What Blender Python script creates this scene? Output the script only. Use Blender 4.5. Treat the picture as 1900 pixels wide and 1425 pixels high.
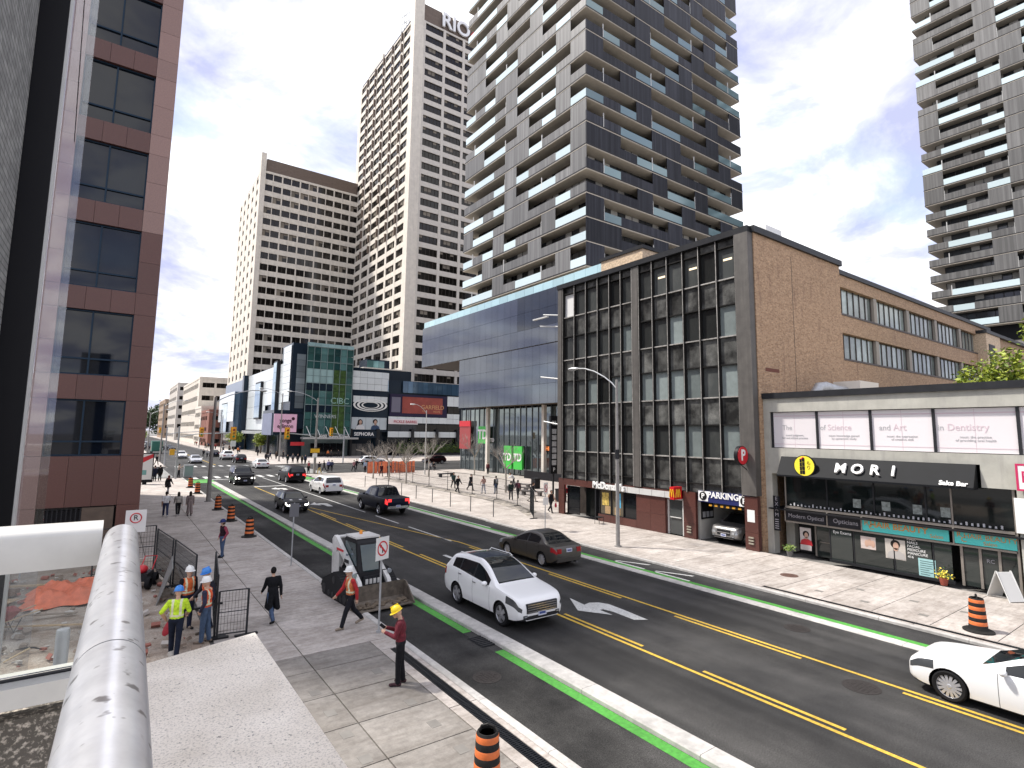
import bpy, bmesh, math, random
import numpy as np
from mathutils import Vector, Matrix
random.seed(7)
R = math.radians
for o in list(bpy.data.objects): bpy.data.objects.remove(o)
S = bpy.context.scene
COL = S.collection

# ---------------------------------------------------------------- camera
cd = bpy.data.cameras.new('camera'); cam = bpy.data.objects.new('camera', cd); COL.objects.link(cam); S.camera = cam
yaw, pitch, roll = R(35.585), R(6.538), R(0.76)
fw = Vector((math.sin(yaw)*math.cos(pitch), math.cos(yaw)*math.cos(pitch), math.sin(pitch)))
r0 = Vector((math.cos(yaw), -math.sin(yaw), 0)); u0 = r0.cross(fw)
rr = r0*math.cos(roll)+u0*math.sin(roll); uu = -r0*math.sin(roll)+u0*math.cos(roll)
cam.matrix_world = Matrix(((rr.x,uu.x,-fw.x,0),(rr.y,uu.y,-fw.y,0),(rr.z,uu.z,-fw.z,6.0),(0,0,0,1)))
cd.sensor_width = 36; cd.lens = 36*1021.6/1900; cd.shift_y = -(712.5-686.8)/1900
cd.clip_start = 0.05; cd.clip_end = 3000

# ---------------------------------------------------------------- sky and sun
TS = Vector((-0.52, 0.53, 1.08)).normalized()           # towards the sun
W = bpy.data.worlds.new('World'); S.world = W; W.use_nodes = True
nt = W.node_tree; N = nt.nodes; L = nt.links; N.clear()
out = N.new('ShaderNodeOutputWorld'); bg = N.new('ShaderNodeBackground'); L.new(bg.outputs[0], out.inputs[0])
sky = N.new('ShaderNodeTexSky'); sky.sky_type = 'NISHITA'; sky.sun_disc = False
sky.sun_elevation = math.asin(TS.z); sky.sun_rotation = math.atan2(TS.x, TS.y); sky.air_density = 1.0; sky.dust_density = 1.0
bg.inputs[1].default_value = 0.15
tc = N.new('ShaderNodeTexCoord'); sp = N.new('ShaderNodeSeparateXYZ'); L.new(tc.outputs['Generated'], sp.inputs[0])
def wm(op, a, b=None):
    m = N.new('ShaderNodeMath'); m.operation = op
    for i, v in enumerate((a, b)):
        if v is None: continue
        if isinstance(v, (int, float)): m.inputs[i].default_value = v
        else: L.new(v, m.inputs[i])
    return m.outputs[0]
zz = wm('ADD', wm('MAXIMUM', sp.outputs[2], 0.0), 0.22)
cb = N.new('ShaderNodeCombineXYZ'); L.new(wm('DIVIDE', sp.outputs[0], zz), cb.inputs[0]); L.new(wm('DIVIDE', sp.outputs[1], zz), cb.inputs[1])
def wnoise(scale, det, rough, off, dist=0.4):
    mp = N.new('ShaderNodeMapping'); mp.inputs['Location'].default_value = off; L.new(cb.outputs[0], mp.inputs[0])
    n = N.new('ShaderNodeTexNoise'); n.inputs['Scale'].default_value = scale; n.inputs['Detail'].default_value = det
    n.inputs['Roughness'].default_value = rough; n.inputs['Distortion'].default_value = dist
    L.new(mp.outputs[0], n.inputs[0]); return n.outputs[0]
def wramp(v, stops):
    c = N.new('ShaderNodeValToRGB'); e = c.color_ramp.elements
    e[0].position, e[0].color = stops[0][0], stops[0][1]; e[1].position, e[1].color = stops[-1][0], stops[-1][1]
    for p, k in stops[1:-1]: x = e.new(p); x.color = k
    L.new(v, c.inputs[0]); return c.outputs[0]
def g1(v): return (v, v, v, 1)
cover = wramp(wnoise(1.5, 8, .58, (3.1, 1.7, 0)), [(.30, g1(.5)), (.42, g1(.8)), (.52, g1(1))])
cshade = wramp(wnoise(2.4, 8, .6, (8.2, 4.4, 0)), [(.38, (1.75, 1.85, 2.75, 1)), (.475, (2.9, 2.95, 3.6, 1)), (.575, (5.6, 5.5, 5.3, 1))])
mx = N.new('ShaderNodeMix'); mx.data_type = 'RGBA'
L.new(cover, mx.inputs[0]); L.new(sky.outputs[0], mx.inputs[6]); L.new(cshade, mx.inputs[7])
mx2 = N.new('ShaderNodeMix'); mx2.data_type = 'RGBA'; mx2.inputs[0].default_value = .18   # thin veil over the blue
L.new(mx.outputs[2], mx2.inputs[6]); mx2.inputs[7].default_value = (3.0, 3.15, 4.0, 1)
L.new(mx2.outputs[2], bg.inputs[0])
sl = bpy.data.lights.new('sun', 'SUN'); sun = bpy.data.objects.new('sun', sl); COL.objects.link(sun)
sl.energy = 2.7; sl.angle = R(4.0); sl.color = (1, .95, .88); sun.location = (0, 0, 80)
sun.rotation_euler = TS.to_track_quat('Z', 'Y').to_euler()
S.view_settings.view_transform = 'Standard'; S.view_settings.look = 'None'; S.view_settings.gamma = 1
S.view_settings.use_curve_mapping = False; S.view_settings.exposure = 1.15
try:
    S.cycles.max_bounces = 6; S.cycles.diffuse_bounces = 3; S.cycles.glossy_bounces = 4; S.cycles.transparent_max_bounces = 16
    S.cycles.caustics_reflective = False; S.cycles.caustics_refractive = False
except Exception: pass

# ---------------------------------------------------------------- helpers
MATS = {}
def mat(name, col=(.5,.5,.5), rough=.6, metal=0., spec=.5, var=0., vscale=2., rand=0., bump=0., bscale=30., coat=0., emit=0., dirt=0., alpha=1., build=None):
    """a procedural material: base colour, soft tone noise (var), tone per object (rand), fine relief (bump), dirt patches"""
    if name in MATS: return MATS[name]
    m = bpy.data.materials.new(name); m.use_nodes = True; MATS[name] = m
    if max(col) < .07 and rough > .15: spec *= .35      # matt blacks
    nt = m.node_tree; N, L = nt.nodes, nt.links; b = N['Principled BSDF']
    b.inputs['Roughness'].default_value = rough; b.inputs['Metallic'].default_value = metal
    b.inputs['Specular IOR Level'].default_value = spec; b.inputs['Coat Weight'].default_value = coat; b.inputs['Coat Roughness'].default_value = .04
    b.inputs['Alpha'].default_value = alpha
    tc = N.new('ShaderNodeTexCoord'); geo = N.new('ShaderNodeNewGeometry')
    vec = geo.outputs['Position']
    base = N.new('ShaderNodeRGB'); base.outputs[0].default_value = (*col, 1); c = base.outputs[0]
    def noise(scale, detail=4, rough=.6, v=None):
        n = N.new('ShaderNodeTexNoise'); n.inputs['Scale'].default_value = scale; n.inputs['Detail'].default_value = detail
        n.inputs['Roughness'].default_value = rough; L.new(v or vec, n.inputs[0]); return n.outputs[0]
    def ramp(v, *st):
        r = N.new('ShaderNodeValToRGB'); e = r.color_ramp.elements
        e[0].position = st[0][0]; e[0].color = (*st[0][1], 1) if len(st[0][1]) == 3 else st[0][1]
        e[1].position = st[-1][0]; e[1].color = (*st[-1][1], 1)
        for p, k in st[1:-1]: x = e.new(p); x.color = (*k, 1)
        L.new(v, r.inputs[0]); return r.outputs[0]
    def mul(a, bb, f=1.):
        x = N.new('ShaderNodeMix'); x.data_type = 'RGBA'; x.blend_type = 'MULTIPLY'; x.inputs[0].default_value = f
        L.new(a, x.inputs[6]); L.new(bb, x.inputs[7]); return x.outputs[2]
    def mixc(f, a, bb):
        x = N.new('ShaderNodeMix'); x.data_type = 'RGBA'; L.new(f, x.inputs[0])
        for s, i in ((a, 6), (bb, 7)):
            if isinstance(s, tuple): x.inputs[i].default_value = (*s, 1)
            else: L.new(s, x.inputs[i])
        return x.outputs[2]
    def axis():      # (x+y, z) of the surface: runs along any axis-parallel wall
        s = N.new('ShaderNodeSeparateXYZ'); L.new(vec, s.inputs[0]); a = N.new('ShaderNodeMath'); a.operation = 'ADD'
        L.new(s.outputs[0], a.inputs[0]); L.new(s.outputs[1], a.inputs[1])
        k = N.new('ShaderNodeCombineXYZ'); L.new(a.outputs[0], k.inputs[0]); L.new(s.outputs[2], k.inputs[1]); return k.outputs[0]
    def bumpn(v, strength, dist=.01):
        x = N.new('ShaderNodeBump'); x.inputs['Strength'].default_value = strength; x.inputs['Distance'].default_value = dist
        L.new(v, x.inputs['Height']); L.new(x.outputs[0], b.inputs['Normal'])
    if build: c = build(dict(N=N, L=L, b=b, c=c, noise=noise, ramp=ramp, mul=mul, mixc=mixc, axis=axis, bump=bumpn, vec=vec, tc=tc)) or c
    if var: c = mul(c, ramp(noise(vscale), (.3, (1-var,)*3), (.7, (1+var*.6,)*3)))
    if dirt: c = mul(c, ramp(noise(.45, 8, .7), (.35, (1-dirt,)*3), (.62, (1,)*3)))
    if rand:
        oi = N.new('ShaderNodeObjectInfo'); c = mul(c, ramp(oi.outputs['Random'], (0, (1-rand,)*3), (1, (1+rand*.5,)*3)))
    if bump: bumpn(noise(bscale, 3), bump)
    L.new(c, b.inputs['Base Color'])
    if emit:
        L.new(c, b.inputs['Emission Color']); b.inputs['Emission Strength'].default_value = emit
    return m

def streaks(col2, sx=6., sz=.35, lo=.45, hi=.7):
    def f(k):
        mp = k['N'].new('ShaderNodeMapping'); mp.inputs['Scale'].default_value = (sx, sz, 1); k['L'].new(k['axis'](), mp.inputs[0])
        return k['mixc'](k['ramp'](k['noise'](1.0, 6, .65, mp.outputs[0]), (lo, (0,0,0)), (hi, (1,1,1))), k['c'], col2)
    return f
def bricks(c1, c2, mortar, w=.22, h=.075, ms=.006, stain=None):
    def f(k):
        t = k['N'].new('ShaderNodeTexBrick'); k['L'].new(k['axis'](), t.inputs[0]); t.inputs['Scale'].default_value = 1
        t.inputs['Brick Width'].default_value = w; t.inputs['Row Height'].default_value = h; t.inputs['Mortar Size'].default_value = ms
        for i, c in (('Color1', c1), ('Color2', c2), ('Mortar', mortar)): t.inputs[i].default_value = (*c, 1)
        k['bump'](t.outputs['Fac'], -.5, .01)
        c = t.outputs[0]
        c = k['mul'](c, k['ramp'](k['noise'](9., 2), (.3, (.72,)*3), (.7, (1.22,)*3)))
        if stain:
            mp = k['N'].new('ShaderNodeMapping'); mp.inputs['Scale'].default_value = (1.6, .25, 1); k['L'].new(k['axis'](), mp.inputs[0])
            c = k['mixc'](k['ramp'](k['noise'](1., 7, .7, mp.outputs[0]), (.56, (0,0,0)), (.78, (1,1,1))), c, stain)
        return c
    return f

class MB:
    """collects shapes; build() links them as ONE mesh object. Shapes may carry a material index."""
    def __init__(s): s.v = []; s.f = []; s.m = []; s.smooth = False
    def add(s, vs, fs, m=0):
        o = len(s.v); s.v.extend(tuple(p) for p in vs); s.f.extend(tuple(i+o for i in f) for f in fs); s.m.extend([m]*len(fs)); return s
    def box(s, x0, x1, y0, y1, z0, z1, m=0):
        return s.add([(x,y,z) for z in (z0,z1) for y in (y0,y1) for x in (x0,x1)], [(0,2,3,1),(4,5,7,6),(0,1,5,4),(2,6,7,3),(0,4,6,2),(1,3,7,5)], m)
    def obox(s, c, hx, hy, hz, rz=0., rx=0., ry=0., m=0):
        M = Matrix.Translation(c) @ Matrix.Rotation(rz,4,'Z') @ Matrix.Rotation(ry,4,'Y') @ Matrix.Rotation(rx,4,'X')
        return s.add([M @ Vector((x,y,z)) for z in (-hz,hz) for y in (-hy,hy) for x in (-hx,hx)], [(0,2,3,1),(4,5,7,6),(0,1,5,4),(2,6,7,3),(0,4,6,2),(1,3,7,5)], m)
    def cyl(s, p0, p1, r0, r1=None, n=12, m=0, cap=True):
        p0, p1 = Vector(p0), Vector(p1); r1 = r0 if r1 is None else r1
        d = (p1-p0).normalized(); a = d.orthogonal().normalized(); b = d.cross(a)
        vs = [p + (a*math.cos(t)+b*math.sin(t))*r for p, r in ((p0,r0),(p1,r1)) for t in [2*math.pi*i/n for i in range(n)]]
        fs = [(i, (i+1)%n, n+(i+1)%n, n+i) for i in range(n)]
        if cap: fs += [tuple(range(n-1,-1,-1)), tuple(range(n,2*n))]
        return s.add(vs, fs, m)
    def tube(s, pts, r, n=8, m=0):
        pts = [Vector(p) for p in pts]; rs = r if isinstance(r, (list, tuple)) else [r]*len(pts)
        d = (pts[1]-pts[0]).normalized(); a = d.orthogonal().normalized(); vs = []
        for i, p in enumerate(pts):
            t = (pts[min(i+1,len(pts)-1)]-pts[max(i-1,0)]).normalized()
            a = (a - t*a.dot(t)); a = a.normalized() if a.length > 1e-6 else t.orthogonal().normalized(); b = t.cross(a)
            vs += [p+(a*math.cos(2*math.pi*k/n)+b*math.sin(2*math.pi*k/n))*rs[i] for k in range(n)]
        fs = [(i*n+k, i*n+(k+1)%n, (i+1)*n+(k+1)%n, (i+1)*n+k) for i in range(len(pts)-1) for k in range(n)]
        fs += [tuple(range(n-1,-1,-1)), tuple(range((len(pts)-1)*n, len(pts)*n))]
        return s.add(vs, fs, m)
    def lathe(s, prof, c=(0,0,0), n=16, m=0, ax='Z', sy=1., cap=True):
        vs = []
        for r, h in prof:
            for k in range(n):
                t = 2*math.pi*k/n; x, y = r*math.cos(t), r*math.sin(t)*sy
                vs.append((c[0]+x, c[1]+y, c[2]+h) if ax == 'Z' else (c[0]+x, c[1]+h, c[2]+y))
        fs = [(i*n+k, i*n+(k+1)%n, (i+1)*n+(k+1)%n, (i+1)*n+k) for i in range(len(prof)-1) for k in range(n)]
        if cap and prof[0][0] > 1e-4: fs.append(tuple(range(n-1,-1,-1)))
        if cap and prof[-1][0] > 1e-4: fs.append(tuple(range((len(prof)-1)*n, len(prof)*n)))
        if ax != 'Z': fs = [f[::-1] for f in fs]
        return s.add(vs, fs, m)
    def ell(s, c, rx, ry, rz, m=0, nu=10, nv=7, M=None):
        vs = []; M = M or Matrix()
        for i in range(nv+1):
            p = math.pi*i/nv
            for k in range(nu):
                t = 2*math.pi*k/nu
                vs.append(Vector(c)+(M @ Vector((rx*math.sin(p)*math.cos(t), ry*math.sin(p)*math.sin(t), -rz*math.cos(p)))))
        return s.add(vs, [(i*nu+k, i*nu+(k+1)%nu, (i+1)*nu+(k+1)%nu, (i+1)*nu+k) for i in range(nv) for k in range(nu)], m)
    def prism(s, poly, z0, z1, m=0):
        n = len(poly); a = sum(poly[i][0]*poly[(i+1)%n][1]-poly[(i+1)%n][0]*poly[i][1] for i in range(n))
        if a < 0: poly = poly[::-1]
        return s.add([(x,y,z0) for x,y in poly]+[(x,y,z1) for x,y in poly], [tuple(range(n-1,-1,-1)), tuple(range(n,2*n))]+[(i,(i+1)%n,n+(i+1)%n,n+i) for i in range(n)], m)
    def mesh(s, name, mats, org=(0,0,0), smooth=None):
        me = bpy.data.meshes.new(name); o = Vector(org)
        me.from_pydata([tuple(Vector(p)-o) for p in s.v], [], s.f)
        for x in (mats if isinstance(mats, (list, tuple)) else [mats]): me.materials.append(x)
        if any(s.m): me.polygons.foreach_set('material_index', s.m)
        me.update()
        if s.smooth if smooth is None else smooth:
            me.polygons.foreach_set('use_smooth', [True]*len(me.polygons)); me.set_sharp_from_angle(angle=R(38))
        return me
    def build(s, name, mats, parent=None, smooth=None):
        """verts are in the world (or in the root's own frame when the root is rotated: see LOCAL)"""
        return link(name, s.mesh(name, mats, ORG.get(parent.name, (0,0,0)) if parent else (0,0,0), smooth), parent)
ORG = {}
def link(name, me, parent=None, loc=None, rot=None):
    o = bpy.data.objects.new(name, me); COL.objects.link(o)
    if parent: o.parent = parent; ORG[o.name] = ORG.get(parent.name, (0,0,0))
    if loc is not None: o.location = Vector(loc) - Vector(ORG.get(parent.name, (0,0,0)) if parent else (0,0,0))
    if rot is not None: o.rotation_euler = rot
    return o
def tag(o, label, cat, group=None):
    o['label'] = label; o['category'] = cat
    if group: o['group'] = group
    return o
def thing(name, label, cat, loc=(0,0,0), rz=0., group=None, local=False):
    o = bpy.data.objects.new(name, None); COL.objects.link(o); o.location = loc; o.rotation_euler = (0,0,rz); o.empty_display_size = .3
    ORG[o.name] = (0,0,0) if local else tuple(loc)
    return tag(o, label, cat, group)
def struct(o): o['kind'] = 'structure'; return o
def stuff(o): o['kind'] = 'stuff'; return o
def copy_tree(o, parent=None):
    c = o.copy(); COL.objects.link(c); c.parent = parent
    for k in list(CH.get(o.name, o.children)): copy_tree(k, c)
    return c
CH = {}

class Frame:
    """a facade's own axes: u along it (left to right as seen from outside), v up, d outwards"""
    def __init__(s, ox, oy, face):      # face '-X' or '-Y' or '+X'
        s.o = Vector((ox, oy, 0)); s.u = {'-X': Vector((0,-1,0)), '-Y': Vector((1,0,0)), '+X': Vector((0,1,0)), '+Y': Vector((-1,0,0))}[face]
        s.n = s.u.cross(Vector((0,0,1))); s.a = math.atan2(s.u.y, s.u.x)
    def p(s, u, v, d=0.): return s.o + s.u*u + Vector((0,0,v)) + s.n*d
    def box(s, mb, u0, u1, v0, v1, d0, d1, m=0):
        vs = [s.p(u,v,d) for v in (v0,v1) for d in (d1,d0) for u in (u0,u1)]
        mb.add(vs, [(0,2,3,1),(4,5,7,6),(0,1,5,4),(2,6,7,3),(0,4,6,2),(1,3,7,5)], m); return mb
CACHE = {}
def cbox(w, h, t, m, name='piece'):
    """shared box mesh: x 0..w, y -t..0 (outwards), z 0..h"""
    k = (round(w,4), round(h,4), round(t,4), m.name)
    if k not in CACHE: CACHE[k] = MB().box(0, w, -t, 0, 0, h).mesh(name, m)
    return CACHE[k]
def piece(name, root, F, u, v, d, w, h, t, m):
    """one separate part: its back at depth d, w x h, t thick"""
    return link(name, cbox(w, h, t, m, name), root, F.p(u, v, d), (0, 0, F.a))
TMP = bpy.data.scenes.new('tmp')
def evaluated_mesh(o, *more):
    """mesh of an object with its modifiers, worked out in a scratch scene"""
    for q in (o, *more): TMP.collection.objects.link(q)
    vl = TMP.view_layers[0]; vl.update(); me = bpy.data.meshes.new_from_object(o.evaluated_get(vl.depsgraph))
    for q in (o, *more): bpy.data.objects.remove(q)
    return me
def text(name, s, size, F, u, v, d, m, parent, ext=.02, align='CENTER', sx=1., bold=0., tilt=0.):
    c = bpy.data.curves.new(name, 'FONT'); c.body = s; c.size = size; c.extrude = ext; c.align_x = align; c.align_y = 'CENTER'; c.resolution_u = 3; c.offset = bold
    me = evaluated_mesh(bpy.data.objects.new(name, c)); me.name = name
    me.materials.clear(); me.materials.append(m)
    o = link(name, me, parent, F.p(u, v, d), (R(90)+tilt, 0, F.a)); o.scale = (sx, 1, 1); return o

# ---------------------------------------------------------------- shared materials
def asphalt_build(k):
    n = k['noise']
    c = k['mixc'](k['ramp'](n(.22, 6, .65), (.42, (0,0,0)), (.66, (1,1,1))), k['c'], (.060, .058, .055))
    c = k['mul'](c, k['ramp'](n(34., 4, .8), (.32, (.5,)*3), (.70, (1.5,)*3)))
    c = k['mul'](c, k['ramp'](n(95., 2, .9), (.36, (.45,)*3), (.66, (1.7,)*3)))
    c = k['mul'](c, k['ramp'](n(260., 2, .7), (.30, (.6,)*3), (.75, (1.55,)*3)))
    mp = k['N'].new('ShaderNodeMapping'); mp.inputs['Scale'].default_value = (1.3, .03, 1); k['L'].new(k['vec'], mp.inputs[0])
    c = k['mul'](c, k['ramp'](n(1., 3, .5, mp.outputs[0]), (.35, (.8,)*3), (.65, (1.3,)*3)))
    k['bump'](n(120., 3, .8), .5, .01)
    return c
ASPH = mat('asphalt', (.030,.0295,.029), .75, build=asphalt_build)
def conc_build(k):
    n = k['noise']
    c = k['mul'](k['c'], k['ramp'](n(.7, 7, .7), (.33, (.68,.66,.64)), (.66, (1.1,)*3)))
    c = k['mul'](c, k['ramp'](n(7., 6, .75), (.28, (.72,)*3), (.6, (1.06,)*3)))
    c = k['mul'](c, k['ramp'](n(110., 2, .6), (.3, (.82,)*3), (.7, (1.1,)*3)))
    mp = k['N'].new('ShaderNodeMapping'); mp.inputs['Scale'].default_value = (.5, 3.2, 1); k['L'].new(k['vec'], mp.inputs[0])
    c = k['mul'](c, k['ramp'](n(1.6, 5, .7, mp.outputs[0]), (.32, (.74,.72,.70)), (.56, (1,)*3)))
    k['bump'](n(90., 3), .15, .004)
    return c
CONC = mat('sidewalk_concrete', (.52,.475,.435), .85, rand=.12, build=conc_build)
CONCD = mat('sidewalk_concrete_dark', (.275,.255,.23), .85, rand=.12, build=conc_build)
CURB = mat('kerb_concrete', (.50,.48,.45), .85, var=.22, vscale=5, dirt=.25, bump=.2)
JOINT = mat('joint_bed', (.10,.095,.09), .9)
BLACK = mat('black', (.012,.012,.014), .5)
DKMETAL = mat('dark_metal', (.03,.031,.034), .45, .3, var=.2)
STEEL = mat('galvanised_steel', (.42,.43,.44), .5, .55, var=.18, vscale=6)
POLEC = mat('concrete_pole', (.27,.255,.24), .8, var=.2, vscale=4)
WHITE = mat('white_paint', (.8,.8,.78), .55, var=.05)
ROADW = mat('road_white', (.64,.64,.61), .75, var=.32, vscale=14, dirt=.3)
ROADY = mat('road_yellow', (.62,.40,.05), .75, var=.35, vscale=14, dirt=.3)
GREEN = mat('road_green', (.075,.33,.045), .75, var=.28, vscale=11, dirt=.3)
RED = mat('sign_red', (.55,.02,.03), .45, var=.05)
GLASS = mat('dark_glass', (.008,.009,.011), .06, 0, .4, rand=.3)

# ---------------------------------------------------------------- the setting: ground, roads, pavements
def sheet(name, x0, x1, y0, y1, z, m): return struct(MB().add([(x0,y0,z),(x1,y0,z),(x1,y1,z),(x0,y1,z)], [(0,1,2,3)]).build(name, m))
sheet('ground', -900, 1500, -600, 2200, -.08, mat('far_ground', (.20,.19,.18), .9, var=.2, vscale=.05))
sheet('road', 7.2, 21.05, -40, 520, 0, ASPH)
sheet('cross_street', 21.05, 300, 80.5, 101, -.004, ASPH)
sheet('cross_street', -120, 7.2, 80.5, 101, -.004, ASPH)
def pavement(name, x0, x1, y0, y1):
    """a raised bed that carries the slabs; its edge is the kerb face"""
    return struct(MB().box(x0, x1, y0, y1, -.07, .062).build(name, JOINT))
def slabs(root, xs, ys, m, skip=None, top=.1):
    for i in range(len(xs)-1):
        for j in range(len(ys)-1):
            w, h = xs[i+1]-xs[i], ys[j+1]-ys[j]
            if skip and skip(xs[i], ys[j]): continue
            k = ('slab', round(w,3), round(h,3), m.name)
            if k not in CACHE:
                g = .013; b = MB(); b.add([(g,g,0),(w-g,g,0),(w-g,h-g,0),(g,h-g,0),(g,g,.034),(w-g,g,.034),(w-g,h-g,.034),(g,h-g,.034),(g+.012,g+.012,.038),(w-g-.012,g+.012,.038),(w-g-.012,h-g-.012,.038),(g+.012,h-g-.012,.038)],
                    [(0,1,5,4),(1,2,6,5),(2,3,7,6),(3,0,4,7),(4,5,9,8),(5,6,10,9),(6,7,11,10),(7,4,8,11),(8,9,10,11)])
                CACHE[k] = b.mesh('paving_slab', m)
            link('paving_slab', CACHE[k], root, (xs[i], ys[j], top-.038))
def steps(a, b, s):
    n = max(1, round((b-a)/s)); return [a+(b-a)*i/n for i in range(n+1)]
pl = pavement('sidewalk_left', -14, 7.02, -6, 78.5)
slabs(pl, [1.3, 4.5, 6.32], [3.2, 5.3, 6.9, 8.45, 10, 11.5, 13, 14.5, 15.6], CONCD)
slabs(pl, [6.32, 6.60], [3.2, 7.2, 11, 14.8], CONC); slabs(pl, [6.86, 7.02], [3.2, 7.2, 11, 14.8], CONC); slabs(pl, [6.32, 7.02], [14.8, 15.6], CONC)
slabs(pl, [2.7, 4.5, 7.02], [15.6, 18.7, 21.8, 24.9, 28.1], CONC)
slabs(pl, [1.4, 2.7], [24.9, 28.1], CONC)
slabs(pl, [-.6, 1.6, 4.5, 7.02], steps(28.1, 78.5, 3.2), CONC)
slabs(pl, [-14,-10,-5,-.6], steps(60, 78.5, 4.6), CONC)
pr = pavement('sidewalk_right', 21.22, 27.62, -8, 32.3)
slabs(pr, [21.62, 24.95, 27.62], steps(-8, 32.3, 1.68), CONC); slabs(pr, [21.22, 21.34], steps(-8, 12.6, 5), CONC)
slabs(pr, [21.54, 21.62], steps(-8, 12.6, 5), CONC); slabs(pr, [21.22, 21.62], steps(12.6, 32.3, 4), CONC)
pz = pavement('plaza', 21.4, 60, 32.3, 78.6)
slabs(pz, [21.4, 25.2], steps(32.3, 78.6, 3.4), CONC); slabs(pz, steps(25.2, 49, 3.4), steps(32.3, 78.6, 3.4), CONC); slabs(pz, [49,54,60], steps(32.3,78.6,6), CONC)
pf = pavement('sidewalk_far_left', -40, 7.0, 103, 520); slabs(pf, [-8,-4,1,7.0], steps(103, 190, 5), CONC); slabs(pf, [-8, 7.0], steps(190, 520, 30), CONC)
pg = pavement('mall_forecourt', 21.6, 120, 103, 131.8); slabs(pg, steps(21.6, 76, 5), steps(103, 131.8, 5.8), CONC); slabs(pg, steps(76, 120, 11), [103, 131.8], CONC)
ph = pavement('sidewalk_far_right', 21.6, 32, 131.8, 520); slabs(ph, [21.6, 26, 32], steps(131.8, 230, 6), CONC); slabs(ph, [21.6, 32], steps(230, 520, 30), CONC)
sheet('cycle_track', 7.22, 8.98, -40, 76, .004, mat('cycle_track_asphalt', (.015,.0148,.0145), .85, build=asphalt_build))
def kerb(name, x0, x1, y0, y1, z=.12, n=2.4):
    """a run of separate kerb stones"""
    root = struct(MB().box(x0+.01, x1-.01, y0, y1, -.05, z-.03).build(name, JOINT)); ys = steps(y0, y1, n)
    for a, b in zip(ys, ys[1:]):
        k = ('kerb', round(b-a,3), round(x1-x0,3), z)
        if k not in CACHE:
            w, h = x1-x0, b-a; g = .006; e = .025
            CACHE[k] = MB().add([(0,g,-z),(w,g,-z),(w,h-g,-z),(0,h-g,-z),(0,g,-e),(w,g,-e),(w,h-g,-e),(0,h-g,-e),(e,g,0),(w-e,g,0),(w-e,h-g,0),(e,h-g,0)],
                [(0,1,5,4),(1,2,6,5),(2,3,7,6),(3,0,4,7),(4,5,9,8),(5,6,10,9),(6,7,11,10),(7,4,8,11),(8,9,10,11)]).mesh('kerb_stone', CURB)
        link('kerb_stone', CACHE[k], root, (x0, a, z))
kerb('kerb_left', 7.02, 7.22, -6, 78.5); kerb('cycle_divider_left', 9.30, 9.80, -6, 71, .11, 3.2); kerb('cycle_divider_right', 19.08, 19.5, -6, 72, .035, 3.2)
kerb('kerb_right', 21.05, 21.22, -6, 32.3, .1); kerb('kerb_plaza', 21.2, 21.4, 32.3, 74, .1)
MK = []
def mark(name, pts, m, z=.006): return struct(MB().add([(x,y,z) for x,y in pts], [tuple(range(len(pts)))]).build(name, m))
def bar(name, x0, x1, y0, y1, m, z=.006): return mark(name, [(x0,y0),(x1,y0),(x1,y1),(x0,y1)], m, z)
bar('green_line', 8.99, 9.28, -6, 13.2, GREEN, .007); bar('green_line', 8.99, 9.28, 14.9, 71, GREEN, .007); bar('green_box', 7.3, 9.9, 71.2, 76, GREEN, .008)
bar('green_line', 19.58, 19.84, -6, 71, GREEN); bar('white_line', 19.9, 20.0, 30, 71, ROADW); bar('green_box', 19.5, 21.0, 71.5, 77, GREEN, .008)
bar('yellow_line', 12.46, 12.57, -6, 64, ROADY); bar('yellow_line', 15.86, 15.97, -6, 27, ROADY)
for i in range(9): bar('yellow_dash', 12.69, 12.80, -5+i*5.4, -5+i*5.4+3.4, ROADY)
for i in range(5): bar('yellow_dash', 15.63, 15.74, -5+i*6.6, -5+i*6.6+4.2, ROADY)
mark('yellow_taper', [(15.86,27),(15.97,27),(12.98,45),(12.87,45)], ROADY)
bar('white_lane_line', 15.62, 15.74, 27.5, 33, ROADW)
for a, b in ((34.5,38.5),(40.5,76)): bar('white_lane_line', 15.62, 15.74, a, b, ROADW)
bar('stop_line', 12.5, 15.7, 63.9, 64.4, ROADW, .008); bar('stop_line', 9.9, 12.4, 75.0, 75.5, ROADW, .008)
ARROW = [(14.13, 15.64), (14.03, 14.75), (14.34, 14.83), (14.65, 14.66), (14.81, 14.32), (14.78, 13.59), (14.68, 12.43), (14.29, 12.68), (14.32, 13.63), (14.23, 14.02), (14.07, 14.03), (14.07, 13.4), (13.4, 14.4)]
def turn_arrow(x, y, s=1.):
    """white left-turn arrow painted for traffic coming towards the junction"""
    return mark('turn_arrow', [(x+a*s-14.0, y+b*s-13.8) for a, b in ARROW], ROADW, .009)
turn_arrow(13.95, 14.0); turn_arrow(14.0, 46.2); turn_arrow(14.1, 60.4)
bar('white_dash', 13.55, 13.75, 22.4, 24.6, ROADW, .008)
for y in (18.3, 15.9):
    mark('cycle_chevron', [(19.95,y+.9),(20.06,y+.9),(20.75,y-.6),(20.58,y-.6)], ROADW, .011); mark('cycle_chevron', [(19.92,y+.9),(19.8,y+.7),(19.78,y-1.0),(19.92,y-1.0)], ROADW, .012)
for i in range(11): bar('crosswalk_bar', 8.2+i*1.25, 8.75+i*1.25, 77.2, 80.4, ROADW)
for i in range(11): bar('crosswalk_bar', 8.2+i*1.25, 8.75+i*1.25, 101.4, 104.2, ROADW)
for i in range(11): bar('crosswalk_bar', 3.2, 6.4, 81.4+i*1.75, 82.1+i*1.75, ROADW)
for i in range(11): bar('crosswalk_bar', 22.4, 25.6, 81.4+i*1.75, 82.1+i*1.75, ROADW)
bar('white_lane_line', 14.3, 14.45, 106, 300, ROADY)
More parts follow.
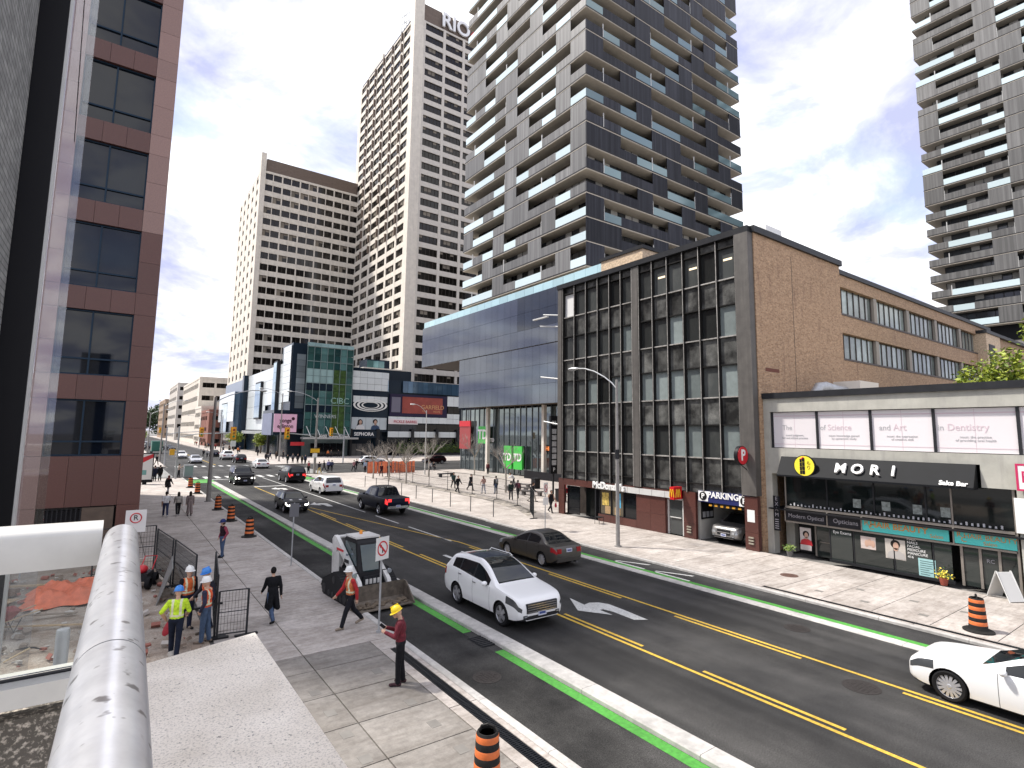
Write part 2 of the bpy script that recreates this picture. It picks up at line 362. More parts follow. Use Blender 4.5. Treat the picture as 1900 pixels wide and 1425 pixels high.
def grate(name, x, y, w, h, label):
    t = thing(name, label, 'drain grate', (x, y, .006)); MB().box(x-w, x+w, y-h, y+h, .006, .012).build('frame', BLACK, t)
    n = 7
    for i in range(n): MB().box(x-w+.03, x+w-.03, y-h+2*h*(i+.25)/n, y-h+2*h*(i+.7)/n, .0125, .026).build('bar', DKMETAL, t)
grate('storm_drain', 9.14, 14.05, .28, .42, 'rusty iron storm drain grate let into the near green cycle line')
def manhole(x, y, r, z, label, m):
    t = thing('manhole_cover', label, 'manhole', (x, y, z)); MB().lathe([(r,0),(r,.006),(r*.9,.006),(r*.88,.003),(0,.003)], (x,y,z), 24).build('rim', m, t)
    b = MB()
    for a in range(-3, 4):
        for c in range(-3, 4):
            if a*a+c*c < 10: b.box(x+a*r*.24-.03, x+a*r*.24+.03, y+c*r*.24-.03, y+c*r*.24+.03, z+.002, z+.008)
    b.build('tread', m, t)
IRON = mat('cast_iron', (.045,.04,.038), .7, .3, var=.3, vscale=20)
manhole(7.95, 12.0, .36, .004, 'round manhole cover in the near black cycle track', IRON)
manhole(18.0, 9.5, .38, 0, 'round manhole cover in the far traffic lane near the green line', IRON)
manhole(15.2, 6.5, .42, 0, 'worn manhole cover beside the far yellow line', IRON)
manhole(24.0, 12.9, .36, .1, 'brown manhole cover in the pale pavement before the optician', mat('rusty_iron', (.11,.06,.045), .8, var=.3, vscale=15))
def trench(name, x0, x1, y0, y1, label, z=.1):
    t = thing(name, label, 'drain', (x0, y0, z-.02)); MB().box(x0, x1, y0, y1, z-.035, z-.02).build('channel', BLACK, t)
    ys = steps(y0, y1, .55)
    for a, b in zip(ys, ys[1:]):
        k = ('tg', round(b-a,3), round(x1-x0,3))
        if k not in CACHE:
            mb = MB(); w = x1-x0; h = b-a
            for i in range(9): mb.box(.02, w-.02, h*(i+.2)/9, h*(i+.75)/9, 0, .012)
            for q in (0.0, .45*w, w-.025): mb.box(q, q+.025, .004, h-.004, -.004, .0115)
            CACHE[k] = mb.mesh('grate_panel', mat('trench_grate', (.02,.022,.026), .4, .5))
        link('grate_panel', CACHE[k], t, (x0, a, z-.016))
trench('trench_drain', 6.605, 6.855, 3.2, 14.78, 'long black trench drain along the near pavement edge')
trench('trench_drain', 21.345, 21.535, -8, 12.6, 'long black trench drain along the far pavement edge')
def insets(x, ys):
    for y in ys:
        k = 'inset'
        if k not in CACHE: CACHE[k] = MB().box(-.11,.11,-.14,.14,0,.004).mesh('utility_lid', mat('inset_lid', (.19,.178,.16), .8, var=.2))
        o = link('utility_lid', CACHE[k], pl if x < 10 else pr, (x, y, .1005))
insets(5.75, (7.3, 8.3, 9.5, 10.6, 11.7, 12.7, 13.6)); insets(4.15, (9.2, 10.2, 11.2, 12.2, 13.3)); insets(22.6, (4.4,6.1,7.6,9.4,11.0)); insets(24.2, (5.2,6.9,8.4,10.2))

# ---------------------------------------------------------------- towers of the far centre
PRECAST = mat('precast', (.74,.68,.585), .8, var=.08, vscale=1.2, dirt=.10, build=streaks((.58,.53,.46), 1.5, .12, .5, .8))
RIBR = random.Random(17)
PRECASTG = mat('precast_grey', (.62,.575,.51), .8, var=.1, vscale=1.0)
BROWNP = mat('brown_metal', (.15,.11,.085), .6, .2, var=.2, vscale=1.5)
WFRAME = mat('bronze_frame', (.05,.042,.036), .5, .3)
TGLASS = mat('tower_glass', (.014,.012,.010), .08, 0, .4, rand=.5)
TBLIND = mat('tower_blind', (.20,.17,.13), .6, rand=.3)
def ribbon(w, h, panes, depth=.10):
    vi = RIBR.randrange(6); k = ('rib', round(w,3), round(h,3), panes, vi)
    if k not in CACHE:
        b = MB(); b.box(0, w, -.02, 0, 0, h, 0)
        for i in range(panes+1):
            x = w*i/panes; b.box(max(0,x-.06), min(w,x+.06), -depth, -.02, 0, h, 1)
        b.box(0, w, -depth, -.02, h-.09, h, 1); b.box(0, w, -depth, -.02, 0, .09, 1)
        for i in range(panes):      # blinds drawn to different heights in a few panes
            if vi and RIBR.random() < .22: q = h*RIBR.choice((.3,.5,.95)); b.box(w*i/panes+.07, w*(i+1)/panes-.07, -.04, -.02, h-.09-q, h-.09, 2)
        CACHE[k] = b.mesh('window', [TGLASS, WFRAME, TBLIND])
    return CACHE[k]
def tower_face(root, F, width, z0, n, fh, wh, wins, wallm, rel=.35, fins=None, finm=None, sill=.9):
    """precast bands and piers with recessed windows; wins = list of (u0, u1, panes)"""
    b = MB(); edges = sorted(wins)
    for i in range(n+1):
        za = z0 + i*fh - (fh-wh-sill if i else 0); zb = z0 + i*fh + sill if i < n else z0+n*fh
        F.box(b, 0, width, za, zb, -rel-.25, 0)
    cur = 0
    for u0, u1, _ in edges+[(width, width, 0)]:
        if u0-cur > .05: F.box(b, cur, u0, z0, z0+n*fh, -rel-.25, .06)
        cur = u1
    b.build('wall', wallm, root)
    if fins:
        for i in range(n//2-2, n):
            for u in fins: piece('window_fin', root, F, u-.3, z0+i*fh+sill-.1, .05, .6, wh+.2, .6, finm)
    for i in range(n):
        for u0, u1, p in wins:
            link('window', ribbon(u1-u0, wh, p), root, F.p(u0, z0+i*fh+sill, -rel), (0,0,F.a))
def box_part(name, root, x0, x1, y0, y1, z0, z1, m): return MB().box(x0,x1,y0,y1,z0,z1).build(name, m, root)

tA = thing('office_tower', 'shorter beige office tower with dark ribbon windows left of the tallest one', 'tower', (31.8,183,0), group='twin office towers')
box_part('core', tA, 32.4, 66, 183.6, 220, 0, 88.5, TGLASS)
wa = []
for i in range(6):
    u = 1.0 + i*5.6; wa += [(u, u+2.5, 2), (u+2.7, u+5.2, 2)]
tower_face(tA, Frame(31.8,183,'-Y'), 34.9, 21.6, 18, 3.72, 2.1, wa, PRECAST)
tower_face(tA, Frame(31.8,220.5,'-X'), 37.4, 21.6, 18, 3.72, 1.75, [(2.2+i*7.1, 4.9+i*7.1, 1) for i in range(5)], PRECAST, .3)
box_part('corner_pier', tA, 31.5, 33.0, 182.7, 184.4, 0, 94.3, PRECAST)
box_part('roof_screen', tA, 33.3, 66, 183.4, 219, 88.6, 92.8, BROWNP)
MB().prism([(31.7,184.4),(33.0,184.4),(33.0,190),(31.7,190)], 88, 91.5).build('parapet', PRECAST, tA)
box_part('lift_house', tA, 36, 48, 206, 216, 92.8, 98, PRECAST)

tB = thing('office_tower', 'tallest beige office tower with white roof lettering behind the dark condo', 'tower', (63.2,140,0), group='twin office towers')
box_part('core', tB, 63.9, 104, 140.7, 185.5, 0, 131, TGLASS)
tower_face(tB, Frame(63.2,140,'-Y'), 41, 15.5, 31, 3.66, 2.15, [(3.5+i*6.85, 3.5+i*6.85+6.0, 5) for i in range(5)], PRECASTG)
tower_face(tB, Frame(63.2,186,'-X'), 46, 15.5, 31, 3.66, 2.15, [(2.6+i*7.1, 2.6+i*7.1+5.9, 4) for i in range(6)], PRECAST, .3, [2.0+i*7.1 for i in range(1,6)], BROWNP)
box_part('corner_pier', tB, 62.9, 66.0, 139.7, 142.5, 0, 136.5, PRECAST)
box_part('roof_screen', tB, 66.0, 104, 140.2, 185, 129.2, 134.4, BROWNP)
box_part('lift_house', tB, 66, 80, 172, 185, 129.2, 137, PRECAST)
b = MB()
for x, y in ((64.0,150),(64.0,152),(65.6,150),(65.6,152)): b.cyl((x,y,129),(x+.1,y,139.5),.09,.05,5)
for z in (131.5,134,136.5): b.cyl((64,150,z),(65.6,152,z+1.2),.06,n=5); b.cyl((64,152,z),(65.6,150,z+1.2),.06,n=5)
b.build('antenna_mast', DKMETAL, tB)
text('sign_lettering', 'RIO', 6.6, Frame(63.2,140,'-Y'), 13.6, 131.7, .35, mat('sign_white', (.85,.85,.85), .4), tB, .25, bold=.12, sx=.92)
b = MB(); b.add([(82.0,139.5,131.2),(83.4,139.5,129.6),(84.8,139.5,131.2),(83.4,139.5,133.4)], [(0,1,2,3)]); b.box(82.6,84.2,139.52,139.8,130.6,132.2); b.build('sign_emblem', RED, tB)

# ---------------------------------------------------------------- the glass mall
MW = mat('white_glass_panel', (.66,.70,.70), .22, 0, .5, rand=.10, var=.05)
MNAVY = mat('navy_panel', (.012,.022,.035), .2, 0, .5, rand=.2)
MGREEN = mat('green_glass', (.05,.13,.12), .05, .2, .7, rand=.35)
MBLUE = mat('blue_glass', (.05,.10,.16), .06, .25, .7, rand=.3)
MLIGHT = mat('pale_blue_glass', (.28,.40,.48), .07, .3, .7, rand=.2)
CANOPYM = mat('canopy_metal', (.45,.46,.46), .4, .5)
def grid(root, F, u0, u1, nu, v0, v1, nv, d, m, name='panel', t=.08, gap=.06, skip=None, mm=None):
    w, h = (u1-u0)/nu, (v1-v0)/nv
    for i in range(nu):
        for j in range(nv):
            if skip and skip(i, j): continue
            piece(name, root, F, u0+i*w+gap/2, v0+j*h+gap/2, d, w-gap, h-gap, t, (mm(i, j) if mm else m))
mall = thing('shopping_mall', 'white and green glass shopping mall at the foot of the two towers', 'building', (31.7,131,0))
FL = Frame(31.7,180,'-X'); FY = Frame(31.7,131,'-Y')
box_part('core', mall, 32.1, 62, 131.9, 182, 0, 21.6, MNAVY); box_part('core', mall, 56, 110, 132.4, 150, 0, 17.8, MNAVY)
grid(mall, FL, 0, 42, 12, 6.0, 21.9, 5, 0, MW, 'glass_panel', skip=lambda i, j: (4 <= i <= 5 and 1 <= j <= 3) or (7 <= i <= 8 and j <= 1))
grid(mall, FL, 14.2, 20.8, 2, 9.3, 18.6, 3, .7, MLIGHT, 'bay_window_pane', .08); MB().box(31.0, 31.6, 159.0, 166.0, 8.9, 19.0).build('bay_window_frame', DKMETAL, mall)
grid(mall, FL, 42.2, 49, 2, 12.5, 25.6, 9, .1, MW, 'glass_panel')
grid(mall, FL, 36, 39, 1, 10, 22.4, 5, .9, MLIGHT, 'bay_window_pane', .08); MB().box(30.85, 31.65, 140.9, 144.1, 9.8, 22.8).build('bay_window_frame', DKMETAL, mall)
grid(mall, FL, 0, 41, 10, .2, 4.8, 1, -.6, GLASS, 'shop_window'); grid(mall, FL, 0, 41, 10, 4.9, 5.8, 1, .2, CANOPYM, 'canopy_panel', .9)
mat('slate_poster', (.16,.18,.27), .4, var=.2, vscale=.6)
piece('column', mall, FL, 33.0, .1, .3, .7, 6, .6, DKMETAL); piece('column', mall, FL, 44.0, .1, .3, .7, 6, .6, DKMETAL); piece('column', mall, FL, 20.0, .1, .3, .7, 5, .6, DKMETAL)
# dark slab, atrium
MB().box(31.75, 34.9, 130.4, 140, 10.0, 26.0).build('dark_slab', MNAVY, mall)
grid(mall, FY, 1.0, 3.0, 1, 11, 23.5, 9, .62, mat('grey_glass', (.20,.24,.26), .1, .3, rand=.4), 'glass_panel')
MB().box(31.75, 34.9, 130.4, 140, 6.4, 9.9).build('sign_band', MNAVY, mall)
MB().box(28.35, 31.7, 129.75, 141, 5.0, 10.5).build('corner_box', MNAVY, mall)
pk = piece('billboard', mall, FY, -3.3, 5.6, 1.3, 4.8, 4.0, .3, mat('pink_screen', (.70,.42,.55), .4)); MB().box(28.2,28.34,131,140.5,4.9,9.8).build('billboard', mat('slate_poster', (.16,.18,.27)), mall)
DT = mat('dark_print', (.05,.015,.03), .5)
text('lettering', 'yonge\neglinton', 1.25, FY, -.9, 7.5, 1.62, DT, mall, .01, sx=.85, bold=.03)
b = MB(); b.lathe([(.36,-.02),(.36,.0)], (32.4,129.38,8.6), 16, ax='Y'); b.build('lettering', DT, mall)
A0, A1 = 3.2, 14.0
MB().box(35.0, 45.6, 131.0, 131.6, .1, 25.6).build('atrium_back', mat('atrium_interior', (.10,.14,.14), .5, var=.4, vscale=.3), mall)
def atr(i, j):
    if 4 <= i <= 5 and j < 9: return MAT_IVY
    if j in (3, 6) and i < 4: return MNAVY
    if j in (7, 8) and i < 4: return MAT_PALE
    return (MGREEN, MAT_G2, MAT_G3)[(i*5+j*3) % 3]
MAT_IVY = mat('living_wall', (.05,.10,.025), .3, 0, .5, var=.6, vscale=1.5); MAT_PALE = mat('pale_green_glass', (.34,.50,.50), .1, .2, rand=.15)
MAT_G2 = mat('green_glass_mid', (.13,.27,.26), .05, .25, .7, rand=.3); MAT_G3 = mat('green_glass_dark', (.025,.075,.075), .05, .2, .7, rand=.3)
grid(mall, FY, A0, A1, 7, 5.2, 25.4, 12, .9, MGREEN, 'glass_pane', .06, .09, mm=atr)
grid(mall, FY, A0, A1, 7, 25.5, 26.4, 1, .7, MAT_PALE, 'roof_edge_pane', .5)
b = MB()
for i in range(8): FY.box(b, A0+i*(A1-A0)/7-.05, A0+i*(A1-A0)/7+.05, 5, 26.4, .88, 1.12)
for j in (0, 4, 7, 10): FY.box(b, A0, A1, 5.15+j*20.2/12, 5.3+j*20.2/12, .88, 1.08)
b.build('atrium_frame', mat('green_steel', (.22,.30,.30), .4, .4), mall)
for i in range(5):
    b = MB(); p = FY.p(A0+.6+i*2.2, 7.0, 1.0); q = FY.p(A0+1.0+i*2.2, 4.6, 3.6); b.cyl(p, q, .07, n=6); b.build('canopy_rod', WHITE, mall)
piece('canopy', mall, FY, A0-.6, 4.1, 1.0, 12.6, .4, 2.6, CANOPYM)
text('lettering', '2300 Yonge Street', .95, FY, 9.5, 4.75, 3.55, WHITE, mall, .04)
text('lettering', 'WINNERS', 1.15, FY, 8.0, 9.3, 1.06, mat('grey_letters', (.45,.5,.5), .4), mall, .03)
text('lettering', 'CIBC', 2.0, FY, 11.2, 13.0, 1.06, mat('faint_letters', (.25,.42,.36), .4), mall, .03)
for i in range(5): piece('entrance_door', mall, FY, 5.2+i*1.5, .1, .2, 1.4, 3.0, .08, GLASS)
piece('shop_sign', mall, FY, .6, 2.6, .8, 3.0, .8, .1, RED)
# right of the atrium
grid(mall, FY, 14.3, 23.6, 5, 16.0, 20.7, 3, .35, MW, 'glass_panel')
piece('sign_band', mall, FY, 14.2, 8.9, 0, 9.6, 7.0, .4, MNAVY); piece('fascia', mall, FY, 14.2, 5.9, 0, 9.6, .6, .3, MNAVY)
grid(mall, FY, 14.6, 23.4, 5, 13.0, 14.6, 1, .42, MW, 'glass_panel', .06)
b = MB()
for r_, wd in ((4.1,.26),(3.1,.3),(2.1,.2)):
    n = 40; vs = []
    for k in range(n):
        t = 2*math.pi*k/n
        for q in (r_-wd, r_+wd): vs.append(FY.p(19.0+q*math.cos(t), 12.4+q*.36*math.sin(t), .52 if r_ > 2.5 else .53))
    b.add(vs, [(2*k, 2*k+1, (2*k+3) % (2*n), (2*k+2) % (2*n)) for k in range(n)])
b.build('ring_emblem', mat('ring_white', (.75,.75,.72), .4), mall)
grid(mall, FY, 14.4, 23.4, 5, 6.4, 9.4, 1, .42, mat('poster_glass', (.5,.55,.57), .25, rand=.08), 'poster_panel', .06)
HAIR = mat('poster_black', (.02,.016,.014), .5); SKP = mat('poster_skin', (.50,.32,.24), .5); NV = mat('poster_navy', (.02,.05,.11), .5)
def portrait(u, v, s, coat, long=False, F=FY, d=.5, root=mall):
    b = MB(); P = lambda pts, k: b.add([F.p(u+x*s, v+y*s, d+k) for x, y in pts], [tuple(range(len(pts)))], 0)
    E = lambda cx, cy, rx, ry, n=18: [(cx+rx*math.cos(2*math.pi*i/n), cy+ry*math.sin(2*math.pi*i/n)) for i in range(n)]
    P(E(0,.75,.62,.62) if not long else [(-1.25,-1.2),(-.75,-1.2),(-.1,-.3),(.65,.1),(.62,.9),(0,1.35),(-.6,1.0),(-.75,0)], 0); b.build('portrait_hair', HAIR, root)
    b.__init__(); P(E(.08,.5,.36,.55), .012); P([(-.2,-.2),(.3,-.2),(.32,.2),(-.2,.2)], .012); b.build('portrait_face', SKP, root)
    b.__init__(); P([(-1.15,-1.3),(-.95,-.5),(-.25,-.12),(.35,-.12),(1.05,-.5),(1.2,-1.3)], .006); b.build('portrait_clothes', coat, root)
portrait(16.6, 7.7, .95, mat('poster_white', (.6,.6,.6), .5), True); portrait(20.4, 7.7, .98, NV)
piece('shop_fascia', mall, FY, 14.3, 4.4, .3, 6.6, 1.7, .4, MNAVY)
text('lettering', 'SEPHORA', 1.15, FY, 17.6, 5.3, .72, WHITE, mall, .04, bold=.02)
for i in range(4): piece('shop_door', mall, FY, 14.8+i*1.4, .1, -.3, 1.3, 2.9, .08, mat('door_glass', (.10,.10,.10), .15, rand=.6))
piece('column', mall, FY, 20.8, .1, .3, .8, 6.5, .5, DKMETAL); piece('column', mall, FY, 14.2, .1, .3, .5, 6.5, .5, DKMETAL)
# rooftop glass box, blue box, screen
MB().box(50.5, 56.5, 133.5, 139, 20.9, 24.2).build('roof_box', MNAVY, mall); grid(mall, Frame(50.5,133.5,'-Y'), 0, 4.6, 3, 21.4, 23.9, 1, .03, MAT_G2, 'roof_box_pane', .05); MB().box(49,60,131.8,145,21.6,21.9).build('roof', PRECASTG, mall)
FB = Frame(55.3,130.2,'-Y'); box_part('screen_block', mall, 55.4, 76, 130.6, 133, 5, 19, MNAVY)
grid(mall, FB, 3.6, 20.6, 12, 15.9, 18.9, 1, .15, MBLUE, 'glass_panel'); grid(mall, Frame(55.3,133.4,'-X'), 0, 3, 2, 15.9, 18.9, 1, .1, MLIGHT, 'glass_panel')
piece('screen_frame', mall, FB, .3, 9.9, -.2, 16.2, 5.6, .35, mat('navy_frame', (.025,.02,.05), .3))
sc = piece('video_screen', mall, FB, 3.6, 10.7, .16, 11.5, 4.2, .12, mat('screen_red', (.20,.035,.025), .4, var=.25, vscale=.5, emit=.15))
text('lettering', 'GARFIELD', 1.5, FB, 12.2, 12.4, .30, mat('screen_gold', (.50,.26,.11), .4), mall, .01, bold=.02); text('lettering', 'THE          MOVIE', .7, FB, 11.8, 11.3, .30, MATS['screen_gold'], mall, .01)
piece('screen_side', mall, FB, .7, 10.9, .16, 2.4, 3.8, .08, mat('screen_grey', (.15,.14,.19), .3))
grid(mall, FB, 16.6, 20.4, 2, 12.9, 15.6, 1, .1, MW, 'glass_panel'); grid(mall, FB, 16.6, 20.4, 2, 8.2, 10.9, 2, .1, MW, 'glass_panel'); grid(mall, FB, 16.8, 20.4, 2, 11.0, 12.8, 1, .02, GLASS, 'window')
grid(mall, FB, 0, 16.6, 7, 8.2, 9.8, 1, .12, MW, 'glass_panel')
piece('shop_sign', mall, FB, 0, 7.9, .24, 8.0, 1.3, .12, mat('sign_pinkwhite', (.75,.68,.68), .5)); text('lettering', 'PICKLE BARREL', .95, FB, 4.6, 8.5, .39, mat('sign_crimson', (.42,.01,.05), .5), mall, .03)
grid(mall, FB, 0, 20.4, 6, 6.2, 8.0, 1, -.1, GLASS, 'window'); grid(mall, FB, 0, 20.4, 7, 4.6, 6.1, 1, .12, MW, 'glass_panel')
for u in (6.2, 13.2, 19.4): piece('column', mall, FB, u, .1, .3, .7, 6.6, .5, DKMETAL)
grid(mall, FB, 0, 20.4, 8, .2, 4.4, 1, -.5, GLASS, 'shop_window')
# small white block farther along the street, blue block and dark slab behind it
t = thing('glass_shop_block', 'small white glass block at the far left end of the mall', 'building', (28.6,182,0)); box_part('core', t, 29, 31.6, 183, 212, 0, 17, MNAVY)
F2 = Frame(28.6,212,'-X'); grid(t, F2, 0, 29, 5, 8.4, 17.5, 3, 0, MW, 'glass_panel', skip=lambda i, j: i in (1,2) and j < 2); grid(t, F2, 5.9, 17.3, 2, 5.0, 14.2, 1, .05, MLIGHT, 'window'); grid(t, F2, 0, 29, 5, .2, 4.8, 1, -.3, GLASS, 'shop_window')
grid(t, Frame(28.6,182.9,'-Y'), 0, 2.9, 2, 5, 17.4, 3, .05, MBLUE, 'glass_panel')
t = thing('blue_clad_block', 'pale blue clad block with a dark end slab below the shorter tower', 'building', (31.0,180.4,0)); box_part('wall', t, 31.2, 36, 182.6, 219, 17.6, 21.4, mat('blue_clad', (.25,.29,.36), .4, var=.1)); box_part('end_slab', t, 30.4, 31.6, 180.3, 182.8, .1, 22.2, MNAVY)

# ---------------------------------------------------------------- condominium towers
SCREEN = mat('pale_perforated_screen', (.115,.113,.11), .5, .2, rand=.25, build=streaks((.19,.187,.182), 2.4, .04, .44, .62)); SCREEN_SHADE = mat('dark_perforated_screen', (.022,.023,.030), .4, .2, rand=.35, build=streaks((.045,.047,.058), 2.4, .04, .44, .62))  # same screen twice: street-side sky sheen and south-side shade put into the colour
SLABM = mat('balcony_concrete', (.56,.51,.43), .8, var=.08); EDGE = mat('slab_edge', (.03,.03,.032), .5)
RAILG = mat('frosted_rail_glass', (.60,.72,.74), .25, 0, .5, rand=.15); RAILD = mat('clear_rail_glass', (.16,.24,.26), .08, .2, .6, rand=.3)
CWALL = mat('condo_window', (.045,.05,.055), .08, .1, .6, rand=.6); CMULL = mat('condo_mullion', (.05,.05,.052), .5, .3); CBLIND = mat('condo_blind', (.38,.37,.34), .6, rand=.4)
def condo(root, x0, y0, wx, wy, z0, n, fh, faces, seed, light):
    rnd = random.Random(seed); inset = 1.9
    b = MB(); b.box(x0+inset, x0+wx-inset, y0+inset, y0+wy-inset, z0-3, z0+n*fh); b.build('core', BLACK, root)
    sl_ = MB().box(0, wx, 0, wy, -.26, -.02, 0); sl_.box(-.03, wx+.03, -.03, wy+.03, -.15, .0, 1); sm = sl_.mesh('balcony_slab', [SLABM, EDGE])
    for i in range(n+1): link('balcony_slab', sm, root, (x0, y0, z0+i*fh))
    for face in faces:
        F = Frame(x0, y0+wy, '-X') if face == '-X' else Frame(x0, y0, '-Y'); W_ = wy if face == '-X' else wx
        # one window wall per storey: panes, mullions and drawn blinds
        ww = W_-2*inset; pn = max(2, round(ww/1.35)); vari = []
        for q in range(3):
            m = MB(); m.box(0, ww, -.02, 0, 0, fh-.3, 0)
            for k in range(pn+1): m.box(ww*k/pn-.05, ww*k/pn+.05, -.1, -.02, 0, fh-.3, 1)
            m.box(0, ww, -.09, -.02, .95, 1.03, 1)
            for k in range(pn):
                if rnd.random() < .3: h = rnd.choice((.8, 1.4, 2.2)); m.box(ww*k/pn+.06, ww*(k+1)/pn-.06, -.06, -.02, fh-.3-h, fh-.32, 2)
            vari.append(m.mesh('window_wall', [CWALL, CMULL, CBLIND]))
        SC_ = SCREEN if face == '-X' else SCREEN_SHADE; ns = round(W_/3.0); sw = W_/ns
        prev = None
        for i in range(n):
            z = z0+i*fh
            link('window_wall', vari[i % 3], root, F.p(inset, z, -inset+.03), (0,0,F.a))
            u = 0; k = 0
            up = []; cur = rnd.random() < .22
            while len(up) < ns: up += [cur]*rnd.choice((2,3,3,4,4) if not cur else (1,1,1,2)); cur = not cur
            gl = []; cur = rnd.random() < light
            while len(gl) < ns: gl += [cur]*rnd.choice((1,2,3) if cur else (1,2,3)); cur = not cur
            k = 0
            while k < ns:
                j = k
                while j < ns and up[j] == up[k] and gl[j] == gl[k]: j += 1
                u0_, u1_ = k*sw, j*sw; w = u1_-u0_
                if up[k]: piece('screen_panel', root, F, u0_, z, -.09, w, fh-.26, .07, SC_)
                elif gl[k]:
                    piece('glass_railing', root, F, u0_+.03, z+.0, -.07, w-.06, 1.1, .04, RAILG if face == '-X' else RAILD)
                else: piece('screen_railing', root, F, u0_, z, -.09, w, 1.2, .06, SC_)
                k = j
            for q in range(1, ns, 3):
                if (i+q) % 2: piece('balcony_divider', root, F, q*sw-.06, z, -.12, .12, 1.9, .10, mat('divider_white', (.55,.55,.53), .6))
c1 = thing('condo_tower', 'dark balconied condo tower in the centre above the glass podium', 'tower', (44,46.6,24.4), group='balconied condo towers')
condo(c1, 44, 46.6, 33.6, 29.0, 26.1, 21, 3.05, ('-X', '-Y'), 5, .38)
c2 = thing('condo_tower', 'grey balconied condo tower at the right edge of the picture', 'tower', (122,0,0), group='balconied condo towers')
condo(c2, 122, 2, 26, 34.2, 26, 25, 3.0, ('-X',), 11, .36); MB().box(124, 146, 4, 34, 0, 26).build('base', PRECASTG, c2)

# ---------------------------------------------------------------- glass podium under the centre condo
pod = thing('glass_podium', 'cantilevered mirror-glass podium overhanging the plaza', 'building', (43.6,50,0))
PODG = mat('podium_glass', (.112,.122,.145), .06, .8, .6, rand=.10, var=.06, vscale=.35); PODD = mat('podium_glass_dark', (.012,.018,.03), .05, 0, .7, rand=.3)
FP = Frame(43.6,88.6,'-X')
box_part('upper_box', pod, 43.75, 72, 36, 88.5, 17.35, 24.3, mat('podium_soffit', (.13,.105,.085), .6)); box_part('lower_box', pod, 43.75, 72, 36, 75.2, 9.9, 17.3, MATS['podium_soffit'])
grid(pod, FP, 0, 41.6, 26, 17.4, 24.4, 3, -.1, PODG, 'glass_panel', .1, .03, mm=lambda i, j: PODD if i >= 18 and (j > 0 or i > 23) else PODG)
grid(pod, FP, 13.3, 41.6, 18, 9.8, 17.3, 3, -.12, PODG, 'glass_panel', .1, .03)
SEAM = mat('podium_seam', (.40,.42,.44), .5); MB().box(43.70,43.745,47,88.6,17.4,24.4).build('panel_backing', SEAM, pod); MB().box(43.72,43.745,47,75.3,9.8,17.28).build('panel_backing', SEAM, pod)
grid(pod, FP, 0, 50, 25, 24.45, 25.5, 1, -.3, mat('terrace_glass', (.40,.58,.62), .1, .1, .6, rand=.15), 'terrace_railing', .05, .05)
box_part('roof', pod, 43.8, 80, 36, 88.4, 24.32, 24.42, PRECASTG)
FQ = Frame(46.6,79.6,'-X'); box_part('ground_core', pod, 47.6, 70, 37, 79.4, 0, 9.9, BLACK)
LOB = mat('lobby_glass', (.16,.19,.20), .03, .7, .8, rand=.25)
grid(pod, FQ, 0, 41, 30, .15, 9.7, 1, -.3, LOB, 'lobby_glass_pane', .06, .08)
b = MB()
for i in range(31): FQ.box(b, i*41/30-.03, i*41/30+.03, .1, 9.8, -.24, -.12)
b.build('glass_fins', mat('fin_grey', (.22,.25,.26), .3, .3), pod)
for u in (9.0, 22.5): piece('column', pod, FQ, u, .1, .35, .5, 9.7, .5, PRECASTG)
piece('red_door_panel', pod, FQ, .3, 3.4, .2, 3.4, 3.6, .12, mat('brick_red_panel', (.30,.05,.05), .5)); piece('door_header', pod, FQ, .3, 7.0, .2, 3.4, .9, .2, RED)
GB = mat('bank_green', (.05,.46,.06), .4); 
def bank(u, v, w, h, s):
    piece('bank_sign', pod, FQ, u, v, .35, w, h, .3, GB); text('lettering', 'TD', s, FQ, u+w/2, v+h/2, .68, WHITE, pod, .02, bold=.05)
bank(6.6, 4.4, 2.6, 2.6, 2.0); bank(13.6, 1.0, 1.9, 3.2, 1.4); bank(16.0, 1.0, 2.0, 3.2, 1.4); text('lettering', 'TD', .8, FQ, 10.0, 4.9, .3, WHITE, pod, .03)
piece('shop_fascia', pod, FQ, 21.5, 3.6, .1, 9.6, .9, .3, BLACK); text('lettering', 'THE BURGER\'S PRIEST', .78, FQ, 26.2, 4.05, .43, mat('neon_orange', (.75,.22,.06), .4, emit=.5), pod, .03)
piece('patio_wall', pod, FQ, 20, .1, 1.5, 14, 1.0, .25, BLACK)

# ---------------------------------------------------------------- four-storey curtain wall building
FM = Frame(27.6,32.25,'-X'); cw = thing('office_block', 'four-storey dark curtain wall office block above the burger restaurant', 'building', (27.6,24,0))
CPIER = mat('dark_pier', (.08,.073,.066), .6, var=.2, vscale=2, build=streaks((.11,.10,.09), 3, .2)); ALU = mat('weathered_mullion', (.46,.44,.41), .5, .4, var=.35, vscale=5, dirt=.3); MULD = mat('black_mullion', (.022,.021,.02), .45, .3)
BRICKT = mat('tan_brick', (.4,.3,.2), .85, build=bricks((.44,.285,.17), (.30,.18,.10), (.32,.25,.185), .24, .085, .008, (.15,.085,.06)))
BRICKL = mat('pale_brick', (.6,.5,.4), .85, build=bricks((.66,.50,.33), (.55,.40,.26), (.5,.42,.34), .24, .085, .008))
box_part('structure', cw, 27.9, 38, 16.3, 32.0, 3.0, 17.3, mat('interior_dark', (.03,.03,.03), .7))
us = [32.25-y for y in (31.75,30.45,29.2,27.98,26.83,25.75,24.74)]; us2 = [32.25-y for y in (24.14,23.02,21.83,20.65,19.5,18.32,17.12)]
rows = [(16.2,16.95,'vent_panel'),(14.75,16.15,'w'),(13.3,14.7,'s'),(11.5,13.25,'w'),(9.95,11.45,'s'),(8.15,9.9,'w'),(6.55,8.1,'s'),(4.75,6.5,'w'),(3.3,4.7,'s'),(2.72,3.25,'vent_panel')]
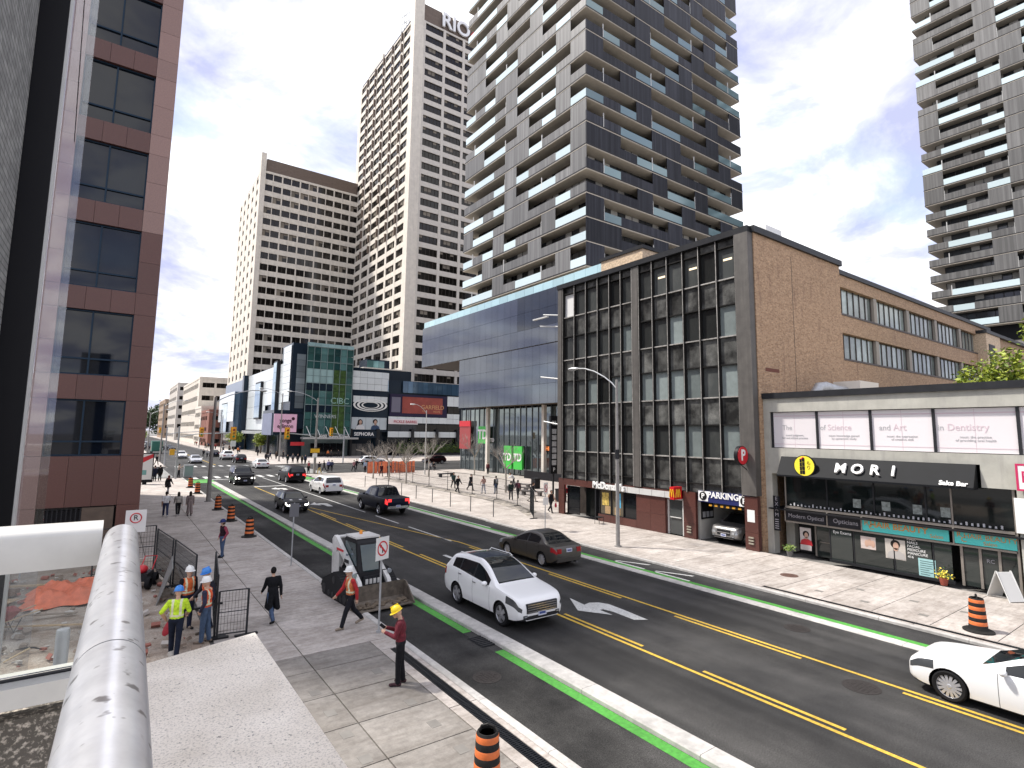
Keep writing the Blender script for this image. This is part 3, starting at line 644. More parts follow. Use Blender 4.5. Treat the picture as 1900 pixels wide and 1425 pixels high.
rows = [(16.75,17.15,'vent_panel'),(14.9,16.7,'w'),(13.4,14.85,'s'),(11.6,13.35,'w'),(10.0,11.55,'s'),(8.2,9.95,'w'),(6.65,8.15,'s'),(4.78,6.6,'w'),(3.3,4.73,'s'),(2.78,3.25,'vent_panel')]
def grime(k):      # lime bloom in blotches over dark enamel
    c = k['mixc'](k['ramp'](k['noise'](1.1, 5, .6), (.36, (0,0,0)), (.68, (1,1,1))), k['c'], (.17,.17,.16))
    return k['mul'](c, k['ramp'](k['noise'](14., 4, .7), (.3, (.75,)*3), (.7, (1.15,)*3)))
SPAN = mat('grimy_spandrel', (.032,.032,.031), .33, 0, .5, rand=.45, build=grime); WIN4 = mat('office_window', (.062,.067,.066), .12, .1, .45, rand=.7, build=streaks((.10,.105,.10), 1.2, .6, .5, .75)); BLND = mat('office_blind', (.22,.255,.25), .22, 0, .5, rand=.35, var=.15, vscale=2)
PAPER = mat('paper_white', (.7,.7,.68), .5)
rnd = random.Random(3); blinds = {(3,0):0,(5,5):1,(3,11):1,(3,8):1,(5,6):1,(5,7):1,(5,8):1,(5,9):1,(5,11):1,(7,3):1,(7,8):1,(3,5):1,(7,11):1,(7,6):1,(5,2):1,(5,4):1,(7,1):1,(7,9):1}
cols = list(zip(us, us[1:])) + list(zip(us2, us2[1:]))
for ri, (za, zb, kind) in enumerate(rows):
    for ci, (a, b_) in enumerate(cols):
        if kind == 'w':
            w_ = piece('window', cw, FM, a+.05, za, -.14, b_-a-.1, zb-za, .03, BLND if blinds.get((ri,ci)) else WIN4)
            if (ri, ci) == (1, 0): link('window_notice', cbox(b_-a-.16, zb-za-.1, .008, PAPER), cw, FM.p(a+.08, za+.05, -.105), (0,0,FM.a))
            if ri == 1 and ci in (7, 9, 11): link('ceiling_light', cbox(.55, .12, .01, mat('tube_light', (.75,.6,.4), .5, emit=.6)), cw, FM.p(a+.35, zb-.72, -.105), (0,0,FM.a))
        else: piece('spandrel_panel' if kind == 's' else kind, cw, FM, a+.05, za, -.12, b_-a-.1, zb-za, .05, SPAN)
for u in us+us2: piece('mullion', cw, FM, u-.045, 2.72, -.16, .09, 14.5, .30, MULD); piece('mullion_cap', cw, FM, u-.02, 2.72, .14, .04, 14.5, .012, ALU)
for za, zb, kind in rows:
    for ua, ub in ((us[0], us[-1]), (us2[0], us2[-1])): piece('transom', cw, FM, ua, za-.07, -.14, ub-ua, .07, .20, ALU if kind == 'w' else MULD)
for ua, ub in ((us[0], us[-1]), (us2[0], us2[-1])): piece('transom', cw, FM, ua, 17.15, -.14, ub-ua, .05, .17, MULD)
piece('pier', cw, FM, us[-1]+.05, 2.72, -.25, us2[0]-us[-1]-.1, 14.45, .42, CPIER); piece('pier', cw, FM, 0, 3.0, -.25, .44, 14.2, .45, CPIER); piece('pier', cw, FM, us2[-1]+.05, 2.9, -.25, .82, 14.3, .5, CPIER)
piece('roof_edge', cw, FM, -.1, 17.2, -.6, 16.1, .35, .85, DKMETAL)
# brick side, roof house, long lower wing
FS = Frame(27.95,16.2,'-Y')
MB().box(27.86, 38.0, 16.2, 17.0, 0, 17.22).build('brick_wall', BRICKT, cw); MB().box(27.7, 38.12, 16.05, 17.2, 17.22, 17.58).build('coping', DKMETAL, cw)
MB().box(27.9, 38, 17, 32, 17.2, 17.3).build('roof', PRECASTG, cw); MB().box(31.82, 31.85, 16.192, 16.2, 3, 16.6).build('brick_joint', BLACK, cw)
MB().box(28.6, 30.0, 16.19, 16.2, 9.55, 9.75).build('brick_patch', mat('red_brick_patch', (.14,.05,.035), .9), cw)
MB().box(29.5, 33.5, 25.5, 29.6, 17.3, 19.2).build('roof_house', BRICKL, cw); MB().box(29.4, 33.6, 25.4, 29.7, 19.2, 19.45).build('roof_house_cap', DKMETAL, cw)
MB().box(31.4, 33.2, 17.4, 18.4, 17.6, 18.9).build('roof_unit', WHITE, cw)
wing = thing('brick_wing', 'long tan brick wing with two rows of windows behind the low shop block', 'building', (38,16.2,0))
def wingwall(z0, z1): MB().box(38.02, 70, 16.32, 17.4, z0, z1).build('brick_wall', BRICKT, wing)
for a, b_ in ((0, 11.15), (12.85, 14.15), (15.95, 16.75)): wingwall(a, b_)
MB().box(37.98, 70.2, 16.2, 17.5, 16.75, 17.05).build('coping', DKMETAL, wing); box_part('interior', wing, 38.2, 70, 16.9, 30, 8, 16.4, mat('interior_dark', (.03,.03,.03), .7)); MB().box(38, 70, 17.4, 30, 16.6, 16.7).build('roof', PRECASTG, wing)
FWN = Frame(38.05,16.32,'-Y'); OLDG = mat('old_glass', (.24,.28,.26), .12, .1, .5, rand=.45, var=.35, vscale=1.2); STL = mat('rusty_frame', (.07,.055,.05), .6, .2)
for za, zb in ((11.15,12.85),(14.15,15.95)):
    u = 0.
    while u < 28:
        for k in range(6):
            piece('window_pane', wing, FWN, u+k*.9, za+.05, -.30, .82, zb-za-.1, .04, OLDG); piece('window_bar', wing, FWN, u+k*.9+.83, za, -.30, .06, zb-za, .09, STL)
        piece('brick_pier', wing, FWN, u+5.42, za, -.3, .5, zb-za, .26, mat('grey_pier', (.30,.27,.23), .8)); u += 5.95
    piece('window_sill', wing, FWN, 0, za-.12, -.3, 29.6, .12, .34, STL)
MB().box(66, 70.4, 15.6, 17.4, 0, 16.2).build('end_block', BRICKL, wing); MB().box(70.4, 84, 15.8, 17.4, 0, 16.0).build('end_wall', BRICKT, wing); MB().box(65.9, 84, 15.5, 17.5, 16.0, 16.3).build('end_coping', DKMETAL, wing); MB().box(66.6,68.4,15.56,15.6,12.9,15.0).build('vent_window', BLACK, wing)

# ground floor of the office block: granite, restaurant, garage
GRAN = mat('red_granite', (.092,.034,.027), .35, 0, .5, var=.22, vscale=14, rand=.14); ALUW = mat('white_aluminium', (.62,.62,.60), .45, .2, var=.08)
gf = cw
def gpanel(u0, u1, v0, v1, d=-.1, t=.16):
    n = max(1, round((u1-u0)/1.15)); m = max(1, round((v1-v0)/.95)); w, h = (u1-u0)/n, (v1-v0)/m
    for i in range(n):
        for j in range(m): piece('granite_panel', gf, FM, u0+i*w+.005, v0+j*h+.005, d, w-.01, h-.01, t, GRAN)
gpanel(0, .62, .1, 2.72); gpanel(.62, 3.9, 2.25, 2.72); gpanel(4.2, 11.1, 2.62, 2.75); gpanel(4.2, 7.65, .1, .6); gpanel(7.65, 9.95, .1, 2.25); gpanel(11.3, 12.15, .1, 2.75, -.1, .2); gpanel(15.25, 16.0, .1, 2.85, -.1, .28)
piece('fascia_band', gf, FM, 4.0, 2.26, -.05, 7.1, .36, .22, ALUW)
for i in range(7): piece('fascia_joint', gf, FM, 5.0+i, 2.26, .171, .012, .36, .003, DKMETAL)
text('lettering', 'McDonald\'s', .62, FM, 5.35, 2.52, .25, WHITE, gf, .06, bold=.015)
box_part('shop_back_wall', gf, 29.6, 29.8, 20.2, 32.1, 0, 2.9, mat('restaurant_dark', (.05,.04,.035), .6, var=.4)); box_part('shop_ceiling', gf, 27.7, 29.6, 20.2, 32.1, 2.76, 2.9, MATS['restaurant_dark'])
piece('shop_window', gf, FM, .7, .2, -.25, 1.35, 2.0, .05, GLASS); piece('shop_door', gf, FM, 2.15, .12, -.8, 1.7, 2.15, .06, mat('black_door', (.01,.012,.012), .2)); piece('door_frame', gf, FM, 3.82, .12, -.3, .1, 2.3, .3, DKMETAL)
for i, m in enumerate((mat('lit_window', (.10,.085,.06), .15, rand=.1), MATS['lit_window'], GLASS)):
    piece('shop_window', gf, FM, 4.3+i*1.12, .62, -.12, 1.06, 1.58, .05, m); piece('window_frame', gf, FM, 4.22+i*1.12, .6, -.14, .07, 1.62, .14, BLACK)
piece('window_frame', gf, FM, 7.6, .6, -.14, .07, 1.62, .14, BLACK); piece('window_frame', gf, FM, 4.2, .58, -.12, 3.45, .05, .16, BLACK)
piece('poster', gf, FM, 4.48, 1.2, -.065, .62, .85, .008, mat('poster_yellow', (.55,.40,.10), .5, var=.6, vscale=6)); piece('poster', gf, FM, 5.75, 1.15, -.065, .45, .95, .008, mat('poster_blue', (.10,.42,.66), .5, var=.4, vscale=6))
for u, m in ((4.75,'menu_a'),(5.65,'menu_b')): piece('poster', gf, FM, u, .66, -.065, .5, .5, .008, mat(m, (.42,.28,.14), .5, var=.5, vscale=18))
piece('entrance_door', gf, FM, 10.15, .14, -.2, .98, 2.05, .05, mat('door_glass_2', (.06,.065,.065), .1, rand=.2))
for u in (10.0, 11.08): piece('door_frame', gf, FM, u, .12, -.22, .1, 2.1, .12, ALUW)
piece('door_frame', gf, FM, 10.0, 2.16, -.22, 1.18, .1, .12, ALUW); piece('door_handle', gf, FM, 10.2, 1.1, -.12, .8, .05, .05, ALUW); gpanel(9.95, 10.0, .1, 2.25, -.9, .9)
m_ = thing('burger_sign', 'red square burger sign with yellow arches above the glass door', 'sign', (27.2,21.2,2.2)); MB().box(26.75, 27.5, 21.02, 21.32, 2.28, 3.0).build('box', mat('burger_red', (.55,.015,.02), .35), m_)
b = MB(); 
for cx in (27.0, 27.2): b.tube([(cx-.1+.2*q/8, 21.0, 2.4+.46*math.sin(math.pi*q/8)) for q in range(9)], .032, 6)
b.build('arches', mat('arch_yellow', (.8,.45,.02), .4), m_)
b = MB(); 
for cy in (21.09, 21.25): b.tube([(26.73, cy-.08+.16*q/8, 2.42+.44*math.sin(math.pi*q/8)) for q in range(9)], .026, 6)
b.build('arches', MATS['arch_yellow'], m_)
# garage mouth
GW = mat('garage_white', (.55,.54,.50), .7, dirt=.2)
box_part('garage_side', gf, 27.9, 34, 20.12, 20.3, 0, 2.9, GW); box_part('garage_side', gf, 28.0, 34, 16.9, 17.05, 0, 2.9, GW); box_part('garage_back', gf, 34, 34.2, 16.9, 20.3, 0, 2.9, BLACK); box_part('garage_ceiling', gf, 27.75, 34, 16.9, 20.3, 2.76, 2.95, mat('garage_ceiling', (.08,.075,.07), .8)); box_part('garage_floor', gf, 27.62, 34, 16.9, 20.12, -.05, .06, mat('garage_floor', (.10,.095,.09), .8, dirt=.3))
ps = thing('parking_sign', 'navy parking sign with two P discs over the garage mouth', 'sign', (27.4,18.6,2.3))
piece('board', ps, FM, 12.35, 2.28, .02, 3.2, .62, .1, mat('parking_navy', (.015,.02,.10), .4)); piece('disc_plate', ps, FM, 12.38, 2.33, .12, .62, .55, .015, WHITE); piece('disc_plate', ps, FM, 14.92, 2.28, .12, .62, .55, .015, WHITE); piece('letter_plate', ps, FM, 13.03, 2.50, .12, 1.86, .40, .012, mat('parking_navy', (.015,.02,.10)))
for u, v in ((12.69,2.605),(15.23,2.555)):
    q = FM.p(u, v, .135); MB().lathe([(.24,0),(.24,-.02),(0,-.02)], (0,0,0), 20, ax='Y').build('disc', BLACK, None).name
    o = COL.objects[-1]; o.name = 'disc'; o.parent = ps; o.location = q-ps.location; o.rotation_euler = (0,0,FM.a); ORG[o.name] = ORG[ps.name]
    text('lettering', 'P', .40, FM, u, v, .162, WHITE, ps, .006, bold=.01)
text('lettering', 'PARKING', .46, FM, 13.95, 2.70, .14, WHITE, ps, .012, bold=.012)
hb = thing('clearance_bar', 'orange and black striped height bar hanging under the parking sign', 'barrier', (27.5,18.6,2.1)); b = MB()
for i in range(12): FM.box(b, 13.0+i*.18, 13.18+i*.18, 2.08, 2.18, -.05, .05, i % 2)
b.build('bar', [mat('bar_orange', (.65,.32,.03), .5), BLACK], hb); b = MB(); [FM.box(b, u, u+.03, 2.18, 2.30, -.015, .015) for u in (13.3, 14.8)]; b.build('hanger', DKMETAL, hb)
tb = thing('tariff_board', 'black parking tariff board on the white garage wall', 'sign', (27.8,20.1,1.3)); piece('board', tb, Frame(27.95,20.1,'-Y'), .05, 1.2, 0, 1.15, 1.0, .04, BLACK)
for i in range(3): piece('notice', tb, Frame(27.95,20.1,'-Y'), .15+i*.36, 1.3, .04, .26, .32, .006, mat('notice_grey', (.35,.36,.38), .5))
for u, lab in ((11.7, 'yellow striped bumper on the left garage pillar'), (15.6, 'yellow striped bumper on the right garage pillar')):
    t = thing('pillar_bumper', lab, 'bumper', tuple(FM.p(u,.5,.2)))
    for k in range(3): piece('rail', t, FM, u-.14, .42+k*.15, .17 if u > 13 else .1, .28, .07, .08, mat('rail_steel', (.4,.37,.3), .4, .4))
nt_ = piece('notice', cw, FM, 15.4, 1.55, .18, .42, .62, .01, PAPER)
rp = thing('parking_disc_sign', 'round red projecting sign with a white letter P', 'sign', (27.0,16.75,5.0)); b = MB(); b.lathe([(.50,-.10),(.50,.10)], (26.85,16.75,5.0), 28, ax='Y'); b.build('drum', BLACK, rp, True); b = MB(); b.lathe([(.46,-.105),(.46,-.125),(0,-.125)], (26.85,16.75,5.0), 28, ax='Y'); b.build('disc', RED, rp)
text('lettering', 'P', .78, Frame(26.85,16.62,'-Y'), 0, 5.0, .008, WHITE, rp, .008, bold=.02); MB().cyl((27.2,16.75,5.0),(27.5,16.75,5.0),.04).cyl((26.85,16.75,4.5),(27.45,16.75,4.2),.025).build('bracket', DKMETAL, rp)
bs = thing('blade_sign', 'tall narrow black blade sign with stacked white tenant logos', 'sign', (31.9,37.9,0)); BX = Frame(31.9,37.9,'-Y')
MB().box(31.45, 32.2, 37.9, 38.15, 2.5, 7.6).build('board', BLACK, bs)
for i in range(6): MB().box(31.58, 32.08, 37.885, 37.9, 3.25+i*.55, 3.68+i*.55).build('logo_plate', mat('logo_plate', (.55,.55,.55), .5, var=.5, vscale=9), bs)
text('lettering', '22', .5, Frame(31.83,37.9,'-Y'), 0, 6.95, .01, WHITE, bs, .006); text('lettering', 'P', .5, Frame(31.83,37.9,'-Y'), 0, 2.85, .01, WHITE, bs, .006); MB().box(31.78,31.9,37.96,38.08,.1,2.5).build('post', DKMETAL, bs)
b = MB()
for z, l in ((15.2,1.6),(14.3,1.9),(10.2,1.8),(6.7,1.5)): b.cyl((27.6,32.2,z),(27.6-l*.25,32.2+l,z+.25),.05,n=6)
b.box(26.9,27.1,33.0,34.8,15.1,15.2); b.build('bracket_arm', ALUW, cw)
st = thing('stool', 'small dark metal stool on the pavement outside the burger restaurant', 'stool', (*(26.63, 27.03),.1), local=True)
b = MB(); b.box(-.22,.22,-.22,.22,.42,.46); b.build('seat', DKMETAL, st)
for x in (-.19,.19):
    for y in (-.19,.19): MB().cyl((x*1.1,y*1.1,0),(x,y,.42),.018,n=6).build('leg', DKMETAL, st)

# ---------------------------------------------------------------- low shop block
FO = Frame(28.2,16.5,'-X'); mo = thing('shop_block', 'low concrete shop block with black sake bar awning and hair salon', 'building', (28.2,8,0))
STUC = mat('grey_stucco', (.44,.43,.38), .85, var=.12, vscale=1.5, dirt=.18, bump=.15, build=streaks((.34,.33,.30), 3, .25, .52, .75)); FRM = mat('bronze_alu', (.26,.23,.20), .45, .3, var=.1)
def U(y): return 16.5-y
Y_END = 1.0
def st_box(name, y0, y1, v0, v1, d0=-.5, d1=0., m=STUC): b = MB(); FO.box(b, U(y0), U(y1), v0, v1, d0, d1); return b.build(name, m, mo)
st_box('wall', 16.5, Y_END, 7.3, 8.0); st_box('wall', 16.5, 15.85, 0, 7.3); st_box('wall', 15.85, Y_END, 5.0, 5.42); st_box('wall', 15.85, 15.3, 4.1, 5.0); st_box('wall', 7.2, Y_END, 4.1, 5.0)
st_box('pilaster', 15.85, 15.4, .05, 4.1, -1.6, -1.2); st_box('pilaster', 6.15, 5.2, .05, 5.0, -.5, .02); st_box('roof_edge', 16.6, Y_END, 8.0, 8.3, -.7, .12, DKMETAL)
box_part('interior', mo, 29.9, 40, 1.0, 16.1, 0, 7.9, mat('interior_dark', (.03,.03,.03), .7)); MB().box(28.6, 42, 1, 16.1, 7.9, 8.02).build('roof', PRECASTG, mo); box_part('floor_slab', mo, 28.0, 30, 1.0, 16.0, 2.28, 2.34, BLACK)
PWHITE = mat('window_film', (.72,.68,.69), .35, rand=.04); GREYT = mat('film_grey', (.42,.42,.43), .5); PINKT = mat('film_pink', (.62,.50,.54), .5)
ys = [15.8, 13.5, 11.1, 8.67, 5.95, 3.2, 1.0]; WD = [('The', '', 'sound judgment,\nfair and ethical practice'), ('of ', 'Science', 'noun: knowledge gained\nby systematic study'), ('and ', 'Art', 'noun: the expression\nof creative skill'), ('in ', 'Dentistry', 'noun: the practice\nof providing oral health'), ('', '', ''), ('', '', '')]
for i in range(6):
    a, b_ = U(ys[i]), U(ys[i+1]); piece('filmed_window', mo, FO, a+.05, 5.45, -.22, b_-a-.1, 1.82, .04, PWHITE)
    piece('window_mullion', mo, FO, a-.05, 5.42, -.22, .1, 1.88, .12, DKMETAL); piece('film_stripe', mo, FO, a+.06, 7.05, -.176, b_-a-.12, .05, .004, PINKT); piece('film_stripe', mo, FO, a+.06, 5.62, -.176, b_-a-.12, .03, .004, PINKT); piece('film_joint', mo, FO, (a+b_)/2, 5.47, -.178, .015, 1.78, .004, PINKT)
    w1, w2, sub = WD[i]; c = (a+b_)/2
    if w1: text('lettering', w1.strip(), .36, FO, c-.12-.10*len(w2), 6.47, -.172, GREYT, mo, .003, 'RIGHT', sx=.9)
    if w2: text('lettering', w2, .40, FO, c-.02-.10*len(w2), 6.48, -.172, PINKT, mo, .003, 'LEFT', sx=.9)
    if sub: text('lettering', sub, .14, FO, c, 6.02, -.172, GREYT, mo, .003)
# awning with disc and lettering
AW = mat('awning_black', (.006,.007,.009), .6, var=.2); b = MB(); a, c = U(15.25), U(7.3)
b.add([FO.p(u,v,d) for u in (a, c) for v, d in ((5.0,.02),(5.0,.12),(4.1,.62),(4.02,.62),(4.02,.02))], [(0,1,2,3,4),(9,8,7,6,5),(0,5,6,1),(1,6,7,2),(2,7,8,3),(3,8,9,4),(4,9,5,0)]); b.build('awning', AW, mo)
tl = -math.atan2(.5,.9)
for i, ch in enumerate('MORI'): text('lettering', ch, .66, FO, U(12.25)+i*.72, 4.55, .45, WHITE, mo, .05, bold=.015, tilt=tl)
text('lettering', 'Sake Bar', .27, FO, U(7.95), 4.22, .60, WHITE, mo, .012, bold=.008, tilt=tl)
ds = thing('round_sign', 'round yellow sake bar sign with black bamboo stalks on the awning', 'sign', tuple(FO.p(U(13.85),4.6,.5)))
b = MB(); b.lathe([(.52,0),(.52,-.10),(0,-.10)], (0,0,0), 28, ax='Y'); o = b.build('rim', BLACK, None); o.parent = ds; o.rotation_euler = (0,0,FO.a)
b = MB(); b.lathe([(.48,-.101),(.48,-.115),(0,-.115)], (0,0,0), 28, ax='Y'); o = b.build('face', mat('moon_yellow', (.85,.72,.05), .4), None); o.parent = ds; o.rotation_euler = (0,0,FO.a)
b = MB()
for x, w, t_ in ((-.16,.05,.33),(-.03,.06,.38)):
    for q in range(4): b.box(x-w, x+w, -.128, -.116, -.42+q*(t_+.42)/4+.02, -.42+(q+1)*(t_+.42)/4)
o = b.build('bamboo', BLACK, None); o.parent = ds; o.rotation_euler = (0,0,FO.a)
b = MB(); b.tube([(-.17,-.13,.33),(-.10,-.13,.35),(-.02,-.13,.42)],.03,5); o = b.build('bamboo_leaf', RED, None); o.parent = ds; o.rotation_euler = (0,0,FO.a)
text('lettering', '\u3082\n\u308a', .22, FO, U(13.85)+.22, 4.62, .617, BLACK, ds, .004)
# upper restaurant glass, sign fascia and shops below
NIGHT = mat('restaurant_glass', (.006,.009,.009), .04, 0, .55)
yy = [15.3, 13.25, 11.2, 9.2, 8.3, 6.3]
for i in range(5):
    a, b_ = U(yy[i]), U(yy[i+1]); piece('restaurant_window', mo, FO, a+.03, 2.5, -.32, b_-a-.06, 1.75, .04, NIGHT); piece('window_mullion', mo, FO, a-.03, 2.35, -.34, .06, 1.9, .1, FRM if i in (0, 4) else DKMETAL)
piece('window_mullion', mo, FO, U(6.3)-.03, .1, -.34, .08, 4.2, .2, FRM); piece('sill_rail', mo, FO, U(15.3), 2.38, -.34, 9.0, .1, .2, FRM); piece('sill_rail', mo, FO, U(15.3), 1.68, -.34, 9.0, .08, .2, FRM)
rs = random.Random(8)
for i in range(46):
    u = U(15.1)+i*.185; piece('window_print', mo, FO, u, 2.52, -.278, .07, .05+.1*rs.random(), .003, mat('print_white', (.5,.5,.52), .6))
for y in (12.1, 10.9, 9.7, 8.7): piece('window_notice', mo, FO, U(y), 2.75, -.278, .34, .4, .004, mat('notice_pale', (.22,.25,.24), .5, var=.6, vscale=9))
ob = mat('optician_black', (.02,.02,.024), .4); tl_ = mat('salon_teal', (.075,.54,.51), .45, var=.06); og = mat('salon_orange', (.55,.25,.06), .45); lg = mat('letters_grey', (.32,.31,.34), .4)
for y0, y1, m in ((15.25,13.3,ob),(13.2,11.75,ob),(11.68,8.42,tl_),(8.24,6.3,tl_)):
    piece('shop_sign', mo, FO, U(y0), 1.79, -.14, y0-y1, .54, .05, m); piece('sign_frame', mo, FO, U(y0)-.05, 1.74, -.2, .05, .64, .14, FRM)
text('lettering', 'Modern Optical', .27, FO, U(14.25), 2.03, -.085, lg, mo, .004); text('lettering', 'Opticians', .29, FO, U(12.4), 2.04, -.085, lg, mo, .004)
text('lettering', 'HAIR BEAUTY', .36, FO, U(10.25), 2.10, -.085, og, mo, .004, bold=.008); text('lettering', 'Salon', .22, FO, U(8.85), 1.93, -.085, og, mo, .004); text('lettering', 'R', .34, FO, U(11.5), 2.14, -.085, og, mo, .004); text('lettering', 'C', .34, FO, U(11.3), 1.98, -.085, og, mo, .004)
text('lettering', 'HAIR BEAUTY', .27, FO, U(7.1), 2.12, -.085, og, mo, .004); text('lettering', 'Salon', .2, FO, U(7.1), 1.9, -.085, og, mo, .004); text('lettering', 'R', .28, FO, U(8.08), 2.14, -.085, og, mo, .004); text('lettering', 'C', .28, FO, U(7.93), 1.96, -.085, og, mo, .004)
SHOPG = mat('shop_glass', (.028,.034,.032), .05, 0, .6, rand=.2)
for y0, y1 in ((13.2,12.2),(12.15,10.55),(10.5,9.1),(9.05,8.4)): piece('shop_window', mo, FO, U(y0)+.02, .2, -.3, y0-y1-.04, 1.46, .04, SHOPG); piece('window_mullion', mo, FO, U(y0)-.03, .1, -.32, .05, 1.6, .08, DKMETAL)
piece('shop_plinth', mo, FO, U(13.25), .08, -.3, 4.9, .12, .1, DKMETAL)
for y0, w in ((14.9,.0),):
    piece('shop_door', mo, FO, U(14.15), .1, -.9, .85, 1.6, .05, SHOPG); [piece('door_frame', mo, FO, u, .1, -.92, .08, 1.62, .1, FRM) for u in (U(14.2), U(13.38))]; piece('door_frame', mo, FO, U(14.2), 1.6, -.92, .9, .08, .1, FRM); piece('door_push_bar', mo, FO, U(13.95), .8, -.84, .5, .04, .03, FRM)
for y0 in (8.15, 7.55, 6.95): piece('door_frame', mo, FO, U(y0), .1, -.42, .09, 1.62, .1, FRM)
for y0, w in ((8.05,.48),(7.45,.48),(6.85,.5)): piece('shop_door', mo, FO, U(y0), .12, -.42, w, 1.56, .04, SHOPG)
text('lettering', 'RC', .2, FO, U(7.2), 1.2, -.37, lg, mo, .003); text('lettering', 'Eye Exams', .19, FO, U(12.65), 1.5, -.255, WHITE, mo, .003); text('lettering', 'HAIR\nNAILS\nFACIAL\nPEDICURE\nMANICURE\n416', .15, FO, U(10.0), 1.28, -.255, WHITE, mo, .003, 'LEFT')
po = [(14.8,.35,.55,1.1,(.55,.5,.48)),(11.85,.95,.62,.55,(.55,.46,.42)),(10.85,.7,.78,.85,(.5,.46,.41)),(9.62,.2,.62,.72,(.33,.55,.55))]
for y, v, w, h, c in po: piece('poster', mo, FO, U(y), v, -.256 if y < 14 else -.55, w, h, .006, mat('poster_%d' % int(y*10), c, .5, var=.12, vscale=8))
portrait(U(10.45), 1.12, .30, mat('poster_grey', (.4,.38,.36), .5), False, FO, -.247, mo); portrait(U(14.5), .95, .26, mat('poster_crimson', (.45,.02,.03), .5), False, FO, -.54, mo)
for i in range(7): piece('price_line', mo, FO, U(9.56), .26+i*.09, -.249, .3+.2*rs.random(), .03, .003, mat('price_ink', (.08,.14,.15), .6))
b = MB(); [b.ell(FO.p(U(11.72)+.12+.13*i, 1.2+.06*(i%2), -.246), .01, .09, .16) for i in range(3)]; b.build('poster_nails', SKP, mo)
# right-hand neighbours cut by the frame
rb = thing('projecting_sign', 'white box sign with a crimson border cut off at the right edge', 'sign', (27.9,5.5,4.0)); piece('box', rb, FO, U(6.05), 4.1, .1, 2.2, 1.0, .3, WHITE)
for v in (4.1, 5.04): piece('border', rb, FO, U(6.05), v, .4, 2.2, .07, .012, mat('border_crimson', (.5,.02,.10), .4))
piece('border', rb, FO, U(6.05), 4.1, .401, .07, 1.0, .012, mat('border_crimson', (.5,.02,.1))); text('lettering', 'B', .62, FO, U(5.75), 4.6, .402, mat('border_crimson', (.5,.02,.1)), rb, .006)
wb = thing('white_panel_sign', 'plain white panel sign beside the dark restaurant window', 'sign', (28.0,5.7,2.4)); piece('panel', wb, FO, U(6.22), 2.5, .06, 1.6, 1.3, .1, WHITE)
vs_ = thing('door_notice_board', 'narrow black notice board with white print on the concrete pier', 'sign', (28.15,15.9,1.3)); piece('board', vs_, FO, U(15.82), 1.2, .01, .34, 1.75, .03, BLACK); text('lettering', 'E\nX\nA\nM', .27, FO, U(15.65), 2.4, .045, lg, vs_, .003)
for i in range(5): piece('print_line', vs_, FO, U(15.76), 1.3+i*.11, .04, .2, .04, .003, lg)
hv = thing('rooftop_air_unit', 'pale boxy air unit with a curved metal duct on the low shop roof', 'air unit', (34,14.6,8.0)); MB().box(33.2, 35.6, 13.4, 14.8, 8.15, 9.15).build('casing', mat('beige_casing', (.60,.56,.50), .5, .1), hv)
b = MB(); b.tube([(31.4,14.9,8.05),(31.4,14.9,8.5),(31.6,14.85,8.75),(32.0,14.7,8.8),(32.7,14.4,8.6),(33.2,14.2,8.55)], .30, 12); b.build('duct', STEEL, hv, True); MB().box(33.1,35.7,13.3,14.9,8.0,8.15).build('curb', DKMETAL, hv)
af = thing('a_frame_board', 'white folding A-frame board standing before the hair salon door', 'sign', (*(27.44, 6.57),.1), R(60), local=True)
for s_ in (-1, 1):
    b = MB(); b.obox((s_*.22,0,.5), .015, .3, .52, ry=-s_*.42); b.build('panel', mat('board_white', (.6,.6,.58), .5), af)
    for y in (-.3,.3): b = MB(); b.cyl((s_*.44,y,0),(s_*.01,y,1.02),.022,n=6); b.build('leg', ALUW, af)
for (px, lab, fl, sz) in (((27.85, 8.57), 'yellow flowers in a red pot at the salon window', (.70,.55,.05), .16), ((27.69, 14.80), 'leafy plant in a grey pot beside the optician door', (.20,.28,.05), .2)):
    p = thing('potted_plant', lab, 'plant', (*px,.1), local=True); MB().lathe([(.11,0),(.16,.26),(.17,.28),(.14,.28)], n=14).build('pot', mat('pot_%d' % int(px[1]), (.35,.08,.05) if sz < .18 else (.12,.12,.12), .7), p, True)
    b = MB(); rq = random.Random(int(px[1])); b.cyl((0,0,.26),(0,0,.45),.02,n=5)
    for i in range(160):
        d = Vector((rq.gauss(0,.12), rq.gauss(0,.12), .42+rq.gauss(0,.09))); e = Vector((rq.uniform(-1,1), rq.uniform(-1,1), rq.uniform(-1,1))).normalized()*.05; f = e.orthogonal().normalized()*.03
        b.add([d-e, d+f, d+e, d-f], [(0,1,2,3)], 0 if rq.random() < .55 else 1)
    b.build('foliage', [mat('flower_%d' % int(px[1]), fl, .6), mat('leaf_green', (.07,.14,.03), .6)], p)

# ---------------------------------------------------------------- near left: granite block, grey brick wall, glass screen, balcony
gb = thing('granite_office', 'red granite office building with square dark windows at the left', 'building', (-2,31,0)); FG = Frame(-7.0,31,'-Y'); k_ = 31/38.
GRL = mat('red_granite_facade', (.105,.043,.033), .38, 0, .5, var=.2, vscale=18, rand=.10); GRP = mat('pale_granite', (.27,.165,.14), .4, 0, .5, var=.16, vscale=18, rand=.10)
box_part('core', gb, -14, .58, 31.9, 62, 0, 40, BLACK)
zs = [(2.15,4.75),(5.5,7.25)]
floors = [(4.75,7.25),(8.35,11.3),(12.35,15.35),(16.4,19.28),(20.3,23.28),(24.25,27.2),(28.2,31.1),(32.2,35.2)]
def gp(u0, u1, v0, v1, m): piece('granite_panel', gb, FG, u0+.006, v0+.006, -.5, u1-u0-.012, v1-v0-.012, .5, m)
uL, uR, uE = 7-2.45, 7.33, 8.2
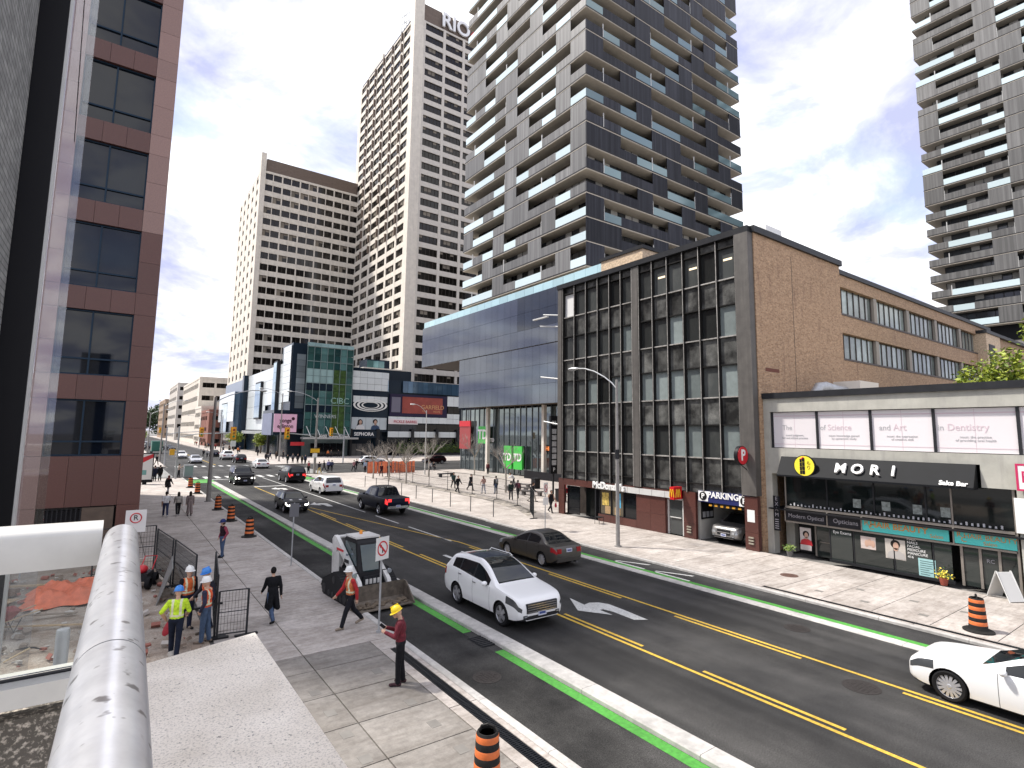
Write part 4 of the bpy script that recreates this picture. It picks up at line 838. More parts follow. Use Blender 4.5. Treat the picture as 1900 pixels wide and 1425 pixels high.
for i, (a, b_) in enumerate(floors):
    lo = floors[i-1][1] if i else 2.55
    # spandrel under the window, in three panels, and pier stones to the right
    for q in range(3): gp(uL+q*(uR-uL)/3, uL+(q+1)*(uR-uL)/3, lo, a, GRL)
    for m0, m1 in ((lo, a), (a, (a+b_)/2), ((a+b_)/2, b_)): gp(uR, uE, m0, m1, GRP if i > 2 else GRL); gp(uL-1.3, uL, m0, m1, GRP)
    w = uR-uL; b = MB(); b.box(0, w, -.02, 0, 0, b_-a, 0)
    for x in (0, w*.44, w-.06): b.box(x, x+.07, -.12, -.02, 0, b_-a, 1)
    for z in (0, (b_-a)*.24, b_-a-.07): b.box(0, w, -.11, -.02, z, z+.07, 1)
    link('window', b.mesh('window', [mat('granite_window', (.006,.009,.016), .03, 0, .45, rand=.3), mat('navy_frame_metal', (.015,.03,.05), .4, .3)]), gb, FG.p(uL, a, -.28), (0,0,0))
gp(uR, uE, .1, 1.3, GRL); gp(uR, uE, 1.3, 2.55, GRL); gp(uL-1.3, uL, .1, 2.55, GRP)
MB().box(-13, .58, 31.52, 31.9, 0, 40).build('backing', JOINT, gb); MB().box(-3.2,.3,31.2,31.38,.1,2.4).build('gate_recess', BLACK, gb)
for i in range(12): MB().box(-2.4+i*.16, -2.36+i*.16, 31.05, 31.1, .1, 2.5).build('gate_bar', DKMETAL, gb)
MB().box(.6, 1.19, 31.55, 61, 0, 40).build('street_wall', GRL, gb)
MB().box(-.9,.25,31.02,31.15,.1,2.5).build('timber_screen', mat('brown_boards', (.10,.07,.05), .7, var=.3), gb)
# brick wall right beside the balcony
GBR = mat('grey_brick', (.3,.3,.3), .8, build=bricks((.30,.30,.29), (.22,.22,.215), (.12,.12,.12), .30, .065, .007))
wl = thing('grey_brick_wall', 'grey narrow-brick wall rising at the upper left edge', 'wall', (-1.2,6,0)); MB().box(-2.6, -.95, 5.2, 7.0, 0, 12).build('brickwork', GBR, wl)
pt = thing('dark_wall_end', 'black metal end panel between the grey brick wall and the glass screen', 'panel', (-1,7.2,0)); MB().box(-1.4, -.72, 7.03, 7.2, 0, 12).build('panel', mat('black_panel', (.012,.012,.014), .35, .2), pt); MB().box(-.72, -.70, 7.05, 7.18, 0, 12).build('bright_edge', ALUW, pt)
sg = thing('glass_screen', 'tall clear glass wind screen in front of the granite office', 'glass screen', (-.6,7.3,2))
def glass_mat(name, tint, refl):
    m = bpy.data.materials.new(name); m.use_nodes = True; N, L = m.node_tree.nodes, m.node_tree.links; N.clear()
    o = N.new('ShaderNodeOutputMaterial'); mx = N.new('ShaderNodeMixShader'); t = N.new('ShaderNodeBsdfTransparent'); g = N.new('ShaderNodeBsdfGlossy'); f = N.new('ShaderNodeFresnel')
    t.inputs[0].default_value = (*tint, 1); g.inputs['Roughness'].default_value = .02; g.inputs[0].default_value = (.9,.93,1,1); f.inputs[0].default_value = refl
    ns = N.new('ShaderNodeTexNoise'); ns.inputs['Scale'].default_value = 3; ad = N.new('ShaderNodeMath'); ad.operation = 'MULTIPLY_ADD'; ad.inputs[1].default_value = .05
    gg = N.new('ShaderNodeNewGeometry'); L.new(gg.outputs['Position'], ns.inputs[0]); L.new(ns.outputs[0], ad.inputs[0]); L.new(f.outputs[0], ad.inputs[2])
    L.new(ad.outputs[0], mx.inputs[0]); L.new(t.outputs[0], mx.inputs[1]); L.new(g.outputs[0], mx.inputs[2]); L.new(mx.outputs[0], o.inputs[0]); MATS[name] = m; return m
SGL = glass_mat('screen_glass', (.90,.91,.92), 1.6); MB().box(-.70, -.50, 7.2, 7.215, 2.0, 12).build('pane', SGL, sg)
MB().cyl((-.66,7.19,11.9),(-.58,7.19,9.0),.004,n=5).build('cable', DKMETAL, sg)
# balcony railing and stone ledge
ra = thing('balcony_railing', 'thick aluminium balcony handrail with glass infill in the near left corner', 'railing', (0,1.5,4.6))
def alu_build(k):
    c = k['mul'](k['c'], k['ramp'](k['noise'](9., 5, .7), (.3, (.80,.81,.84)), (.7, (1.08,)*3)))
    return k['mixc'](k['ramp'](k['noise'](38., 2, .5), (.64, (0,0,0)), (.70, (1,1,1))), k['mul'](c, k['ramp'](k['noise'](3.5, 6, .75), (.38, (.84,.83,.82)), (.58, (1,)*3))), (.20,.19,.19))
ALT = mat('brushed_aluminium', (.62,.62,.63), .30, .55, build=alu_build); ALP = mat('painted_rail', (.58,.57,.53), .35, .1, var=.06, vscale=12)
b = MB(); b.lathe([(.043,-.02),(.043,.95)], (0,0,0), 40); me = b.mesh('handrail', ALT, smooth=True)
o = link('handrail', me, ra, (.0004,.02,5.665), (R(-90),0,-.02)); me2 = MB().lathe([(.043,.0),(.043,1.12),(.041,1.13),(.026,1.134),(0,1.134)], (0,0,0), 40).mesh('handrail', ALT, smooth=True); link('handrail', me2, ra, (.0195,.974,5.665), (R(-90),0,-.02)); link('handrail_joint', MB().lathe([(.0415,0),(.0415,.006)], (0,0,0), 32).mesh('handrail_joint', DKMETAL), ra, (.0194,.969,5.665), (R(-90),0,-.02))
b = MB(); n = 10; prof = [(2.06,5.60),(2.06,5.69)]+[(2.06+.06*(1-math.cos(math.pi*i/n))/1., 5.69+.03*math.sin(math.pi*i/n)) for i in range(1,n)]+[(2.18,5.69),(2.18,5.60)]
b.add([(x,y,z) for x in (-1.6,-.005) for y,z in prof], [tuple(range(len(prof)-1,-1,-1)), tuple(range(len(prof),2*len(prof)))]+[(i,(i+1)%len(prof),len(prof)+(i+1)%len(prof),len(prof)+i) for i in range(len(prof))]); b.build('cross_rail', ALP, ra, True)
GRAYGL = glass_mat('railing_glass', (.95,.97,.96), 1.12); MB().box(-1.6, -.01, 2.11, 2.12, 5.31, 5.60).build('glass_infill', GRAYGL, ra)
MB().box(-1.6, -.02, 2.05, 2.18, 5.245, 5.30).build('bottom_rail', ALP, ra); MB().box(-1.6,-.02,2.105,2.125,5.30,5.304).build('gasket', DKMETAL, ra)
MB().lathe([(.022,4.2),(.022,5.22),(.020,5.23),(0,5.23)], (-.10,2.8,0), 16).build('post_stub', STEEL, ra, True)
def stone_build(k):
    n = k['noise']
    c = k['mixc'](k['ramp'](n(70., 3, .6), (.34, (0,0,0)), (.50, (1,1,1))), (.55,.50,.43), k['c'])
    c = k['mixc'](k['ramp'](n(34., 5, .75), (.33, (1,1,1)), (.40, (0,0,0))), c, (.13,.115,.10))
    c = k['mul'](c, k['ramp'](n(2.2, 4), (.3, (.85,.83,.80)), (.7, (1.08,)*3)))
    k['bump'](n(75., 4, .7), .9, .006); return c
STN = mat('exposed_aggregate', (.86,.79,.69), .9, build=stone_build)
ld = thing('stone_ledge', 'pale speckled aggregate ledge below the balcony', 'ledge', (.6,3,3.6)); MB().prism([(-.3,.3),(1.16,.3),(1.16,5.52),(.33,5.26),(-.3,5.08)], 3.7, 4.2).build('coping', STN, ld); MB().box(-.3, 1.0, .3, 4.9, .1, 3.7).build('support_wall', PRECASTG, ld)
ap = thing('balcony_apron', 'dark pebbled concrete apron under the balcony bottom rail', 'wall', (-.8,2.3,4)); MB().box(-1.6,-.03,2.10,2.40,4.2,5.20).build('panel', mat('pebble_dash', (.11,.10,.085), .9, build=stone_build), ap)

# ---------------------------------------------------------------- far end of the street
def blockhouse(name, label, x, y0, y1, h, wm_, wx=14, rows_=4, side=True, cap=None):
    t = thing(name, label, 'building', (x,y0,0)); box_part('core', t, x+.3, x+wx, y0+.3, y1, 0, h-.4, TGLASS); fh = h/(rows_+.6)
    w1 = [(1+i*4.2, 4.2+i*4.2, 3) for i in range(int((y1-y0-2)/4.2))]; tower_face(t, Frame(x,y1,'-X'), y1-y0, .1, rows_, h/rows_, fh*.42, w1, wm_, .2, sill=fh*.35)
    w2 = [(1+i*5.2, 5.4+i*5.2, 3) for i in range(int((wx-2)/5.2))]; tower_face(t, Frame(x,y0,'-Y'), wx, .1, rows_, h/rows_, fh*.42, w2, wm_, .2, sill=fh*.35)
    MB().box(x-.15, x+wx, y0-.15, y1, h, h+.9).build('parapet', wm_, t); MB().box(x+.4,x+wx,y0+.4,y1,h-.3,h).build('roof', PRECASTG, t)
    return t
blockhouse('office_building', 'beige five-storey office block beyond the mall', 27.5, 262, 330, 27, PRECAST, 26, 5)
blockhouse('office_building', 'pale grey block with a dark end behind the beige office block', 26, 345, 400, 30, PRECASTG, 22, 6)
blockhouse('brick_building', 'small red brick building in front of the beige office block', 26.5, 218, 240, 12.0, mat('far_brick', (.24,.10,.07), .8), 12, 3)
blockhouse('corner_building', 'beige low building with an orange lit shopfront down the street', 26.5, 241, 260, 14, PRECAST, 12, 3)
blockhouse('apartment_block', 'distant tan apartment block at the end of the street', 25, 415, 470, 24, mat('far_tan', (.42,.31,.22), .8), 16, 5)

# ---------------------------------------------------------------- vehicles
def interp(pts, x):
    if x <= pts[0][0]: return pts[0][1]
    for (a, va), (b, vb) in zip(pts, pts[1:]):
        if x <= b:
            t = (x-a)/(b-a); return va+(vb-va)*t
    return pts[-1][1]
def smooth_interp(pts):
    """monotone cubic through the control points"""
    n = len(pts); d = [(pts[i+1][1]-pts[i][1])/(pts[i+1][0]-pts[i][0]) for i in range(n-1)]
    m = [d[0]]+[0 if d[i-1]*d[i] <= 0 else 2*d[i-1]*d[i]/(d[i-1]+d[i]) for i in range(1, n-1)]+[d[-1]]
    def f(x):
        if x <= pts[0][0]: return pts[0][1]
        for i in range(n-1):
            if x <= pts[i+1][0]:
                h = pts[i+1][0]-pts[i][0]; t = (x-pts[i][0])/h
                return (2*t**3-3*t*t+1)*pts[i][1]+(t**3-2*t*t+t)*h*m[i]+(-2*t**3+3*t*t)*pts[i+1][1]+(t**3-t*t)*h*m[i+1]
        return pts[-1][1]
    return f
CGLASS = mat('car_glass', (.008,.010,.012), .03, 0, .6); TYRE = mat('tyre', (.012,.012,.013), .8, bump=.1); WELL = mat('wheel_well', (.006,.006,.006), .9); TRIM = mat('black_trim', (.02,.02,.022), .55); CHROME = mat('chrome', (.6,.6,.62), .18, .9)
RIMM = mat('alloy', (.60,.60,.62), .3, .6); LAMPG = mat('lamp_glass', (.36,.38,.40), .08, .3, .8); TAIL = mat('tail_lamp', (.32,.008,.012), .15, 0, .7); LIT = mat('lit_lamp', (1,.95,.85), .2, emit=3.); TAILON = mat('lit_tail', (.7,.03,.03), .2, emit=.8); PLATE = mat('plate', (.55,.57,.66), .5); AMBER = mat('amber', (.7,.25,.02), .3); PINK = mat('plate_ink', (.05,.08,.25), .5)
def paint(name, col, metal=.0, rough=.28): return mat('paint_'+name, col, rough, metal, .35, coat=.7 if max(col) > .3 else .06)
def wheel_mesh(r, w, spokes, rimmat, key):
    k = ('wheel', key)
    if k in CACHE: return CACHE[k]
    t = MB().lathe([(r*.70,-w*.45),(r*.88,-w*.5),(r*.97,-w*.40),(r,-w*.2),(r,w*.2),(r*.97,w*.40),(r*.88,w*.5),(r*.70,w*.45)], (0,0,0), 28, ax='Y', cap=False).mesh('wheel', TYRE, smooth=True)
    b = MB(); b.lathe([(r*.78,w*.30),(r*.77,w*.44),(r*.72,w*.45),(r*.68,w*.30),(r*.66,-.02)], (0,0,0), 28, 0, 'Y', cap=False)
    b.lathe([(r*.15,w*.22),(r*.15,w*.40),(r*.1,w*.43),(0,w*.43)], (0,0,0), 14, 0, 'Y')
    for i in range(spokes):
        a = 2*math.pi*i/spokes; c, s_ = math.cos(a), math.sin(a); hw0, hw1 = r*.5/spokes**.75, r*.62/spokes**.75
        vs = []
        for rad, hw, y in ((r*.10,hw0,w*.40),(r*.71,hw1,w*.38)):
            for q in (-hw, hw):
                vs += [(rad*c-q*s_, y, rad*s_+q*c), (rad*c-q*s_, y-.05, rad*s_+q*c)]
        b.add(vs, [(0,2,6,4),(1,5,7,3),(0,4,5,1),(2,3,7,6)], 0)
    b.lathe([(r*.70,.0),(0,.0)], (0,0,0), 20, 1, 'Y', cap=False)
    CACHE[k] = (t, b.mesh('rim', [rimmat, WELL], smooth=False)); return CACHE[k]
def car(name, label, cat, loc, heading, P):
    """heading: angle of the nose from +X. P: profile measured back from the nose"""
    root = thing(name, label, cat, loc, heading, local=True)
    Ln, Wd = P['L'], P['W']; hw = Wd/2; top = smooth_interp(P['top']); belt = smooth_interp(P['belt']); zb0 = P.get('zb', .22)
    bot = smooth_interp([(0,zb0+.10),(.35,zb0+.02),(.8,zb0),(Ln-.9,zb0),(Ln-.3,zb0+.06),(Ln,zb0+.2)])
    en = P.get('ends', (.74,.90,.97)); wd = smooth_interp([(0,en[0]),(.10,en[1]),(.4,en[2]),(.95,1),(Ln-.8,1),(Ln-.3,.975),(Ln-.07,.92),(Ln,.80)])
    wr = P.get('roof', .70); ws, rg = P['ws'], P['rg']; sides = P['side']; hmax = max(z for _, z in P['top'])
    keys = {0., Ln, ws[0], ws[1], rg[0], rg[1]}; [keys.update(s_) for s_ in sides]; keys.update(P.get('cuts', ()))
    keys |= {.03,.1,.22,.4,.55, Ln-.03, Ln-.1, Ln-.22, Ln-.38}
    xs = sorted(keys); xx = []
    for a, b in zip(xs, xs[1:]):
        n = max(1, int(math.ceil((b-a)/.11))); xx += [a+(b-a)*i/n for i in range(n)]
    xx.append(Ln); xx = [x for i, x in enumerate(xx) if i == 0 or x-xx[i-1] > .004]
    rings = []
    for x in xx:
        zt = top(x); zl = min(belt(x), zt-.035); zb = bot(x); w = hw*wd(x); c = zt-zl; hh = zl-zb
        cf = min(1, max(0, (c-.05)/(hmax-P['belt'][len(P['belt'])//2][1]-.05))); yb = w*.972; yt = yb+(hw*wr-yb)*cf if cf > 0 else yb
        yt = min(yt, yb-.02); zs_ = zl+c*(.55+.33*cf)
        half = [(0,zb),(w*.55,zb),(w*.86,zb),(w*.955,zb+.06),(w*.985,zb+hh*.25),(w,zb+hh*.5),(w*.998,zb+hh*.7),(w*.99,zb+hh*.86),(yb,zl)]
        for q in (.09,.32,.6,.88,1.): half.append((yb+(yt-yb)*q, zl+(zs_-zl)*q))
        half += [(yt*.93, zt-(zt-zs_)*.42), (yt*.82, zt-(zt-zs_)*.14), (yt*.5, zt-(zt-zs_)*.03), (0, zt)]
        rings.append((x, half))
    nh = len(rings[0][1]); nr = 2*nh-2; vs = []
    for x, h in rings: vs += [(Ln/2-x, y, z) for y, z in h]+[(Ln/2-x, -y, z) for y, z in h[-2:0:-1]]
    fs, ms = [], []; B_SIDE = 8
    hl, tl = P.get('hl', (.5,.05)), P.get('tl', .3)
    for i in range(len(rings)-1):
        xm = (rings[i][0]+rings[i+1][0])/2
        for k in range(nr):
            k2 = (k+1) % nr; fs.append((i*nr+k, i*nr+k2, (i+1)*nr+k2, (i+1)*nr+k))
            j = k if k < nh-1 else nr-1-k; m = 0          # j: half-ring segment number from the bottom
            if j <= 2: m = 1
            if P.get('clad') and j == 3: m = 1
            if 9 <= j <= 11 and sides[0][0] <= xm <= sides[-1][1]: m = 1
            if 9 <= j <= 11 and any(a <= xm <= b for a, b in sides): m = 3
            if j >= 15 and ws[0] < xm < ws[1]: m = 2
            if j >= 15 and rg[0] < xm < rg[1]: m = 4
            if P.get('roofglass') and j >= 15 and P['roofglass'][0] < xm < P['roofglass'][1]: m = 7
            if 'bed' in P and j >= 15 and P['bed'][0] < xm < P['bed'][1]: m = 1
            if xm < hl[0] and xm > hl[1] and j in (6,7): m = 5
            if xm > Ln-tl and j in P.get('tlrows', (6,7)): m = 6
            ms.append(m)
    fs.append(tuple(range(nr))[::-1]); ms.append(P.get('capm', 0)); fs.append(tuple((len(rings)-1)*nr+k for k in range(nr))); ms.append(0)
    mats_ = [P['paint'], TRIM, CGLASS, CGLASS, CGLASS, P.get('hlm', LAMPG), P.get('tlm', TAIL), CGLASS, WELL]
    me = bpy.data.meshes.new('b'); me.from_pydata(vs, [], [f[::-1] for f in fs]); [me.materials.append(m) for m in mats_]; me.polygons.foreach_set('material_index', ms)
    bm = bmesh.new(); bm.from_mesh(me); bmesh.ops.recalc_face_normals(bm, faces=bm.faces); bm.to_mesh(me); bm.free()
    tmp = bpy.data.objects.new('b', me)
    ax = (P['fo'], P['fo']+P['wb']); rw = P['rw']; c = MB()
    for a in ax:
        for s_ in (-1, 1): c.lathe([(rw*1.13, s_*(hw-.30)),(rw*1.13, s_*(hw+.3))] if s_ > 0 else [(rw*1.13,-hw-.3),(rw*1.13,-hw+.30)], (Ln/2-a, 0, rw), 26, 8, 'Y')
    cm = c.mesh('c', mats_); bm = bmesh.new(); bm.from_mesh(cm); bmesh.ops.recalc_face_normals(bm, faces=bm.faces); bm.to_mesh(cm); bm.free()
    co = bpy.data.objects.new('c', cm)
    md = tmp.modifiers.new('w', 'BOOLEAN'); md.object = co; md.operation = 'DIFFERENCE'; md.solver = 'EXACT'
    res = evaluated_mesh(tmp, co)
    if len(res.polygons) < 200: res = me
    # split by region: paintwork stays one body, each pane and lamp becomes a part
    groups = {}
    for p in res.polygons:
        m = p.material_index; s_ = p.center.y > 0
        key = ('body',) if m in (0,1,8) else ('windshield',) if m == 2 else ('rear_window',) if m == 4 else ('sunroof',) if m == 7 else ('headlight', s_) if m == 5 else ('taillight', s_) if m == 6 else ('side_window', s_, sum(1 for a, b in sides if Ln/2-p.center.x > b))
        groups.setdefault(key, []).append(p)
    for key, ps_ in groups.items():
        ids = {}; v2, f2, m2 = [], [], []
        for p in ps_:
            f = []
            for vi in p.vertices:
                if vi not in ids: ids[vi] = len(v2); v2.append(tuple(res.vertices[vi].co))
                f.append(ids[vi])
            f2.append(f); m2.append(p.material_index)
        g = bpy.data.meshes.new(key[0]); g.from_pydata(v2, [], f2); [g.materials.append(m) for m in mats_]; g.polygons.foreach_set('material_index', m2)
        g.polygons.foreach_set('use_smooth', [True]*len(f2)); g.set_sharp_from_angle(angle=R(32)); g.update(); link(key[0], g, root)
    tm, rm = wheel_mesh(rw, .235, P.get('spokes', 5), P.get('rim', RIMM), (round(rw,3), P.get('spokes',5), P.get('rim', RIMM).name))
    for a in ax:
        for s_ in (1, -1):
            w = link('wheel', tm, root, (Ln/2-a, s_*(hw-.135), rw), (0,0,0 if s_ > 0 else math.pi)); r_ = link('rim', rm, w); 
    # face of the car
    zf = P.get('face', (.42,.66)); fx = Ln/2-.0; gw = P.get('gw', .42)*hw; b = MB(); b.box(fx-.06, fx+.012, -gw*1.05, gw*1.05, zf[0], zf[1]); gr = b.build('grille', TRIM, root)
    n = P.get('slats', 3)
    for i in range(n): z = zf[0]+(zf[1]-zf[0])*(i+.5)/n; MB().box(fx+.012, fx+.028, -gw, gw, z-.016, z+.016).build('grille_slat', P.get('slatm', CHROME), gr)
    zi = bot(.1); b = MB(); b.box(fx-.05, fx+.01, -hw*.62, hw*.62, zi+.05, zf[0]-.07); b.build('lower_intake', TRIM, root)
    if P.get('front_plate', True):
        pz = zi+.17; q = MB().box(fx+.012, fx+.024, -.16, .16, pz-.05, pz+.10).build('number_plate', PLATE, root); MB().box(fx+.0245, fx+.0255, -.12, .12, pz-.01, pz+.06).build('plate_text', PINK, q)
    for s_ in (-1, 1):
        MB().box(fx-.10, fx+.006, s_*hw*.66-.09, s_*hw*.66+.06, zi+.06, zi+.19).build('fog_housing', TRIM, root); MB().box(fx+.006, fx+.014, s_*hw*.66-.06, s_*hw*.66+.04, zi+.13, zi+.17).build('fog_lamp', P.get('fogm', LAMPG), root)
        mx_ = Ln/2-ws[0]-.42; my = s_*(hw*.99+.09); zm = belt(ws[0]+.45)+.07; b = MB(); b.ell((mx_,my,zm), .075, .11, .075, 0, 12, 8); b.box(mx_-.02, mx_+.02, min(my-s_*.15,my), max(my-s_*.15,my), zm-.07, zm-.04, 1); b.build('mirror', [P['paint'], TRIM], root, True)
        for a in P.get('handles', ()): MB().box(Ln/2-a-.09, Ln/2-a+.09, s_*hw-.012 if s_ > 0 else -hw-.02, s_*hw+.02 if s_ > 0 else -hw+.012, belt(a)-.10, belt(a)-.075).build('door_handle', P.get('hm', P['paint']), root)
        for a in P.get('seams', ()):
            h = next(h for x, h in rings if abs(x-a) < .06); b = MB(); q = [(Ln/2-a, s_*(y+.002), z) for y, z in h[3:9]]
            b.add([(x+d, y, z) for x, y, z in q for d in (-.005,.005)], [(2*i,2*i+1,2*i+3,2*i+2) for i in range(len(q)-1)]); b.build('door_seam', TRIM, root)
    for s_ in (-1, 1):
        zl_ = belt(Ln-.12)-.03; y0, y1 = sorted((s_*hw*P.get('lampin', .52), s_*hw*.79)); MB().box(-Ln/2-.014, -Ln/2+.12, y0, y1, zl_-.20, zl_).build('rear_lamp', P.get('tlm', TAIL), root)
        y0, y1 = sorted((s_*hw*.56, s_*hw*.735)); zh = belt(.12)-.04; P.get('fl', True) and MB().box(Ln/2-.10, Ln/2+.004, y0, y1, zh-.13, zh).build('front_lamp', P.get('hlm', LAMPG), root)
    rx = -Ln/2; zr = P.get('rplate', .62); q = MB().box(rx-.022, rx+.03, -.16, .16, zr, zr+.15).build('number_plate', PLATE, root); MB().box(rx-.0235, rx-.0225, -.12, .12, zr+.04, zr+.11).build('plate_text', PINK, q)
    MB().box(rx-.015, rx+.25, -hw*.78, hw*.78, bot(Ln)-.06, bot(Ln)+.12).build('rear_bumper', P.get('rbm', TRIM), root)
    if P.get('pipe'): MB().cyl((rx-.03,-hw*.5,.24),(rx+.2,-hw*.5,.24),.035,n=10).build('exhaust', CHROME, root)
    if P.get('rails'):
        for s_ in (-1, 1): MB().tube([(Ln/2-P['rails'][0], s_*hw*wr*.97, top(P['rails'][0])-.02),(Ln/2-P['rails'][0]-.15, s_*hw*wr*.97, hmax+.012),(Ln/2-P['rails'][1]+.15, s_*hw*wr*.97, hmax+.006),(Ln/2-P['rails'][1], s_*hw*wr*.97, top(P['rails'][1])-.04)], .013, 6).build('roof_rail', P.get('railm', CHROME), root)
    return root, P
def suv(H=1.68, L_=4.70, W_=1.88, **k):
    s = H/1.68; a = L_/4.70
    d = dict(L=L_, W=W_, fo=.93*a, wb=2.72*a, rw=.365, top=[(0,.66*s),(.06,.82*s),(.28*a,.95*s),(.9*a,1.06*s),(1.22*a,1.11*s),(1.30*a,1.14*s),(2.12*a,1.56*s),(2.6*a,1.67*s),(3.3*a,1.67*s),(4.12*a,1.58*s),(4.5*a,1.14*s),(4.64*a,1.02*s),(4.70*a,.72*s)],
        belt=[(0,.64*s),(.3*a,.90*s),(1.2*a,1.0*s),(2.4*a,1.05*s),(4.1*a,1.17*s),(4.5*a,1.08*s),(4.7*a,.70*s)], ws=(1.30*a,2.12*a), rg=(4.12*a,4.5*a), side=[(1.62*a,2.55*a),(2.62*a,3.45*a),(3.52*a,3.98*a)], roof=.70, clad=True, handles=(2.45*a,3.4*a), seams=(1.55*a,2.58*a,3.5*a), face=(.52*s,.82*s), zb=.24, rplate=.85*s)
    d.update(k); return d
def sedan(H=1.44, L_=4.55, W_=1.77, **k):
    s = H/1.44; a = L_/4.55
    d = dict(L=L_, W=W_, fo=.92*a, wb=2.70*a, rw=.32, top=[(0,.52*s),(.06,.64*s),(.3*a,.75*s),(1.0*a,.87*s),(1.15*a,.90*s),(1.22*a,.92*s),(2.15*a,1.36*s),(2.55*a,1.44*s),(2.9*a,1.43*s),(3.25*a,1.38*s),(3.98*a,1.02*s),(4.15*a,1.0*s),(4.46*a,.97*s),(4.55*a,.80*s)],
        belt=[(0,.50*s),(.3*a,.70*s),(1.2*a,.86*s),(2.3*a,.92*s),(3.6*a,.97*s),(4.4*a,.93*s),(4.55*a,.78*s)], ws=(1.22*a,2.12*a), rg=(3.25*a,3.98*a), side=[(1.62*a,2.48*a),(2.56*a,3.42*a)], roof=.66, handles=(2.42*a,3.3*a), seams=(1.5*a,2.52*a,3.45*a), face=(.42*s,.60*s), zb=.17, rplate=.66*s)
    d.update(k); return d
PW = paint('white', (.80,.80,.79)); PG = paint('grey_taupe', (.105,.098,.088), .55); PB = paint('black', (.012,.012,.014)); PN = paint('navy', (.012,.015,.03), .3); PS = paint('silver', (.48,.49,.50), .6); PSO = paint('pewter', (.27,.265,.26), .6); PDR = paint('maroon', (.04,.012,.014), .3)
N_, S_ = R(90), R(-90)
car('white_suv', 'white SUV with dark glass roof driving towards the camera', 'car', (11.2,16.25,0), S_, suv(1.73, 4.74, 1.90, hlm=mat('dark_lamp', (.07,.075,.08), .1, .2, .8), paint=PW, rim=mat('two_tone_alloy', (.40,.40,.41), .3, .6), spokes=5, roofglass=(2.15,3.75), slats=4, gw=.60, face=(.54,.82), fl=False, hl=(.66,.05), fogm=LAMPG, slatm=CHROME, hm=CHROME, clad=False, rails=(2.5,4.0), railm=PW))
car('grey_sedan', 'dark taupe sedan driving away past the burger restaurant', 'car', (17.1,21.55,0), N_, sedan(paint=PG, spokes=9, rim=RIMM, tl=.34, pipe=True, rbm=PG, rplate=.72))
car('white_saloon', 'sleek white saloon cut off at the lower right corner', 'car', (16.93,3.45,0), N_, sedan(1.43, 4.72, 1.83, paint=PW, rw=.345, spokes=14, fo=.82, wb=2.85, gw=.34, slats=6, face=(.46,.68), ends=(.80,.93,.985), top=[(0,.66),(.05,.76),(.25,.84),(1.0,.93),(1.3,.97),(1.42,1.0),(2.35,1.38),(2.75,1.43),(3.1,1.42),(3.5,1.36),(4.2,1.06),(4.4,1.04),(4.65,1.0),(4.72,.8)], belt=[(0,.62),(.3,.80),(1.3,.92),(2.4,.95),(3.8,.99),(4.6,.95),(4.72,.78)], ws=(1.42,2.32), rg=(3.5,4.2), side=[(1.85,2.6),(2.68,3.55)], hlm=mat('dark_lamp', (.07,.075,.08)), seams=(1.72,2.75), hl=(.58,.06), cuts=(1.72,2.75), rbm=PW))
car('pewter_crossover', 'boxy pewter crossover nosing out of the parking garage', 'car', (29.85,18.55,.06), R(180), suv(1.63, 4.10, 1.79, paint=PSO, spokes=5, rw=.335, clad=False, top=[(0,.66),(.05,.84),(.2,.96),(.7,1.04),(.92,1.08),(1.0,1.10),(1.62,1.53),(2.0,1.62),(3.4,1.61),(3.8,1.54),(3.98,1.12),(4.06,1.0),(4.10,.7)], ws=(1.0,1.62), rg=(3.8,3.98), side=[(1.25,2.15),(2.22,3.0),(3.08,3.6)], slats=1, hl=(.42,.03), handles=(2.05,2.9), seams=(1.2,2.2,3.05)))
car('black_pickup', 'black pickup truck driving away with its brake lights on', 'pickup', (17.0,40.5,0), N_, dict(L=5.8, W=2.02, fo=1.0, wb=3.57, rw=.41, zb=.38, paint=PN, tlm=TAILON, spokes=5, rim=CHROME, top=[(0,.95),(.05,1.08),(.3,1.18),(1.25,1.24),(1.4,1.27),(1.48,1.29),(2.1,1.82),(2.5,1.92),(3.5,1.91),(3.72,1.86),(3.9,1.27),(3.95,1.26),(5.75,1.26),(5.8,1.1)], belt=[(0,.9),(.4,1.08),(1.4,1.2),(3.7,1.24),(3.9,1.23),(5.7,1.23),(5.8,1.0)], ws=(1.48,2.1), rg=(3.66,3.9), side=[(1.8,2.7),(2.78,3.55)], roof=.74, ends=(.9,.96,.985), handles=(2.55,3.4), seams=(1.75,2.74,3.62), face=(.72,1.1), slats=2, gw=.5, rplate=.62, bed=(4.05,5.7), tl=.16, tlrows=(5,6,7), rbm=CHROME, front_plate=False))
car('white_minivan', 'white minivan driving away behind the black pickup', 'minivan', (17.2,55.1,0), N_, suv(1.74, 5.1, 1.98, paint=PW, rw=.34, spokes=9, clad=False, top=[(0,.66),(.06,.8),(.3,.92),(1.0,1.08),(1.1,1.11),(1.18,1.14),(2.2,1.63),(2.7,1.73),(4.2,1.70),(4.7,1.62),(4.98,1.12),(5.05,1.0),(5.1,.7)], ws=(1.18,2.2), rg=(4.7,4.98), side=[(1.7,2.65),(2.72,3.75),(3.82,4.6)], rbm=PW, hm=CHROME))
car('black_wagon', 'large black full-size SUV waiting ahead of the white minivan', 'car', (17.45,69.0,0), N_, suv(1.92, 5.5, 2.05, paint=PB, tlm=TAILON, rw=.40, spokes=6, clad=False, top=[(0,.9),(.05,1.05),(.3,1.14),(1.2,1.2),(1.35,1.23),(1.43,1.25),(2.1,1.82),(2.5,1.9),(4.8,1.89),(5.15,1.82),(5.42,1.25),(5.46,1.1),(5.5,.8)], ws=(1.43,2.1), rg=(5.15,5.42), side=[(1.8,2.75),(2.83,3.75),(3.85,5.0)], rplate=.9, tl=.2))
